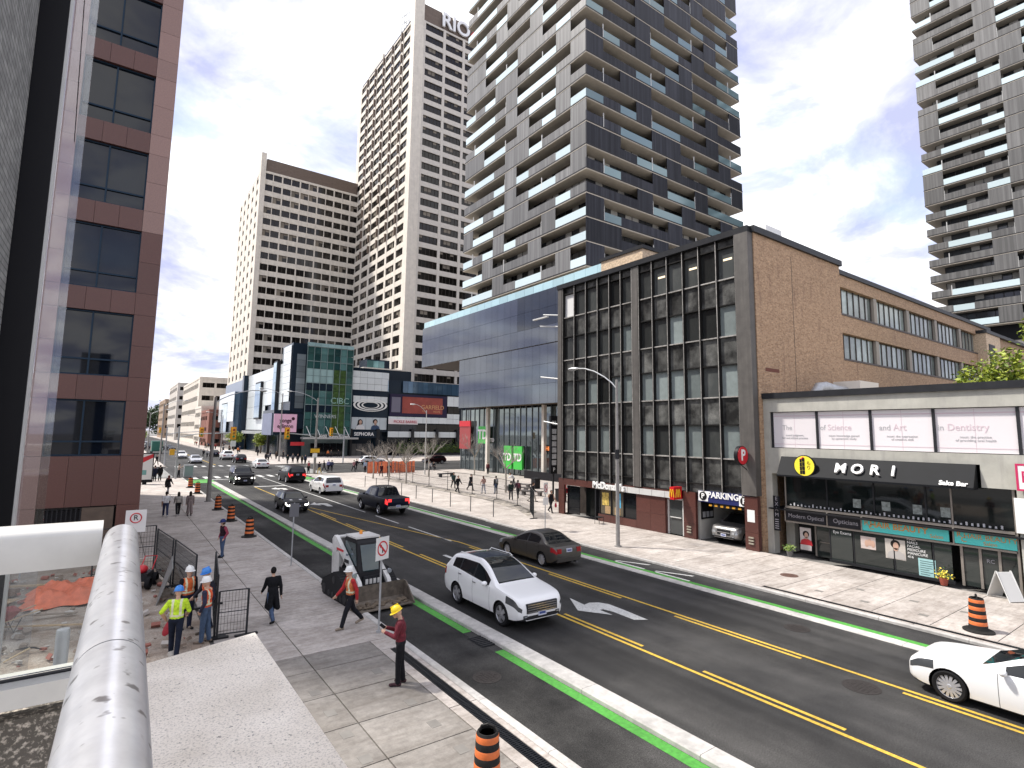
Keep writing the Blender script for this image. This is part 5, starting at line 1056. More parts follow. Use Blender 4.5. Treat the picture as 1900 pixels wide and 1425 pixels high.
mini, mp = car('black_hatchback', 'small black hatchback with white bonnet stripes and lit headlights', 'car', (11.35,44.5,0), S_, suv(1.43, 3.9, 1.73, paint=PB, hlm=LIT, rw=.31, spokes=8, clad=True, top=[(0,.55),(.05,.68),(.22,.80),(.85,.90),(.95,.93),(1.02,.96),(1.55,1.36),(1.9,1.43),(3.2,1.40),(3.6,1.33),(3.8,.98),(3.86,.86),(3.9,.62)], ws=(1.02,1.55), rg=(3.6,3.8), side=[(1.2,2.2),(2.28,3.35)], hl=(.34,.02), slats=2, face=(.4,.62), handles=(2.1,), seams=(1.15,2.24)))
for s_ in (-1, 1): MB().add([(1.72,s_*.22,.80),(1.72,s_*.40,.80),(1.08,s_*.44,.905),(1.08,s_*.24,.905)], [(0,1,2,3) if s_ > 0 else (3,2,1,0)]).build('bonnet_stripe', WHITE, mini)
car('black_off_roader', 'boxy black off-roader with silver bumper just past the junction', 'car', (11.95,68.5,0), S_, suv(1.95, 4.8, 2.0, paint=PB, rw=.40, spokes=5, clad=True, ends=(.9,.97,.99), hlm=LIT, top=[(0,.9),(.04,1.08),(.2,1.18),(1.2,1.24),(1.3,1.27),(1.36,1.29),(1.85,1.86),(2.2,1.95),(4.3,1.95),(4.62,1.9),(4.72,1.25),(4.76,1.1),(4.8,.8)], ws=(1.36,1.85), rg=(4.62,4.72), side=[(1.55,2.45),(2.53,3.4),(3.5,4.4)], hl=(.25,.02), slats=1, face=(.75,.98), roof=.78))
car('white_fastback', 'white fastback car crossing the junction away from the camera', 'car', (19.25,95.4,0), N_, sedan(1.46, 4.7, 1.87, paint=PW, rw=.345, spokes=8, rbm=PW))
far = [('black_crossover', 'black crossover beyond the white fastback', (19.0,112.0), N_, suv(1.6,4.4,1.84,paint=PB)), ('white_truck', 'white pickup truck ahead of the black crossover', (18.6,124.0), N_, suv(1.9,5.3,2.0,paint=PW,rw=.4)),
 ('silver_coupe', 'silver car coming through the far side of the junction', (12.1,113.4), S_, sedan(1.45,4.7,1.86,paint=PS)), ('white_hatch', 'white car queuing behind the silver one', (11.6,133), S_, sedan(1.5,4.4,1.8,paint=PW)), ('dark_sedan', 'dark car ahead of the white truck on the far street', (18.4,139), N_, sedan(1.5,4.6,1.8,paint=PN)),
 ('white_crossover', 'white crossover on the cross street before the mall entrance', (38.6,97.5), 0., suv(1.62,4.6,1.86,paint=PW)), ('maroon_crossover', 'dark maroon crossover half hidden by the orange barrier', (50.5,96.0), math.pi, suv(1.62,4.6,1.86,paint=PDR)),
 ('black_sedan', 'black car turning across the far end of the street', (12.9,185.), R(-65), sedan(1.5,4.7,1.8,paint=PB)), ('grey_van', 'grey car parked at the far left kerb', (8.4,215.), S_, suv(1.8,4.8,1.9,paint=PS)), ('black_van', 'black car parked beyond the green truck', (8.4,196.), S_, suv(1.8,4.8,1.9,paint=PB))]
for nm, lab, (x, y), hd, P in far: car(nm, lab, 'car', (x,y,0), hd, P)
# green delivery truck far left
gt = thing('green_truck', 'dark green truck standing at the far left kerb', 'truck', (8.6,160,0), local=True); MB().box(-1.1,1.1,-3,1.6,.6,3.0).build('cargo_box', mat('truck_green', (.02,.12,.09), .5, var=.1), gt); b = MB(); b.add([(x,y,z) for x in (-1.05,1.05) for y,z in ((1.7,.5),(1.7,2.6),(2.4,2.55),(3.0,1.6),(3.4,1.4),(3.4,.5))], [(0,1,2,3,4,5),(11,10,9,8,7,6)]+[(i,6+i,6+(i+1)%6,(i+1)%6) for i in range(6)]); b.build('cab', RED, gt)
MB().box(-1.0,1.0,-3.1,-3.0,.9,2.8).build('rear_door', mat('truck_green', (.02,.12,.09)), gt)
for y in (-2.1, 2.3):
    for s_ in (-1,1): w = link('wheel', wheel_mesh(.45,.28,6,RIMM,'truck')[0], gt, (s_*.95,y,.45), (0,0,R(90))); link('rim', wheel_mesh(.45,.28,6,RIMM,'truck')[1], w)
# ---------------------------------------------------------------- skid steer loader
sk = thing('skid_steer_loader', 'white tracked skid steer loader with a muddy front bucket', 'loader', (7.75,20.0,.1), R(-86), local=True)
SKW = mat('loader_white', (.68,.67,.64), .4, var=.1, vscale=6, dirt=.2); MUD = mat('bucket_steel', (.20,.165,.13), .7, .3, var=.4, vscale=5, dirt=.4); TRK = mat('rubber_track', (.025,.025,.026), .85)
for s_ in (-1, 1):
    y0, y1 = (s_*.62, s_*1.02) if s_ > 0 else (-1.02, -.62); pr_ = [(-1.15,.06),(-1.3,.28),(-1.2,.5),(-.25,.88),(.25,.84),(.95,.38),(1.0,.16),(.85,.0),(-1.0,.0)]
    b = MB(); n = len(pr_); b.add([(x,y,z) for y in (y0,y1) for x,z in pr_], [tuple(range(n)), tuple(range(2*n-1,n-1,-1))]+[(i,n+i,n+(i+1)%n,(i+1)%n) for i in range(n)]); tk = b.build('track', TRK, sk)
    b = MB(); per = []
    for i in range(n):
        a, c = Vector((pr_[i][0],0,pr_[i][1])), Vector((pr_[(i+1)%n][0],0,pr_[(i+1)%n][1])); m = max(1, int((c-a).length/.11))
        for q in range(m): per.append((a+(c-a)*q/m, (c-a).normalized()))
    for p, d in per: b.obox((p.x,(y0+y1)/2,p.z), .028, .2, .02, ry=-math.atan2(d.z,d.x))
    b.build('tread', TRK, tk); b = MB(); ys_ = y1+.012 if s_ > 0 else y0-.012
    for x, r_ in ((-1.0,.17),(-.55,.10),(-.2,.10),(.15,.10),(.5,.10),(.82,.15)): b.cyl((x,ys_-s_*.05,r_+.05),(x,ys_,r_+.05),r_,n=14)
    b.cyl((-.15,ys_-s_*.05,.66),(-.15,ys_,.66),.13,n=14); b.build('track_roller', DKMETAL, tk)
MB().box(-1.25,.62,-.6,.6,.25,.95).build('chassis', TRIM, sk)
b = MB(); b.add([(x,y,z) for y in (-.62,.62) for x,z in ((-1.35,.5),(-1.4,1.35),(-.75,1.5),(-.7,.5))], [(0,1,2,3),(7,6,5,4)]+[(i,(i+1)%4+0,4+(i+1)%4,4+i)[::-1] for i in range(4)]); b.build('engine_cover', SKW, sk)
cb_ = MB(); cp = [(-.72,.9),(-.72,1.95),(-.55,2.06),(.30,2.06),(.42,1.92),(.62,.92)]; n = len(cp); cb_.add([(x,y,z) for y in (-.44,.44) for x,z in cp], [tuple(range(n)), tuple(range(2*n-1,n-1,-1))]+[(i,n+i,n+(i+1)%n,(i+1)%n) for i in range(n)]); cab = cb_.build('cab', TRIM, sk)
b = MB(); b.add([(.445+.012,-.36,1.86),(.445+.012,.36,1.86),(.625+.012,.30,1.0),(.60+.012,.0,.93),(.625+.012,-.30,1.0)], [(0,4,3,2,1)]); b.build('front_window', mat('cab_glass', (.02,.045,.05), .05, 0, .8), cab)
for s_ in (-1,1): b = MB(); b.add([(x,s_*.452,z) for x,z in ((-.6,1.15),(-.6,1.9),(.28,1.9),(.44,1.15))], [(0,1,2,3) if s_ < 0 else (3,2,1,0)]); b.build('side_window', MATS['cab_glass'], cab)
MB().box(-.62,.34,-.46,.46,2.06,2.12).build('roof', SKW, cab); MB().lathe([(.06,0),(.06,.10),(.04,.13),(0,.13)], (-.3,0,2.12), 12).build('beacon', AMBER, cab, True)
MB().box(.60,.70,-.30,.30,.42,.82).build('front_plate', DKMETAL, sk); [MB().box(.70,.72,-.22+.15*i,-.12+.15*i,.55,.72).build('step_hole', SKW, sk) for i in range(4)]
for s_ in (-1, 1):
    b = MB(); y0, y1 = sorted((s_*.48, s_*.62)); pa = [(-1.3,.85),(-1.42,1.85),(-1.25,2.0),(-1.05,1.95),(.95,.72),(1.18,.35),(1.02,.28),(.78,.62),(-1.0,1.62),(-1.05,.85)]; n = len(pa)
    b.add([(x,y,z) for y in (y0,y1) for x,z in pa], [tuple(range(n)), tuple(range(2*n-1,n-1,-1))]+[(i,n+i,n+(i+1)%n,(i+1)%n) for i in range(n)]); b.build('lift_arm', SKW, sk)
    MB().cyl((-.75,s_*.55,.75),(-.2,s_*.55,1.45),.05,n=8).build('hydraulic_ram', CHROME, sk); MB().cyl((.74,s_*.66,.92),(.80,s_*.66,.92),.08,n=12).build('work_lamp', LAMPG, sk)
MB().cyl((-1.25,-.55,1.92),(-1.25,.55,1.92),.06,n=8).build('cross_tube', SKW, sk)
bp = [(1.15,.62),(1.12,.1),(1.25,.0),(1.95,.0),(1.95,.03),(1.30,.05),(1.19,.14),(1.22,.66)]; n = len(bp); b = MB(); b.add([(x,y,z) for y in (-1.02,1.02) for x,z in bp], [tuple(range(n)), tuple(range(2*n-1,n-1,-1))]+[(i,n+i,n+(i+1)%n,(i+1)%n) for i in range(n)]); bk = b.build('bucket', MUD, sk)
for s_ in (-1, 1): b = MB(); y0, y1 = sorted((s_*1.02, s_*1.06)); q = [(1.14,.64),(1.12,.05),(1.25,-.002),(1.97,-.002),(1.97,.06),(1.35,.62)]; m = 6; b.add([(x,y,z) for y in (y0,y1) for x,z in q], [tuple(range(m)), tuple(range(2*m-1,m-1,-1))]+[(i,m+i,m+(i+1)%m,(i+1)%m) for i in range(m)]); b.build('bucket_side', MUD, bk)
b = MB(); rq = random.Random(2)
for i in range(40): b.ell((1.35+rq.random()*.45, rq.uniform(-.9,.9), .05+rq.random()*.05), .05+.06*rq.random(), .06+.08*rq.random(), .03+.04*rq.random(), 0, 6, 4)
stuff(b.build('loose_soil', mat('soil', (.13,.10,.07), .95, var=.3, vscale=20), bk))
for s_ in (-1, 1):
    y = s_*.622 if s_ > 0 else -.628
    MB().box(-.95,-.35,min(y,y+.006),max(y,y+.006),1.52,1.60).build('decal', RED, sk); MB().box(-.25,.15,min(y,y+.006),max(y,y+.006),1.20,1.32).build('decal', DKMETAL, sk)
    MB().tube([(-1.2,s_*.5,1.7),(-.6,s_*.47,1.5),(0,s_*.47,1.15),(.6,s_*.47,.8),(1.1,s_*.4,.5)], .018, 6).build('hydraulic_hose', TRIM, sk)
for i in range(5): MB().box(-1.405,-1.40,-.4,.4,.65+i*.12,.70+i*.12).build('engine_vent', TRIM, sk)
MB().box(.20,.30,-.10,.10,1.02,1.12).build('seat', TRIM, cab); MB().tube([(.3,-.42,1.0),(.52,-.42,1.35)], .015, 6).build('grab_bar', STEEL, cab)

# ---------------------------------------------------------------- people
SKIN = [mat('skin_%d' % i, c, .6) for i, c in enumerate(((.50,.31,.22),(.36,.21,.14),(.20,.11,.07)))]
CL = {}
def cloth(c): 
    k = tuple(round(x,3) for x in c)
    if k not in CL: CL[k] = mat('cloth_%d' % len(CL), c, .9, var=.35, vscale=11, bump=.6, bscale=18)
    return CL[k]
REFL = mat('reflective_tape', (.62,.62,.42), .4)
def capsule(mb, p0, p1, r0, r1, n=10):
    p0, p1 = Vector(p0), Vector(p1); d = p1-p0; l = d.length; d = d/l if l > 1e-6 else Vector((0,0,1)); a = d.orthogonal().normalized(); b = d.cross(a); vs, rows_ = [], []
    for t in (-.98,-.7,-.35): rows_.append((p0+d*r0*t, r0*math.sqrt(1-t*t)))
    rows_ += [(p0, r0), (p0+d*l*.5, (r0+r1)/2), (p1, r1)]
    for t in (.35,.7,.98): rows_.append((p1+d*r1*t, r1*math.sqrt(1-t*t)))
    for c, r in rows_: vs += [c+(a*math.cos(2*math.pi*k/n)+b*math.sin(2*math.pi*k/n))*r for k in range(n)]
    m = len(rows_); mb.add(vs, [(i*n+k,i*n+(k+1)%n,(i+1)*n+(k+1)%n,(i+1)*n+k) for i in range(m-1) for k in range(n)]+[tuple(range(n-1,-1,-1)), tuple(range((m-1)*n,m*n))])
POSES = {  # legs (hip, knee) left/right, arms (swing, out, elbow, inward) left/right, lean, head pitch
 'stand': dict(l=((3,4),(-3,4)), a=((0,8,10,0),(0,8,10,0)), lean=0, hd=0),
 'walk':  dict(l=((24,8),(-20,22)), a=((-22,7,18,0),(22,7,25,0)), lean=4, hd=0),
 'walk2': dict(l=((-20,24),(25,6)), a=((22,8,25,0),(-20,8,15,0)), lean=4, hd=0),
 'phone': dict(l=((4,4),(-2,6)), a=((18,10,88,28),(22,10,92,30)), lean=3, hd=28),
 'hips':  dict(l=((12,6),(-10,8)), a=((-18,34,55,25),(12,18,45,20)), lean=2, hd=12),
 'pockets': dict(l=((4,3),(-4,5)), a=((-14,20,42,18),(-14,20,42,18)), lean=0, hd=5),
 'photo': dict(l=((5,4),(-6,5)), a=((55,14,80,25),(55,14,80,25)), lean=0, hd=0),
 'sit':   dict(l=((86,84),(80,84)), a=((25,10,50,10),(25,10,50,10)), lean=6, hd=12),
 'bend':  dict(l=((18,14),(-12,16)), a=((35,8,50,10),(30,8,50,10)), lean=38, hd=10)}
def person(label, loc, head, pose='walk', top=(.03,.03,.035), legs=(.02,.02,.025), shoes=(.03,.03,.03), hair=(.02,.015,.012), skin=0, h=1.72, vox=.026, vest=None, hat=None, coat=None, dress=None, longhair=False, bag=None, sleeves=None, phone=False, hood=None, near=False, z=.1, group=None, seat=0):
    root = thing('person', label, 'person', (loc[0], loc[1], z), head, group=group, local=True); s = h/1.75; P = POSES[pose]; rad = math.radians
    pr_ = []   # ('c', p0, p1, r0, r1, colour) or ('e', c, (rx,ry,rz), colour)
    ca = lambda p0, p1, r0_, r1_, c: pr_.append(('c', Vector(p0), Vector(p1), r0_, r1_, c)); el = lambda c, r, k: pr_.append(('e', Vector(c), Vector(r), 0, 0, k))
    feet = []
    for sgn, (ah, kn) in zip((1,-1), P['l']):
        hip = Vector((0, sgn*.092, .93)); a = rad(ah); b_ = rad(ah-kn); kne = hip+Vector((math.sin(a), 0, -math.cos(a)))*.43; ank = kne+Vector((math.sin(b_), 0, -math.cos(b_)))*.41
        ca(hip, kne, .098, .074, 'legs'); ca(kne, kne.lerp(ank,.35), .072, .070, 'legs'); ca(kne.lerp(ank,.35), ank, .070, .060, 'legs')
        ft = rad(-min(28, max(0, kn-ah)) if kn > 15 else 0); toe = ank+Vector((math.cos(ft)*.17, sgn*.025, -.045+math.sin(ft)*.17)); heel = ank+Vector((-.045,0,-.045)); ca(heel, toe, .043, .036, 'shoes'); feet += [toe.z-.036, heel.z-.043]
    ln = rad(P['lean']); T = lambda x, y, zz: Vector((x*math.cos(ln)+(zz-.95)*math.sin(ln), y, .95+(zz-.95)*math.cos(ln)-x*math.sin(ln)))
    t_ = 'vest' if vest else 'top'
    el(T(0,0,.955), (.125,.172,.12), 'legs'); el(T(.0,0,1.07), (.130,.172,.19), t_); el(T(.0,0,1.27), (.138,.190,.20), t_); ca(T(-.005,.145,1.405), T(-.005,-.145,1.405), .068, .068, t_)
    ca(T(0,0,1.42), T(.012,0,1.53), .056, .052, 'skin' if not hood else 'hood')
    hp = rad(P['hd']); hc = T(.018,0,1.545)+Vector((math.sin(hp)*.085+.012, 0, math.cos(hp)*.085)); el(hc, (.098,.077,.118), 'skin'); fwd = Vector((math.cos(hp),0,-math.sin(hp)))
    ca(hc+fwd*.085+Vector((0,0,.012)), hc+fwd*.112+Vector((0,0,-.02)), .012, .017, 'skin'); el(hc+fwd*.055+Vector((0,0,-.078)), (.04,.042,.03), 'skin')
    for sg_ in (-1,1): el(hc+Vector((-.005,sg_*.078,-.008)), (.02,.012,.03), 'skin')
    hands = []
    for sgn, (sw, out_, el_, inn) in zip((1,-1), P['a']):
        sh = T(0, sgn*.185, 1.405); a, o_ = rad(sw), rad(out_); d = Vector((math.sin(a)*math.cos(o_), sgn*math.sin(o_), -math.cos(a)*math.cos(o_))); elb = sh+d*.285
        a2 = rad(sw+el_); i_ = rad(inn)-o_*.3; d2 = Vector((math.sin(a2)*math.cos(i_), -sgn*math.sin(i_), -math.cos(a2)*math.cos(i_))); wr_ = elb+d2*.255
        sl_ = 'sleeve' if sleeves else 'top'
        ca(sh, elb, .068, .058, sl_); ca(elb, wr_, .057, .043, sl_ if sleeves != 'short' else 'skin')
        side = d2.cross(Vector((0,sgn,0))); side = side.normalized() if side.length > .1 else Vector((1,0,0)); nrm = d2.cross(side).normalized(); hands.append((wr_, d2, nrm))
        pal = wr_+d2*.055
        if near:
            for q in (-.018, .0, .018): ca(wr_+d2*.012+side*q*.8, wr_+d2*.085+side*q*1.3, .019, .017, 'skin')
            for q, l_ in ((-.032,.055),(-.011,.072),(.011,.068),(.031,.052)):
                k0 = wr_+d2*.092+side*q; k1 = k0+d2*l_*.55+nrm*.012*sgn; k2 = k1+d2*l_*.35+nrm*.026*sgn; ca(k0, k1, .0088, .0082, 'skin'); ca(k1, k2, .0082, .007, 'skin')
            k0 = wr_+d2*.03+side*.030; k1 = k0+d2*.035+side*.030; k2 = k1+d2*.032+side*.006; ca(k0, k1, .0115, .010, 'skin'); ca(k1, k2, .010, .0085, 'skin')
        else:
            ca(wr_, wr_+d2*.09, .030, .032, 'skin'); ca(wr_+d2*.09, wr_+d2*.155+nrm*.02*sgn, .026, .016, 'skin'); ca(wr_+d2*.03, wr_+d2*.09+side*.045, .014, .012, 'skin')
    if coat or dress:
        hem = coat or dress; n_ = 5
        for i in range(n_):
            z0, z1 = 1.05-(1.05-hem)*i/n_, 1.05-(1.05-hem)*(i+1)/n_; f0, f1 = i/n_, (i+1)/n_
            for dx in (-1,0,1):
                for dy in (-1, 1): ca((dx*(.06+.07*f0), dy*(.06+.05*f0), z0), (dx*(.06+.08*f1)-.015*f1, dy*(.06+.06*f1), z1), .085, .085, 'top')
    if hood: el(hc+Vector((-.045,0,.0)), (.105,.10,.14), 'hood'); el(T(-.10,0,1.45), (.07,.13,.08), 'hood')
    mb = MB()
    for q in pr_:
        if q[0] == 'c': capsule(mb, q[1], q[2], q[3], q[4])
        else: mb.ell(q[1], *q[2], 0, 14, 10)
    me = mb.mesh('p', SKIN[0]); o = bpy.data.objects.new('p', me)
    md = o.modifiers.new('r', 'REMESH'); md.mode = 'VOXEL'; md.voxel_size = vox; md.adaptivity = .02 if near else 0; sm_ = o.modifiers.new('s', 'SMOOTH'); sm_.factor = .5; sm_.iterations = 3 if not near else 4
    res = evaluated_mesh(o)
    n_ = len(res.polygons); C_ = np.empty(n_*3); res.polygons.foreach_get('center', C_); C_ = C_.reshape(-1,3); best = np.full(n_, 9.); bi = np.zeros(n_, int)
    order = ['skin','top','sleeve','legs','shoes','vest','hood','tape']
    for q in pr_:
        if q[0] == 'c':
            a_, b_ = np.array(q[1]), np.array(q[2]); ab = b_-a_; t = np.clip(((C_-a_)@ab)/max(ab@ab,1e-9), 0, 1); dd = np.linalg.norm(C_-a_-t[:,None]*ab, axis=1)-(q[3]+(q[4]-q[3])*t)
        else: rr_ = np.array(q[2]); dd = (np.linalg.norm((C_-np.array(q[1]))/rr_, axis=1)-1)*rr_.min()
        m_ = dd < best; best[m_] = dd[m_]; bi[m_] = order.index(q[5])
    if vest:
        v_ = bi == 5; yz = C_[:,2]; band = (np.abs(yz-1.07) < .028) | ((np.abs(np.abs(C_[:,1])-.095) < .026) & (yz > 1.1)) ; bi[v_ & band] = 7
        bi[(bi == 5) & (np.abs(C_[:,1]) > .19)] = 1
    col = dict(skin=SKIN[skin], top=cloth(top), sleeve=SKIN[skin] if sleeves == 'bare' else cloth(sleeves if isinstance(sleeves, tuple) else top), legs=cloth(legs), shoes=cloth(shoes), vest=cloth(vest or top), hood=cloth(hood or top), tape=REFL)
    res.materials.clear(); [res.materials.append(col[k]) for k in order]; res.polygons.foreach_set('material_index', bi.tolist()); res.polygons.foreach_set('use_smooth', [True]*n_)
    dz = -min(feet) if not seat else seat-.93+.1
    body = link('body', res, root); body.scale = (s,s,s); body.location = (0,0,dz*s)
    def child(b, nm, m, smooth=True): o = link(nm, b.mesh(nm, m, smooth=smooth), root); o.scale = (s,s,s); o.location = (0,0,dz*s); return o
    up = Vector((math.sin(hp),0,math.cos(hp))); RM = Matrix.Rotation(hp,4,'Y')
    if hat:
        b = MB(); b.lathe([(.128,.0),(.130,.02),(.126,.055),(.108,.10),(.075,.128),(.03,.142),(0,.144)], (0,0,0), 20, sy=.86); b.lathe([(.158,-.006),(.160,.002),(.126,.012)], (.018,0,0), 20, sy=.84)
        b.box(-.10,.10,-.012,.012,.115,.150) if hat[1] == 'hard' else b.box(.08,.20,-.07,.07,-.006,.004)
        M = Matrix.Translation(hc+up*.035) @ RM; b.v = [tuple(M @ Vector(p)) for p in b.v]; child(b, 'hard_hat' if hat[1] == 'hard' else 'cap', cloth(hat[0]) if hat[1] != 'hard' else mat('helmet_%s' % str(hat[0]), hat[0], .35))
    if hair and not hood and not (hat and near):
        b = MB(); b.ell(hc+Vector((-.020,0,.026 if not hat else -.03)), .098, .088, .115 if not hat else .08, 0, 14, 10)
        if longhair: b.ell(hc+Vector((-.075,0,-.13)), .055, .095, .20, 0, 12, 9); b.ell(hc+Vector((-.03,0,-.03)), .085, .098, .12, 0, 12, 8)
        child(b, 'hair', cloth(hair))
    if near:
        b = MB(); [b.ell(hc+fwd*.088+Vector((0,q*.032,.012)), .008,.014,.008,0,8,5) for q in (-1,1)]; b.ell(hc+fwd*.092+Vector((0,0,-.058)), .006,.022,.006,1,8,5); child(b, 'eyes_and_mouth', [BLACK, mat('lips', (.30,.12,.10), .5)])
    if phone: w_, d_, n2 = hands[1]; b = MB(); b.obox(w_+d_*.10+Vector((.02,.03,.03)), .035, .006, .07, ry=.9); ph_ = tag(link('mobile_phone', b.mesh('mobile_phone', BLACK), None), 'black mobile phone in the hand of the yellow-helmeted worker', 'phone'); ph_.matrix_world = Matrix.Translation((loc[0],loc[1],z+dz*s)) @ Matrix.Rotation(head,4,'Z') @ Matrix.Scale(s,4)
    if bag:
        c_, kind = bag; b = MB()
        if kind == 'back': b.ell((-.20,0,1.24), .10, .145, .21, 0, 12, 9); [b.tube([(-.15,q*.1,1.40),(.0,q*.11,1.475),(.13,q*.11,1.33),(.11,q*.13,1.1),(-.12,q*.12,1.06)], .018, 6) for q in (-1,1)]
        else: w_, d_, n2 = hands[0 if kind == 'left' else 1]; b.ell(w_+Vector((0,0,-.34)), .13, .07, .17, 0, 10, 7); b.tube([w_+Vector((.10,0,-.24)), w_+Vector((.03,0,-.06)), w_+Vector((-.03,0,-.06)), w_+Vector((-.10,0,-.24))], .012, 5)
        child(b, 'backpack' if kind == 'back' else 'bag', cloth(c_))
    return root
def toward(a, b): return math.atan2(b[1]-a[1], b[0]-a[0])
JEAN = (.045,.075,.14); DK = (.015,.016,.02); UP, DOWN = R(90), R(-90)
BLUEH, WHITEH, YELH = (.04,.22,.62), (.75,.75,.72), (.85,.62,.02)
person('worker in maroon jacket and yellow hard hat looking at a phone', (5.90, 12.63), R(150), 'phone', top=(.13,.012,.022), legs=(.012,.012,.014), shoes=(.06,.03,.035), h=1.76, vox=.010, hat=(YELH,'hard'), near=True, phone=True, skin=0)
person('worker in red jacket with hi-vis vest striding past the loader', (6.25, 17.04), R(186), 'walk', top=(.40,.02,.025), vest=(.55,.16,.05), legs=(.014,.014,.018), shoes=(.26,.21,.16), h=1.80, vox=.010, hat=(WHITEH,'hard'), near=True)
person('pedestrian in a long black coat walking away on the near pavement', (4.41, 18.83), R(95), 'walk2', top=(.009,.009,.011), legs=JEAN, shoes=(.012,.012,.012), h=1.68, vox=.012, coat=.52, near=True, hair=(.012,.01,.01))
person('worker in blue cap and dark vest with red sleeves by the barrels', (4.49, 29.27), R(200), 'pockets', top=(.025,.012,.018), sleeves=(.28,.04,.07), legs=(.05,.085,.16), shoes=DK, h=1.70, vox=.014, hat=((.02,.03,.12),'cap'))
person('worker in bright yellow-green shirt and blue hard hat with his back turned', (1.70, 17.35), R(75), 'hips', top=(.50,.72,.03), sleeves='short', legs=(.012,.016,.03), shoes=(.20,.16,.12), h=1.74, vox=.010, hat=(BLUEH,'hard'), near=True, vest=(.50,.72,.03))
person('worker in black top with open orange vest and white hard hat', (2.15, 19.47), R(-70), 'stand', top=(.012,.012,.016), vest=(.62,.13,.03), legs=(.02,.025,.05), h=1.78, vox=.011, hat=(WHITEH,'hard'), near=True)
person('worker in orange vest and blue hard hat behind the white helmet', (2.61, 18.95), R(200), 'hips', top=(.03,.03,.04), vest=(.65,.10,.03), legs=(.03,.045,.09), shoes=(.1,.08,.06), h=1.80, vox=.011, hat=(BLUEH,'hard'), near=True)
person('worker in orange vest, jeans and white hard hat seen from behind', (2.47, 17.99), R(150), 'pockets', top=(.035,.035,.06), vest=(.68,.10,.03), legs=(.05,.085,.15), shoes=(.16,.12,.09), h=1.74, vox=.010, hat=(WHITEH,'hard'), near=True)
person('man in white T-shirt and dark jeans walking away', (3.21, 44.42), UP, 'walk', top=(.70,.70,.70), sleeves='short', legs=(.02,.03,.08), shoes=(.6,.6,.6), vox=.018, skin=2)
person('woman with long dark hair in a beige top and black trousers', (3.94, 44.56), UP, 'walk2', top=(.40,.37,.33), legs=(.014,.014,.016), shoes=(.6,.6,.6), h=1.66, vox=.018, longhair=True)
person('woman with long dark hair in a grey-brown ankle-length dress', (4.60, 44.16), UP, 'stand', top=(.24,.19,.18), legs=(.24,.19,.18), h=1.64, vox=.018, longhair=True, dress=.22)
person('pedestrian in black jacket with a dark red hood', (4.36, 59.48), R(60), 'walk', top=(.012,.012,.014), legs=(.20,.20,.22), hood=(.10,.016,.016), vox=.02, coat=.75, h=1.75)
for (px, lab, c) in (((277,893),'leftmost of three dark-clad people at the kerb corner',(.014,.016,.03)), ((286,893),'middle one of three dark-clad people holding something red',(.012,.014,.03)), ((296,892),'rightmost of three dark-clad people near the corner',(.01,.01,.012))):
    person(lab, {277:(3.62, 74.84),286:(4.07, 74.61),296:(4.61, 75.12)}[px[0]], UP, 'stand', top=c, legs=(.015,.015,.02), coat=.7, h=1.76, vox=.028, bag=((.30,.02,.04),'left') if px[0] == 286 else None)
person('person in a beige top taking a picture beside the signal pole', (6.71, 78.26), R(-20), 'photo', top=(.38,.30,.26), legs=DK, vox=.028)
person('dark figure walking on the far left corner', (5.96, 107.23), R(-60), 'walk', top=(.01,.01,.012), legs=(.01,.01,.012), vox=.03, hair=(.01,.01,.01))
PL = [('woman carrying a bright green bag across the plaza', (29.76, 52.05), R(-100), 'walk', dict(top=(.03,.06,.06), bag=((.02,.35,.18),'left'), longhair=True)),
 ('black-clad companion right behind the green bag', (28.04, 48.15), R(-80), 'walk2', dict(top=(.01,.01,.012))),
 ('person in a long dark coat walking before the stone benches', (30.23, 49.30), R(-75), 'walk', dict(top=(.012,.012,.016), coat=.6)),
 ('woman in a pink top and pale trousers with her elbows out', (29.76, 46.11), UP, 'hips', dict(top=(.42,.26,.22), legs=(.40,.42,.46), longhair=True, hair=(.10,.05,.03))),
 ('man in dark clothes and jeans with a pale backpack', (30.82, 45.52), UP, 'stand', dict(top=(.02,.022,.028), legs=JEAN, bag=((.32,.33,.33),'back'))),
 ('person in a dark green jacket walking towards the burger shop', (29.07, 40.53), R(60), 'walk', dict(top=(.012,.024,.02))),
 ('person with a maroon backpack beside the dark green jacket', (30.34, 41.21), R(70), 'walk2', dict(top=(.05,.02,.035), bag=((.16,.03,.05),'back'))),
 ('man in a white shirt leaning over by the pale tree trunk', (36.19, 49.98), R(160), 'bend', dict(top=(.70,.70,.70))),
 ('woman in a black jacket and cream trousers with a black handbag', (30.04, 38.65), R(-40), 'walk', dict(top=(.01,.01,.012), legs=(.52,.48,.42), bag=((.02,.02,.02),'left'), hair=(.03,.02,.015))),
 ('woman in a black top carrying a red bag by the granite corner', (27.20, 32.75), R(-95), 'walk2', dict(top=(.015,.015,.018), sleeves='bare', legs=(.02,.02,.022), bag=((.45,.03,.06),'left'), skin=1, hair=(.04,.02,.015))),
 ('man in a dark red jacket standing by the bank windows', (44.05, 67.21), R(-140), 'stand', dict(top=(.10,.015,.02)))]
for lab, p, hd, po_, k in PL: person(lab, p, hd, po_, vox=.020 if 'bank' not in lab else .028, **k)
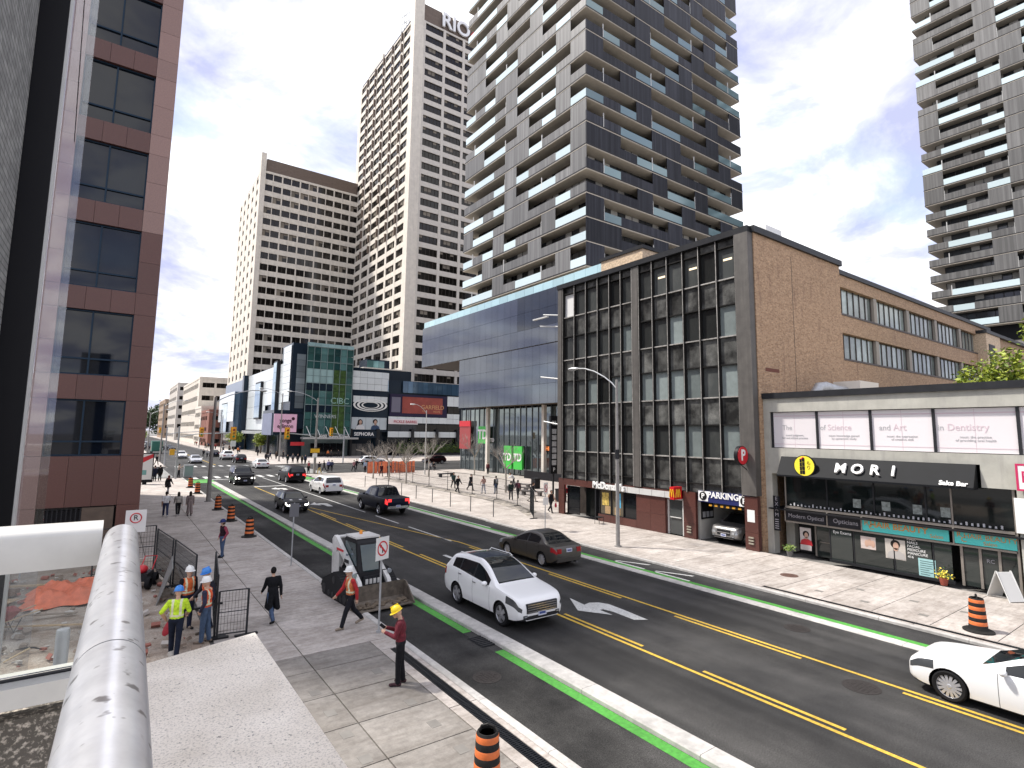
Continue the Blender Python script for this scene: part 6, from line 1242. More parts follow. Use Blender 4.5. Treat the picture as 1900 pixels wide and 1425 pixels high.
FC = [('person in black standing alone before the mall windows', (26.95, 136.81), 1.2, 'stand', dict()), ('person in black at the left of the corner crowd', (23.34, 111.05), 1.2, 'stand', dict()), ('person in grey next to the black one at the kerb', (23.69, 110.91), .5, 'walk', dict(top=(.10,.10,.11))),
 ('person in navy farther back in the corner crowd', (26.21, 120.98), 2.0, 'walk', dict(top=(.02,.03,.07))), ('person in brown behind the tall grey pole', (27.27, 120.60), 2.0, 'stand', dict(top=(.07,.045,.03))), ('person in black right of the tall grey pole', (29.06, 122.42), -1.0, 'stand', dict()),
 ('person in dark green crossing in front of the crowd', (25.16, 102.72), -1.9, 'walk', dict(top=(.02,.035,.03))), ('person with white shirt under a black jacket waiting', (26.82, 105.75), -1.9, 'stand', dict(top=(.09,.09,.10))), ('broad person in black waiting at the crossing', (27.15, 103.73), -1.9, 'stand', dict(coat=.8)),
 ('short person in olive waiting at the crossing', (27.39, 101.81), -1.9, 'stand', dict(top=(.07,.06,.03), h=1.55)), ('person in navy at the right end of the waiting row', (27.46, 100.01), -1.9, 'stand', dict(top=(.02,.03,.06))), ('person with a pale top and red backpack beside the lamp pole', (22.39, 79.72), 1.4, 'stand', dict(top=(.45,.42,.36), bag=((.35,.05,.07),'back'))),
 ('person in black with yellow trousers right of the lamp pole', (23.12, 77.17), 1.8, 'walk', dict(legs=(.55,.42,.16))), ('person in black striding right of the yellow trousers', (24.90, 80.88), 2.4, 'walk', dict()), ('person in a lilac top near the mast signal', (25.77, 81.69), 1.2, 'stand', dict(top=(.22,.22,.40))), ('person in dark blue in front of the lilac top', (26.18, 81.50), 1.2, 'walk', dict(top=(.03,.04,.09))),
 ('worker in an orange vest across the street by the mall door', (38.92, 124.25), -1.6, 'stand', dict(top=(.60,.16,.04))), ('person in dark grey next to the far orange vest', (39.56, 124.03), -1.6, 'stand', dict(top=(.05,.05,.05))), ('person in black walking past the mall entrance', (41.92, 126.06), -2.8, 'walk', dict()),
 ('person in pink and black left of the orange barrier', (29.00, 80.20), -1.4, 'walk', dict(top=(.30,.16,.18))), ('person in black close behind the pink top', (30.56, 83.35), -1.4, 'walk2', dict()), ('person in a pale blue shirt at the left end of the orange barrier', (29.69, 77.46), -1.4, 'stand', dict(top=(.30,.45,.62))),
 ('person in dark maroon in front of the orange barrier', (29.11, 70.12), -1.6, 'walk', dict(top=(.06,.012,.018))), ('person in black with arms out before the orange barrier', (29.99, 69.69), -1.6, 'hips', dict()),
 ('person in black stepping over the far crossing', (15.80, 134.75), -1.6, 'walk', dict()), ('person in black and white on the far crossing', (16.18, 131.98), -1.6, 'walk2', dict(top=(.35,.35,.35))), ('worker in an orange jacket beyond the white pickup', (25.04, 150.32), 1.5, 'stand', dict(top=(.62,.20,.06)))]
for lab, p, hd, po_, k in FC: person(lab, p, hd, po_, vox=.034, group=None, **k)
rq = random.Random(21); words = ['black', 'navy', 'grey', 'white', 'brown', 'dark green', 'red', 'tan']; cs = [DK,(.02,.03,.08),(.12,.12,.13),(.6,.6,.6),(.09,.05,.03),(.02,.05,.03),(.3,.03,.03),(.3,.24,.17)]
for i in range(16): person('far-off pedestrian in %s, %s along the far right pavement' % (words[i % 8], 'before the mall windows' if i < 8 else 'beyond the small white block'), (22.6+rq.random()*5, 150+i*5.5+rq.random()*3), rq.choice((UP,DOWN)), rq.choice(('walk','walk2','stand')), top=cs[i % 8], vox=.05, group='crowd on the far pavement')
for lab, p, hd in (('left one of two people sitting on the dark bench', (40.13, 77.68), -1.8), ('right one of two people sitting on the dark bench', (40.66, 77.44), -1.5)): person(lab, p, hd, 'sit', vox=.03, top=(.5,.5,.52) if 'left' in lab else DK, seat=.5)

# ---------------------------------------------------------------- street furniture
def lamp(label, x, y, h, arm, m, z=.1, r=.10, collar=None, cabinet=False, group='street lamps'):
    """arm = (dx, dy): reach of the curved arm"""
    t = thing('street_lamp', label, 'street lamp', (x,y,z), group=group); MB().cyl((x,y,z),(x,y,z+h),r*1.15,r*.62,14).build('pole', m, t, True); MB().cyl((x,y,z),(x,y,z+.06),r*1.9,n=12).build('base_plate', m, t)
    a = Vector((arm[0],arm[1],0)); pts = [Vector((x,y,z+h-.5))+a*q+Vector((0,0,1.3*math.sin(q*math.pi/2)**.8 if q else 0)) for q in (0,.12,.3,.55,.8,1)]
    MB().tube(pts, .04, 8).build('arm', STEEL, t, True); e = pts[-1]; d = a.normalized(); b = MB(); M = Matrix.Rotation(math.atan2(d.y,d.x),4,'Z'); b.ell(e+d*.3, .40,.16,.09,0,14,8,M); hd = b.build('lamp_head', mat('lamp_head', (.55,.56,.56), .4, .3), t, True); b = MB(); b.ell(e+d*.36+Vector((0,0,-.06)), .22,.11,.07,0,12,6,M); b.build('lens', LAMPG, hd, True)
    if collar: MB().cyl((x,y,z+collar),(x,y,z+collar+.5),r*1.2,n=12).build('banner_clamp', DKMETAL, t)
    return t
lamp('grey street lamp standing before the curtain wall office block', 22.16, 21.1, 8.9, (-.5,2.6), POLEC, collar=4.6)
lamp('street lamp on the near pavement beside the orange barrels', 6.7, 52.0, 8.6, (3.6,1.0), POLEC, r=.15)
lamp('slim white street lamp among the plaza trees', (35.97, 71.06)[0], (35.97, 71.06)[1], 9.0, (-1.6,.5), mat('lamp_white', (.55,.55,.53), .5), r=.085)
l4 = lamp('lamp pole with yellow sign at the far corner of the plaza', 22.7, 78.0, 10.4, (-3.4,.6), POLEC, r=.16)
MB().box(22.0,23.2,77.75,77.82,3.0,3.55).build('yellow_plate', mat('sign_yellow', (.72,.42,.01), .5), l4); MB().box(22.3,22.9,77.74,77.81,2.35,2.9).build('white_plate', WHITE, l4); MB().box(22.0,23.3,77.78,77.84,3.62,3.68).build('bracket', DKMETAL, l4)
lamp('tall plain lamp pole beyond the junction on the left', 7.0, 118, 10.4, (3.2,.5), POLEC, r=.14); lamp('tall grey pole before the mall corner', 25.9, 112.1, 13.0, (-3.5,.5), POLEC, r=.14)
lamp('distant lamp pole down the left kerb', 6.4, 150, 9.5, (3.2,.3), POLEC, r=.13); lamp('distant lamp pole down the right kerb', 22.6, 160, 9.5, (-3.2,.3), POLEC, r=.13); lamp('farthest lamp pole on the right kerb', 22.6, 205, 9.5, (-3.2,.3), POLEC, r=.13)
YEL = mat('signal_yellow', (.70,.36,.012), .45, var=.06)
def signal(label, x, y, z0, armx, sz, faceY=-1, pole=True, arm_z=5.2, back=False):
    t = thing('traffic_signal', label, 'traffic light', (x,y,z0), group='traffic signals')
    if pole: MB().cyl((x,y,z0),(x,y,z0+6.2),.12,.09,12).build('pole', STEEL, t, True)
    hx = x+armx
    if abs(armx) > .5: MB().tube([(x,y,z0+arm_z-.3),(x+armx*.3,y,z0+arm_z+.1),(x+armx*.95,y,z0+arm_z+.3)], .055, 8).build('mast_arm', STEEL, t, True)
    zc = z0+sz; b = MB(); b.box(hx-.20,hx+.20,y-.16,y+.16,zc-.62,zc+.62); hs = b.build('housing', YEL, t); MB().box(hx-.34,hx+.34,y+.16,y+.18,zc-.78,zc+.78).build('backboard', YEL, t)
    for i, (c, em) in enumerate((((.30,.01,.01),0),((.30,.16,.01),0),((.01,.25,.08),0))):
        zz_ = zc+.41-.41*i; MB().lathe([(.15,-.165),(.15,-.172),(0,-.172)], (hx,y,zz_), 16, ax='Y').build('lens', mat('lens_%d' % i, c, .2), hs)
        b = MB(); b.tube([(hx+.165*math.cos(a),y-.25,zz_+.165*math.sin(a)) for a in [math.pi*q/8 for q in range(9)]], .03, 5); b.build('visor', YEL, hs)
    return t
s1 = signal('traffic signal on a long arm over the near left lane', 6.3, 77.0, .1, 5.9, 5.45); MB().box(11.9,12.5,76.8,76.86,3.9,4.6).build('white_plate', WHITE, s1); MB().box(5.5,6.0,76.9,77.2,2.9,3.6).build('pedestrian_head', YEL, s1)
signal('traffic signal arm reaching left from the corner lamp pole', 22.55, 77.4, .1, -3.8, 5.5, pole=False)
signal('traffic signal on the silver pole before the mall entrance', 35.0, 102.6, .1, -2.4, 5.7); signal('traffic signal above the far left lane', 6.9, 105, .1, 4.9, 5.4); signal('small traffic signal far down the street', 6.6, 190, .1, 4.2, 5.4)
def turn_sign(label, x, y, h, w=.6, extra=False):
    t = thing('no_turn_sign', label, 'sign', (x,y,.1)); MB().cyl((x,y,.1),(x,y,h),.03,n=10).build('post', STEEL, t, True); MB().cyl((x,y,.1),(x,y,.16),.07,n=10).build('foot', STEEL, t)
    F = Frame(x-w/2, y-.04, '-Y'); a_ = R(25); pl_ = MB(); pl_.box(-w/2,w/2,-.012,.0,-w/2*1.2,w/2*1.2); o = link('plate', pl_.mesh('plate', mat('sign_plate', (.70,.69,.66), .5)), t, (x,y-.035,h-w*.6), (0,0,a_))
    b = MB(); n = 28; r_ = w*.40; vs = []
    for k in range(n):
        for q in (r_, r_*.8): vs.append((q*math.cos(2*math.pi*k/n), -.016, q*math.sin(2*math.pi*k/n)))
    b.add(vs, [(2*k,2*k+1,(2*k+3)%(2*n),(2*k+2)%(2*n)) for k in range(n)]); q = r_*.62; b.add([(-q-.02,-.017,q-.02),(-q+.02,-.017,q+.02),(q+.02,-.017,-q+.02),(q-.02,-.017,-q-.02)], [(0,1,2,3)]); link('red_ring', b.mesh('red_ring', RED), o)
    b = MB(); s_ = w*.1; b.add([(x_*s_,-.0145,z_*s_) for x_, z_ in ((-.4,-2.3),(.5,-2.3),(.5,.4),(-.9,1.5),(-.5,2.0),(-2.2,2.1),(-2.0,.4),(-1.5,.9),(-.4,0))], [tuple(range(9))]); link('arrow', b.mesh('arrow', BLACK), o)
    if extra: MB().box(x-.2,x+.2,y-.05,y-.035,h-1.35,h-.9).build('lower_plate', mat('sign_plate', (.7,.69,.66)), t)
    return t
turn_sign('no left turn sign in front of the loader', 6.8, 16.1, 2.85, .55); turn_sign('no left turn sign on the far pavement by the plaza', 21.9, 26.9, 3.0, .58, True)
t = thing('sign_back', 'small grey sign seen edge-on on a thin post before the little black hatchback', 'sign', (6.75,25.9,.1)); MB().cyl((6.75,25.9,.1),(6.75,25.9,2.8),.03,n=10).build('post', STEEL, t, True); MB().box(6.55,6.95,25.86,25.88,2.2,2.78).build('plate', mat('sign_rear', (.12,.12,.13), .5), t)
for (x, y, zc, lab, ltr) in ((1.0,27.9,2.15,'white no parking plate on the fence end at the granite corner','R'), (-2.55,29.0,1.6,'white plate with a circle mark by the granite gate','S')):
    t = thing('parking_plate', lab, 'sign', (x,y,.1)); MB().cyl((x,y+.03,.1),(x,y+.03,zc+.5),.03,n=8).build('post', STEEL, t); MB().box(x-.36,x+.36,y-.02,y,zc-.4,zc+.5).build('plate', mat('sign_plate', (.7,.69,.66)), t)
    b = MB(); b.tube([(x+.19*math.cos(a),y-.03,zc+.18+.19*math.sin(a)) for a in [2*math.pi*q/20 for q in range(21)]], .022, 5); b.build('red_ring', RED, t); text('lettering', ltr, .30, Frame(x,y-.02,'-Y'), 0, zc+.18, .01, BLACK, t, .004)
# barrels
ORG_ = mat('barrel_orange', (.72,.17,.04), .5, var=.15, vscale=12, dirt=.15); BBK = mat('barrel_black', (.02,.019,.018), .6, var=.3, vscale=10)
def barrel_proto():
    b = MB(); prof = [(.235,.05),(.232,.16)]; 
    zs_ = [.10,.20,.31,.42,.53,.64,.75,.86,.96]; rr_ = [.24,.232,.226,.22,.214,.207,.2,.193,.187]
    for i in range(8): b.lathe([(rr_[i],zs_[i]),(rr_[i],zs_[i+1]-.012),(rr_[i]-.008,zs_[i+1])], (0,0,0), 22, 0 if i % 2 else 1)
    b.lathe([(.187,.96),(.17,1.0),(.15,1.0),(.15,.9)], (0,0,0), 22, 1); return b.mesh('barrel_body', [ORG_, BBK], smooth=True)
bm_ = barrel_proto(); bb_ = MB().lathe([(.40,0),(.40,.035),(.36,.06),(.26,.07),(.245,.12),(.235,.12)], (0,0,0), 26).mesh('rubber_base', BBK, smooth=True); bh_ = MB().tube([(-.13,0,.98),(-.10,0,1.07),(0,0,1.10),(.10,0,1.07),(.13,0,.98)], .022, 6).mesh('handle', BBK)
for (x, y), rz, lab in (((6.52, 33.98),.3,'orange and black traffic barrel nearest the blue-capped worker'), ((6.57, 40.29),1.1,'second orange and black barrel up the near kerb'), ((6.64, 46.36),2.,'third orange and black barrel up the near kerb beside the lamp pole'), ((6.63, 58.74),.6,'fourth orange and black barrel up the near kerb'), ((6.67, 64.94),1.7,'farthest orange and black barrel by the grey cabinet'), ((22.24, 6.04),.4,'lone orange and black barrel on the far pavement outside the salon'), ((5.41, 8.12),2.4,'orange and black barrel cut off at the bottom edge by the trench drain')):
    t = thing('traffic_barrel', lab, 'barrel', (x,y,.1), rz, group='traffic barrels', local=True); link('rubber_base', bb_, t); link('barrel_body', bm_, t); link('handle', bh_, t)
cbn = thing('control_cabinet', 'grey signal control cabinet behind the farthest barrel', 'cabinet', (*(7.93, 80.42),.1), local=True); MB().box(-.5,.5,-.35,.35,.0,1.35).build('box', mat('cabinet_grey', (.30,.32,.33), .5, .2), cbn); MB().box(-.55,.55,-.4,.4,1.35,1.42).build('lid', mat('cabinet_grey', (.3,.32,.33)), cbn); MB().box(-.44,.44,-.365,-.35,.1,1.25).build('door', mat('cabinet_green', (.22,.30,.28), .5), cbn)
ad = thing('advert_panel', 'lit red and white advert panel at the left kerb corner', 'advert', (3.0,71,.1)); MB().box(2.3,3.7,70.9,71.15,.3,3.4).build('case', BLACK, ad); MB().box(2.4,3.6,70.88,70.9,.6,3.3).build('poster', mat('ad_white', (.7,.7,.68), .4), ad); MB().add([(2.4,70.87,2.2),(3.6,70.87,2.9),(3.6,70.87,3.3),(2.4,70.87,2.8)], [(0,1,2,3)]).build('poster_stripe', RED, ad); MB().box(2.4,3.1,70.865,70.875,1.1,1.6).build('poster_block', mat('ad_teal', (.15,.35,.33), .4), ad); MB().box(2.8,3.2,70.95,71.1,.1,.3).build('foot', BLACK, ad)
# wire fence panels on the near pavement
WIRE = mat('fence_wire', (.035,.037,.04), .5, .4)
def fence_panel(label, a, b_, h, step=.10, solid=None, group='temporary fence panels', z=.1):
    a, b_ = Vector((*a,z)), Vector((*b_,z)); t = thing('wire_fence', label, 'fence', a, group=group); d = b_-a; Z = Vector((0,0,h)); off = Vector((0,0,.12))
    MB().tube([a, a+Z], .03, 6).build('post', WIRE, t); MB().tube([b_, b_+Z], .03, 6).build('post', WIRE, t); MB().tube([a+Z, b_+Z], .02, 6).build('top_rail', WIRE, t); MB().tube([a+off, b_+off], .02, 6).build('bottom_rail', WIRE, t); MB().tube([a+Z*.55, b_+Z*.55], .014, 5).build('middle_rail', WIRE, t)
    m = MB(); n = int(d.length/step)
    for i in range(1, n): m.tube([a+d*i/n+off, a+d*i/n+Z], .0045, 3)
    for i in range(1, int(h/.2)): m.tube([a+Z*i*.2/h, b_+Z*i*.2/h], .0045, 3)
    stuff(m.build('wire_mesh', WIRE, t))
    if solid:
        n_ = Vector((d.y,-d.x,0)).normalized()*.03; m = MB(); m.add([a+off+n_, b_+off+n_, b_+Z*.97+n_, a+Z*.97+n_], [(0,1,2,3)]); m.build('mesh_cloth', solid, t)
    b2 = MB(); [b2.box(p.x-.3,p.x+.3,p.y-.06,p.y+.06,z,z+.05) for p in (a, b_)]; b2.build('foot', BLACK, t)
def net_mat(name, c, al):
    m = mat(name, c, .8, alpha=al, var=.3, vscale=5); return m
DKN = net_mat('dark_fence_cloth', (.05,.055,.055), .55)
fence_panel('open wire fence panel running out from the granite corner', (-.3,28.0), (1.75,28.0), 1.85); fence_panel('dark netted fence panel leaning behind the open wire one', (1.8,27.7), (2.15,24.9), 1.75, solid=DKN); fence_panel('dark netted fence panel just behind the workers', (2.2,24.7), (2.55,21.4), 1.75, solid=DKN)
fence_panel('grey netted fence panel right of the worker group', (3.15,21.6), (2.75,18.2), 1.75, .08, solid=DKN); fence_panel('short wire fence panel by the speckled ledge', (2.8,18.1), (3.55,18.0), 1.3, .08)
lp = thing('leaning_board', 'grey sheet leaning against the fence near the workers', 'board', (1.75,23,.1)); b = MB(); b.add([(1.55,22.4,.1),(1.8,24.6,.1),(2.1,24.5,1.3),(1.95,22.3,1.3),(1.58,22.4,.1),(1.83,24.6,.1),(2.13,24.5,1.3),(1.98,22.3,1.3)], [(0,1,2,3),(7,6,5,4),(0,4,5,1),(1,5,6,2),(2,6,7,3),(3,7,4,0)]); b.build('sheet', mat('board_grey', (.20,.20,.19), .7, var=.2), lp)
# building site behind the rail
stt = MB(); rq = random.Random(4); nx, ny = 28, 40; X0, X1, Y0, Y1 = -6., 2.6, 14., 30.8
for j in range(ny+1):
    for i in range(nx+1):
        e = min(1, min(i, nx-i, j, ny-j)/3); stt.v.append((X0+(X1-X0)*i/nx, Y0+(Y1-Y0)*j/ny, .107+e*(.05*rq.random()+.07*max(0,math.sin(i*.7+j*.4))*max(0,math.sin(j*.33+1)))))
stt.f = [(j*(nx+1)+i, j*(nx+1)+i+1, (j+1)*(nx+1)+i+1, (j+1)*(nx+1)+i) for j in range(ny) for i in range(nx)]; stt.m = [0]*len(stt.f)
def soil_build(k):
    c = k['mixc'](k['ramp'](k['noise'](1.2, 6, .7), (.4, (0,0,0)), (.65, (1,1,1))), k['c'], (.44,.39,.33)); c = k['mul'](c, k['ramp'](k['noise'](25., 4, .7), (.3, (.6,)*3), (.7, (1.3,)*3))); k['bump'](k['noise'](30., 5), .6, .03); return c
struct(stt.build('dirt_ground', mat('site_dirt', (.27,.21,.16), .95, build=soil_build), smooth=True))
tp = thing('orange_tarp', 'crumpled orange tarpaulin spread on the building site', 'tarp', (-.9,24.8,.1)); b = MB(); n = 22; rq = random.Random(9); hs_ = [[rq.random() for _ in range(n+1)] for _ in range(n+1)]
for j in range(n+1):
    for i in range(n+1):
        e = min(1, min(i,n-i,j,n-j)/4); b.v.append((-2.0+2.4*i/n+.08*math.sin(j*.9), 23.6+2.6*j/n+.1*math.sin(i*.8), .22+e*(.28+.10*math.sin(i*.8+j*.5)+.10*hs_[j][i])))
b.f = [(j*(n+1)+i, j*(n+1)+i+1, (j+1)*(n+1)+i+1, (j+1)*(n+1)+i) for j in range(n) for i in range(n)]; b.m = [0]*len(b.f); b.build('sheet', mat('tarp_orange', (.62,.16,.08), .55, var=.25, vscale=4), tp, True)
TIM = mat('timber', (.42,.31,.19), .8, var=.25, vscale=5); 
for i, (lab, x, y, w, l, hh, rz, m) in enumerate((('long pale timber plank behind the orange tarp', -1.6,27.0,.07,2.2,.05,1.25,TIM), ('wide plywood sheet left of the orange tarp', -3.1,24.6,.55,1.0,.02,-.5,TIM), ('second plywood sheet lying under the first', -3.6,24.0,.4,1.0,.02,-.2,TIM), ('brown crate boards on the building site', -3.2,26.3,.25,.9,.14,1.4,mat('old_wood',(.13,.08,.05),.8,var=.3)), ('thin batten lying across the dirt', -1.6,21.7,.04,1.5,.03,1.1,TIM), ('thin batten pointing at the wheelbarrow', -2.0,22.9,.05,1.6,.03,1.2,mat('grey_wood',(.25,.21,.17),.8)))):
    t = thing('timber_board', lab, 'timber', (x,y,.22+.03*(i%3)), rz, local=True); MB().box(-w,w,-l,l,0,hh).build('board', m, t)
wbw = thing('wheelbarrow', 'red wheelbarrow with a dusty tray on the building site', 'wheelbarrow', (-2.35,21.7,.16), R(20), local=True); b = MB(); tp_ = [(-.55,-.36),(.5,-.36),(.5,.36),(-.55,.36)]; bt = [(-.28,-.2),(.30,-.2),(.30,.2),(-.28,.2)]
b.add([(x,y,.62) for x,y in tp_]+[(x,y,.34) for x,y in bt]+[(x*.95,y*.95,.62) for x,y in tp_]+[(x*.95,y*.95,.37) for x,y in bt], [(i,(i+1)%4,4+(i+1)%4,4+i)[::-1] for i in range(4)]+[(8+i,8+(i+1)%4,12+(i+1)%4,12+i) for i in range(4)]+[(4,7,6,5),(12,13,14,15)]+[(i,8+i,8+(i+1)%4,(i+1)%4)[::-1] for i in range(4)]); b.build('tray', mat('barrow_red', (.28,.03,.03), .5, var=.3, vscale=6, dirt=.4), wbw)
for s_ in (-1,1): MB().tube([(-.62,s_*.03,.2),(.3,s_*.25,.36),(1.0,s_*.3,.52)], .02, 6).build('handle', TIM, wbw); MB().tube([(.25,s_*.22,.34),(.4,s_*.22,.0),(.55,s_*.24,.38)], .015, 5).build('leg', DKMETAL, wbw)
link('wheel', wheel_mesh(.2,.1,5,RIMM,'barrow')[0], wbw, (-.6,0,.2)); 
pa_ = thing('pickaxe', 'wooden-handled pickaxe lying in the dirt', 'tool', (-1.55,19.2,.22), R(60), local=True); MB().tube([(-.45,0,.03),(.4,0,.05)], [.018,.024], 7).build('handle', mat('pick_wood', (.55,.42,.25), .7), pa_); MB().tube([(.38,-.3,.02),(.4,-.1,.06),(.4,.1,.06),(.37,.32,.02)], [.008,.025,.025,.01], 6).build('head', DKMETAL, pa_)
hs2 = thing('cable_coil', 'loose coil of grey cable beside the plywood', 'cable', (-2.8,23.3,.2)); b = MB(); b.tube([(-2.8+.5*math.cos(q*.35)*(1+.1*math.sin(q)),23.3+.35*math.sin(q*.35),.24+.01*(q%7)) for q in range(80)], .014, 5); b.build('cable', DKMETAL, hs2)
rub = MB(); rq = random.Random(12)
for i in range(330):
    x, y = rq.uniform(-4.5,2.3), rq.uniform(16.5,29); s_ = .02+.07*rq.random()**2; rub.obox((x,y,.2+s_*.3), s_*1.4, s_, s_*.6, rz=rq.random()*6, rx=rq.random(), m=i % 3)
stuff(tag(rub.build('rubble', [mat('rub_a', (.42,.39,.35), .9), mat('rub_b', (.22,.17,.13), .9), mat('rub_c', (.30,.12,.09), .9)]), 'scattered broken stones and rubble over the building site dirt', 'rubble'))
sm2 = thing('plate_compactor', 'black wheeled machine with red frame beside the fence', 'machine', (1.25,25.2,.15), R(70), local=True); MB().box(-.4,.35,-.28,.28,.28,.55).build('engine', TRIM, sm2); MB().ell((-.1,0,.66),.28,.2,.16,0,12,8).build('tank', RED, sm2, True)
for x in (-.35,.35):
    for s_ in (-1,1): link('wheel', wheel_mesh(.22,.16,5,RIMM,'atv')[0], sm2, (x,s_*.33,.22))
MB().tube([(.35,-.2,.5),(.85,-.2,.95),(.85,.2,.95),(.35,.2,.5)], .02, 6).build('handle_bar', RED, sm2)
sh_ = thing('red_hand_board', 'red paddle board held beside the yellow-green shirt worker', 'board', (1.62,17.9,.75), R(75), local=True); b = MB(); b.ell((0,0,0), .03, .12, .30, 0, 10, 8, Matrix.Rotation(.5,4,'X')); b.build('paddle', mat('paddle_red', (.38,.02,.04), .4), sh_, True)
# plaza: thin fence posts, benches, barrier, bins, trees
WP = mat('post_grey', (.10,.10,.10), .6, .2)
i = 0; pts = [(24.33, 61.19), (23.37, 55.45), (25.95, 58.15), (23.70, 48.36), (23.28, 43.78), (23.07, 40.54), (22.60, 37.11), (22.13, 34.45), (22.94, 34.91), (22.30, 33.44), (22.80, 30.09)]
fx_ = [(22.3,58-3.1*k) for k in range(9)]
for k, (x, y) in enumerate(fx_):
    t = thing('kerb_post', 'thin grey post on the plaza kerb, %s from the junction' % ('first','second','third','fourth','fifth','sixth','seventh','eighth','ninth')[k], 'post', (x,y,.1), group='posts of the plaza kerb fence'); MB().cyl((x,y,.1),(x,y,1.25),.035,n=8).build('post', WP, t)
wr2 = thing('strung_wire', 'thin wire strung between the plaza kerb posts', 'wire', (22.3,45,1.2)); MB().tube([(x,y,1.2) for x,y in fx_], .012, 4).build('wire', WP, wr2)
for k, (a, b2) in enumerate((((24.2,31.0),(25.9,33.6)),((25.9,33.6),(27.2,37.0)),((27.2,37.0),(28.2,41.5)),((28.2,41.5),(28.4,46)),((28.4,46),(28.2,50.5)),((28.2,50.5),(28.4,55)),((28.4,55),(28.6,59.5)),((28.6,59.5),(29,64)),((29,64),(29.5,69)))):
    fence_panel('tall wire fence panel number %s along the dug-up plaza strip' % ['one, nearest the burger shop','two','three','four','five','six','seven','eight','nine, nearest the junction'][k], a, b2, 1.9, .16 if k else .1, solid=net_mat('green_net', (.06,.10,.08), .5) if k == 0 else None, group='plaza fence panels')
dg_ = MB(); dg_.prism([(24.6,32.2),(26.6,33.6),(28.4,41),(28.7,60),(29.2,68),(28.3,68),(27.6,60),(27.2,42),(25.8,35)], .101, .115); struct(dg_.build('dug_strip', mat('dug_earth', (.12,.11,.10), .95, build=soil_build)))
for (x, y, l, rz, lab) in ((36.6,66.,2.6,.2,'black bench by the slim white lamp'), (34.2,46.6,3.0,1.85,'long low stone bench behind the tall fence'), (36.6,49.0,2.2,1.85,'stone bench nearer the bank'), (33.0,42.6,2.4,1.9,'stone bench near the pale tree')):
    t = thing('bench', lab, 'bench', (x,y,.1), rz, group='plaza benches', local=True); bm2 = mat('bench_dark', (.05,.05,.055), .6, var=.2) if 'black' in lab else mat('bench_stone', (.16,.15,.145), .7, var=.2); MB().box(-l/2,l/2,-.28,.28,.36,.48).build('seat', bm2, t); [MB().box(q*l*.38-.12,q*l*.38+.12,-.22,.22,0,.36).build('leg', bm2, t) for q in (-1,1)]
for (x, y, lab) in ((37.4,47.6,'dark litter bin beside the bank benches'), (32.2,37.4,'dark litter bin by the burger patio')):
    t = thing('litter_bin', lab, 'bin', (x,y,.1), group='litter bins', local=True); MB().box(-.35,.35,-.35,.35,.05,1.05).build('body', TRIM, t); MB().box(-.38,.38,-.38,.38,1.05,1.12).build('lid', DKMETAL, t); MB().box(-.2,.2,-.36,-.35,.75,.92).build('slot', BLACK, t)
ob_ = thing('orange_barrier', 'long bright orange mesh barrier behind the plaza trees', 'barrier', (29.5,75,.1)); ORN = mat('barrier_orange', (.80,.22,.10), .6, var=.2, vscale=2)
for k in range(14):
    x = 29.3+k*.5; y = 75.6-.04*k+.12*math.sin(k*1.3); b = MB(); b.add([(x,y,.12),(x+.5,y+.06*math.sin(k),.12),(x+.5,y+.06*math.sin(k)+.05,1.75+.07*math.sin(k*2.1)),(x,y+.05,1.75+.07*math.sin((k-1)*2.1))], [(0,1,2,3)]); b.add([(x,y+.02,.12),(x+.5,y+.02+.06*math.sin(k),.12),(x+.5,y+.07+.06*math.sin(k),1.75+.07*math.sin(k*2.1)),(x,y+.07,1.75+.07*math.sin((k-1)*2.1))], [(3,2,1,0)]); b.build('mesh_section', ORN, ob_); MB().cyl((x,y-.02,.1),(x,y-.02,1.75),.03,n=6).build('stake', WP, ob_)
def bike(label, x, y, rz, box):
    t = thing('delivery_bike', label, 'bicycle', (x,y,.1), rz, group='delivery bikes', local=True)
    for q in (-.5,.5):
        b = MB(); b.tube([(q+.32*math.cos(a),0,.33+.32*math.sin(a)) for a in [2*math.pi*k/18 for k in range(19)]], .022, 6); b.build('wheel', TYRE, t)
    MB().tube([(-.5,0,.33),(-.15,0,.3),(.3,0,.8),(-.2,0,.8),(-.15,0,.3)], .02, 6).tube([(-.5,0,.33),(-.2,0,.8)], .015, 6).tube([(.5,0,.33),(.32,0,.95)], .02, 6).build('frame', DKMETAL, t); MB().tube([(.25,-.26,1.0),(.32,0,.95),(.25,.26,1.0)], .015, 6).build('handlebar', DKMETAL, t); MB().ell((-.22,0,.86),.13,.07,.04,0,10,6).build('saddle', TRIM, t)
    if box: MB().box(-.75,-.35,-.22,.22,.72,1.12).build('carrier_box', RED, t)
bike('delivery bike with a red box nearest the granite corner', 33.6,37.6, .5, True); bike('delivery bike with a red box by the patio wall', 35.6,40.6,.4, True); bike('dark parked bicycle by the patio wall', 37.8,43.2,.6, False)
BARK = mat('pale_bark', (.36,.33,.29), .8, var=.25, vscale=9); TWIG = mat('twig', (.30,.27,.235), .8)
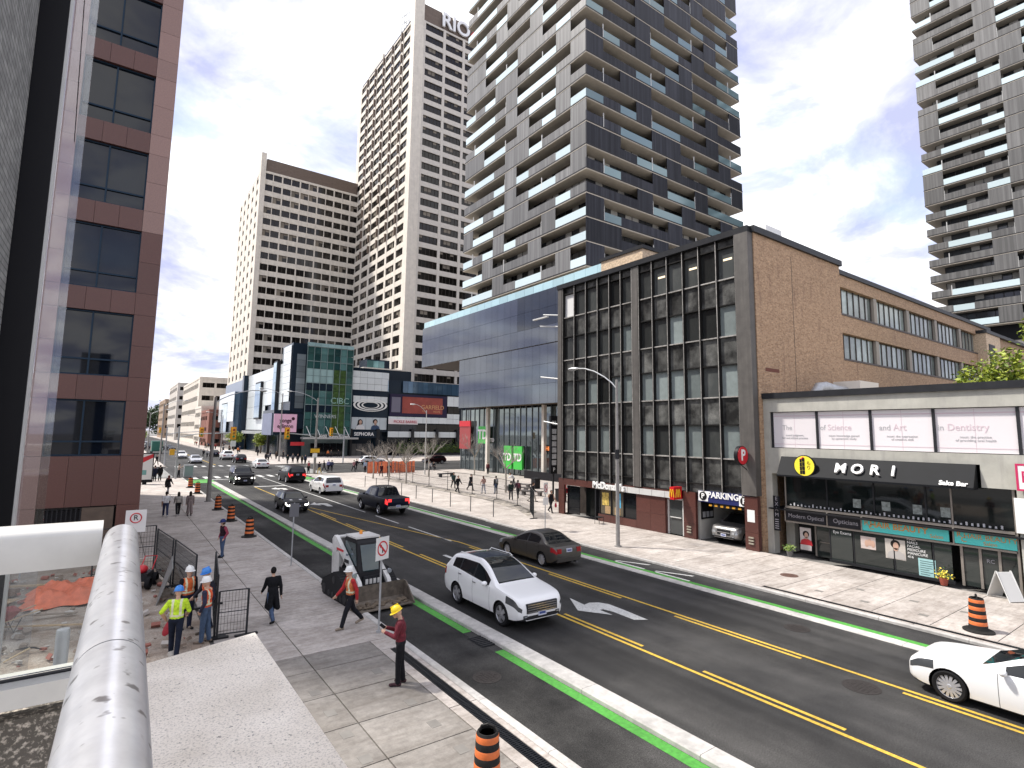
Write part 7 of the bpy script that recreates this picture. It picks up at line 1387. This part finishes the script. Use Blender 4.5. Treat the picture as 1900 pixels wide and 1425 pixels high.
def bare_tree(label, x, y, h, seed, m=BARK, dark=False):
    t = thing('bare_tree', label, 'tree', (x,y,.1), group='bare street trees'); rq = random.Random(seed); tr = MB(); br = MB()
    zt = .1+h*.42; tr.tube([(x,y,.1),(x+.03,y,.1+h*.2),(x-.02,y+.03,zt)], [.11,.09,.08], 8)
    def grow(p, d, l, r_, lv):
        q = [p]; dd = d.copy()
        for k in range(3): dd = (dd+Vector((rq.gauss(0,.16),rq.gauss(0,.16),rq.gauss(.06,.1)))).normalized(); q.append(q[-1]+dd*l/3)
        br.tube(q, [r_, r_*.8, r_*.62, r_*.45], 5 if lv < 2 else 3)
        if lv < 4:
            for k in range(3 if lv < 3 else 2): e = (dd+Vector((rq.gauss(0,.55),rq.gauss(0,.55),rq.gauss(.2,.3)))).normalized(); grow(q[rq.choice((1,2,3))], e, l*.68, r_*.55, lv+1)
    for k in range(5): a = k*1.26+rq.random(); grow(Vector((x-.02,y+.03,zt-.3*rq.random())), Vector((math.cos(a)*.75,math.sin(a)*.75,.8)).normalized(), h*.26, .062, 0)
    tr.build('trunk', m, t, True); br.build('crown', TWIG if m is BARK else m, t)
for k, (p, h, lab) in enumerate((((26.91, 67.37),5.2,'first bare tree from the left before the orange barrier'), ((27.10, 62.94),5.4,'second bare tree from the left before the orange barrier'), ((27.72, 59.45),5.6,'third bare tree from the left at the barrier end'), ((34.69, 67.41),6.0,'bare tree right beside the slim white lamp'), ((41.24, 66.34),6.2,'bare tree in front of the green bank sign'), ((32.23, 45.87),5.8,'pale bare tree before the burger patio'))): bare_tree(lab, *p, h, 30+k)
def leafy(name, label, c, rx, ry, rz, n, size, trunk_h, cols, seed, group=None):
    t = thing(name, label, 'tree', (c[0],c[1],0), group=group); rq = random.Random(seed); b = MB(); b.tube([(c[0],c[1],0),(c[0]+.1,c[1],trunk_h*.5),(c[0],c[1]+.1,c[2]+rz*.2)], [.22,.17,.08], 8); limbs = []
    for k in range(7): a = rq.random()*6.28; e = Vector((c[0]+rx*.6*math.cos(a), c[1]+ry*.6*math.sin(a), c[2]+rz*rq.uniform(-.2,.6))); b.tube([(c[0],c[1],c[2]-rz*.6), (Vector(c)*.5+e*.5), e], [.09,.06,.02], 5)
    b.build('trunk', mat('brown_bark', (.10,.075,.055), .9), t, True); v, f, ms = [], [], []; cl = []
    for k in range(46):
        a, u_ = rq.random()*6.283, rq.uniform(-1,1); q = rq.random()**.4; s_ = math.sqrt(1-u_*u_); cl.append((c[0]+rx*q*s_*math.cos(a), c[1]+ry*q*s_*math.sin(a), c[2]+rz*q*u_, .16+.16*rq.random()))
    for k in range(n):
        x, y, z_, r_ = rq.choice(cl); p = Vector((x+rq.gauss(0,r_*rx*.6), y+rq.gauss(0,r_*ry*.6), z_+rq.gauss(0,r_*rz*.6))); e = Vector((rq.gauss(0,1),rq.gauss(0,1),rq.gauss(0,.6))).normalized(); g_ = e.cross(Vector((rq.gauss(0,1),rq.gauss(0,1),rq.gauss(0,1)))).normalized(); s_ = size*rq.uniform(.6,1.3); o_ = len(v)
        v += [p-e*s_, p+g_*s_*.5, p+e*s_, p-g_*s_*.5]; f.append((o_,o_+1,o_+2,o_+3)); ms.append(0 if rq.random() < .6 else 1)
    m = MB(); m.v = [tuple(p) for p in v]; m.f = f; m.m = ms; m.build('crown', cols, t)
LG = mat('spring_leaf', (.30,.36,.04), .6, rand=0, var=.35, vscale=1.2); LG2 = mat('spring_leaf_dark', (.12,.18,.02), .6, var=.4, vscale=2); DG = mat('dark_leaf', (.05,.085,.03), .7, var=.3, vscale=.3); DG2 = mat('dark_leaf_b', (.03,.05,.02), .7)
leafy('leafy_tree', 'bright green leafy tree behind the low shop roof at the right', (46,7.2,10.2), 3.2, 3.2, 2.7, 8000, .16, 8, [LG, LG2], 3); leafy('leafy_tree', 'lower bright green tree left of the larger leafy one', (44.5,10.9,8.8), 1.8, 1.6, 1.7, 3200, .15, 8, [LG, LG2], 5)
for k, (x, y, z_, r_, lab) in enumerate(((30.5,152,2.6,1.9,'small fresh green street tree left of the mall'), (27.5,172,3.0,2.0,'small fresh green street tree at the far kerb'), (6,200,3.2,2.0,'young green tree on the far left kerb'))): leafy('street_tree', lab, (x,y,z_+1), r_, r_, r_*.8, 1600, .22, 2.5, [LG, LG2], 50+k)
for k, (x, y, z_, rx, rz, lab) in enumerate(((30,560,14,16,11,'large dark tree at the left end of the street'), (52,600,12,20,9,'dark round tree right of the street end'), (12,640,11,18,8,'grey-green tree at the vanishing end of the street'), (78,640,16,22,13,'tall hazy tree behind the distant houses'))): leafy('distant_tree', lab, (x,y,z_), rx, rx*.6, rz, 3500, 1.0, 6, [DG, DG2], 70+k, 'distant trees')
ivy = thing('hedge', 'clipped shrubs in planters along the restaurant front of the mall', 'hedge', (66,128.6,.1)); MB().box(57,75.5,128.0,129.2,.1,.75).build('planter', TRIM, ivy); b = MB(); rq = random.Random(77)
for k in range(5000):
    p = Vector((rq.uniform(57.2,75.3), rq.gauss(128.6,.35), .7+abs(rq.gauss(0,1.0)))); e = Vector((rq.gauss(0,1),rq.gauss(0,1),rq.gauss(0,1))).normalized()*.16; g_ = e.orthogonal()*.6; b.add([p-e,p+g_,p+e,p-g_], [(0,1,2,3)], k % 2)
b.build('foliage', [DG, LG2], ivy)
for k, (x, y, z_, lab) in enumerate(((-16,70,6,'leafy tree across the side street, mirrored in the bank glass'), (-22,78,7,'second leafy tree across the side street, mirrored in the bank glass'), (-13,110,6,'leafy tree on the far left corner, mirrored in the bank glass'), (-20,120,7,'second leafy tree on the far left corner, mirrored in the bank glass'))): leafy('corner_tree', lab, (x,y,z_), 5, 5, 4, 2600, .5, 4, [LG2, DG], 90+k, 'trees mirrored in the bank glass')
bpy.data.scenes.remove(TMP)
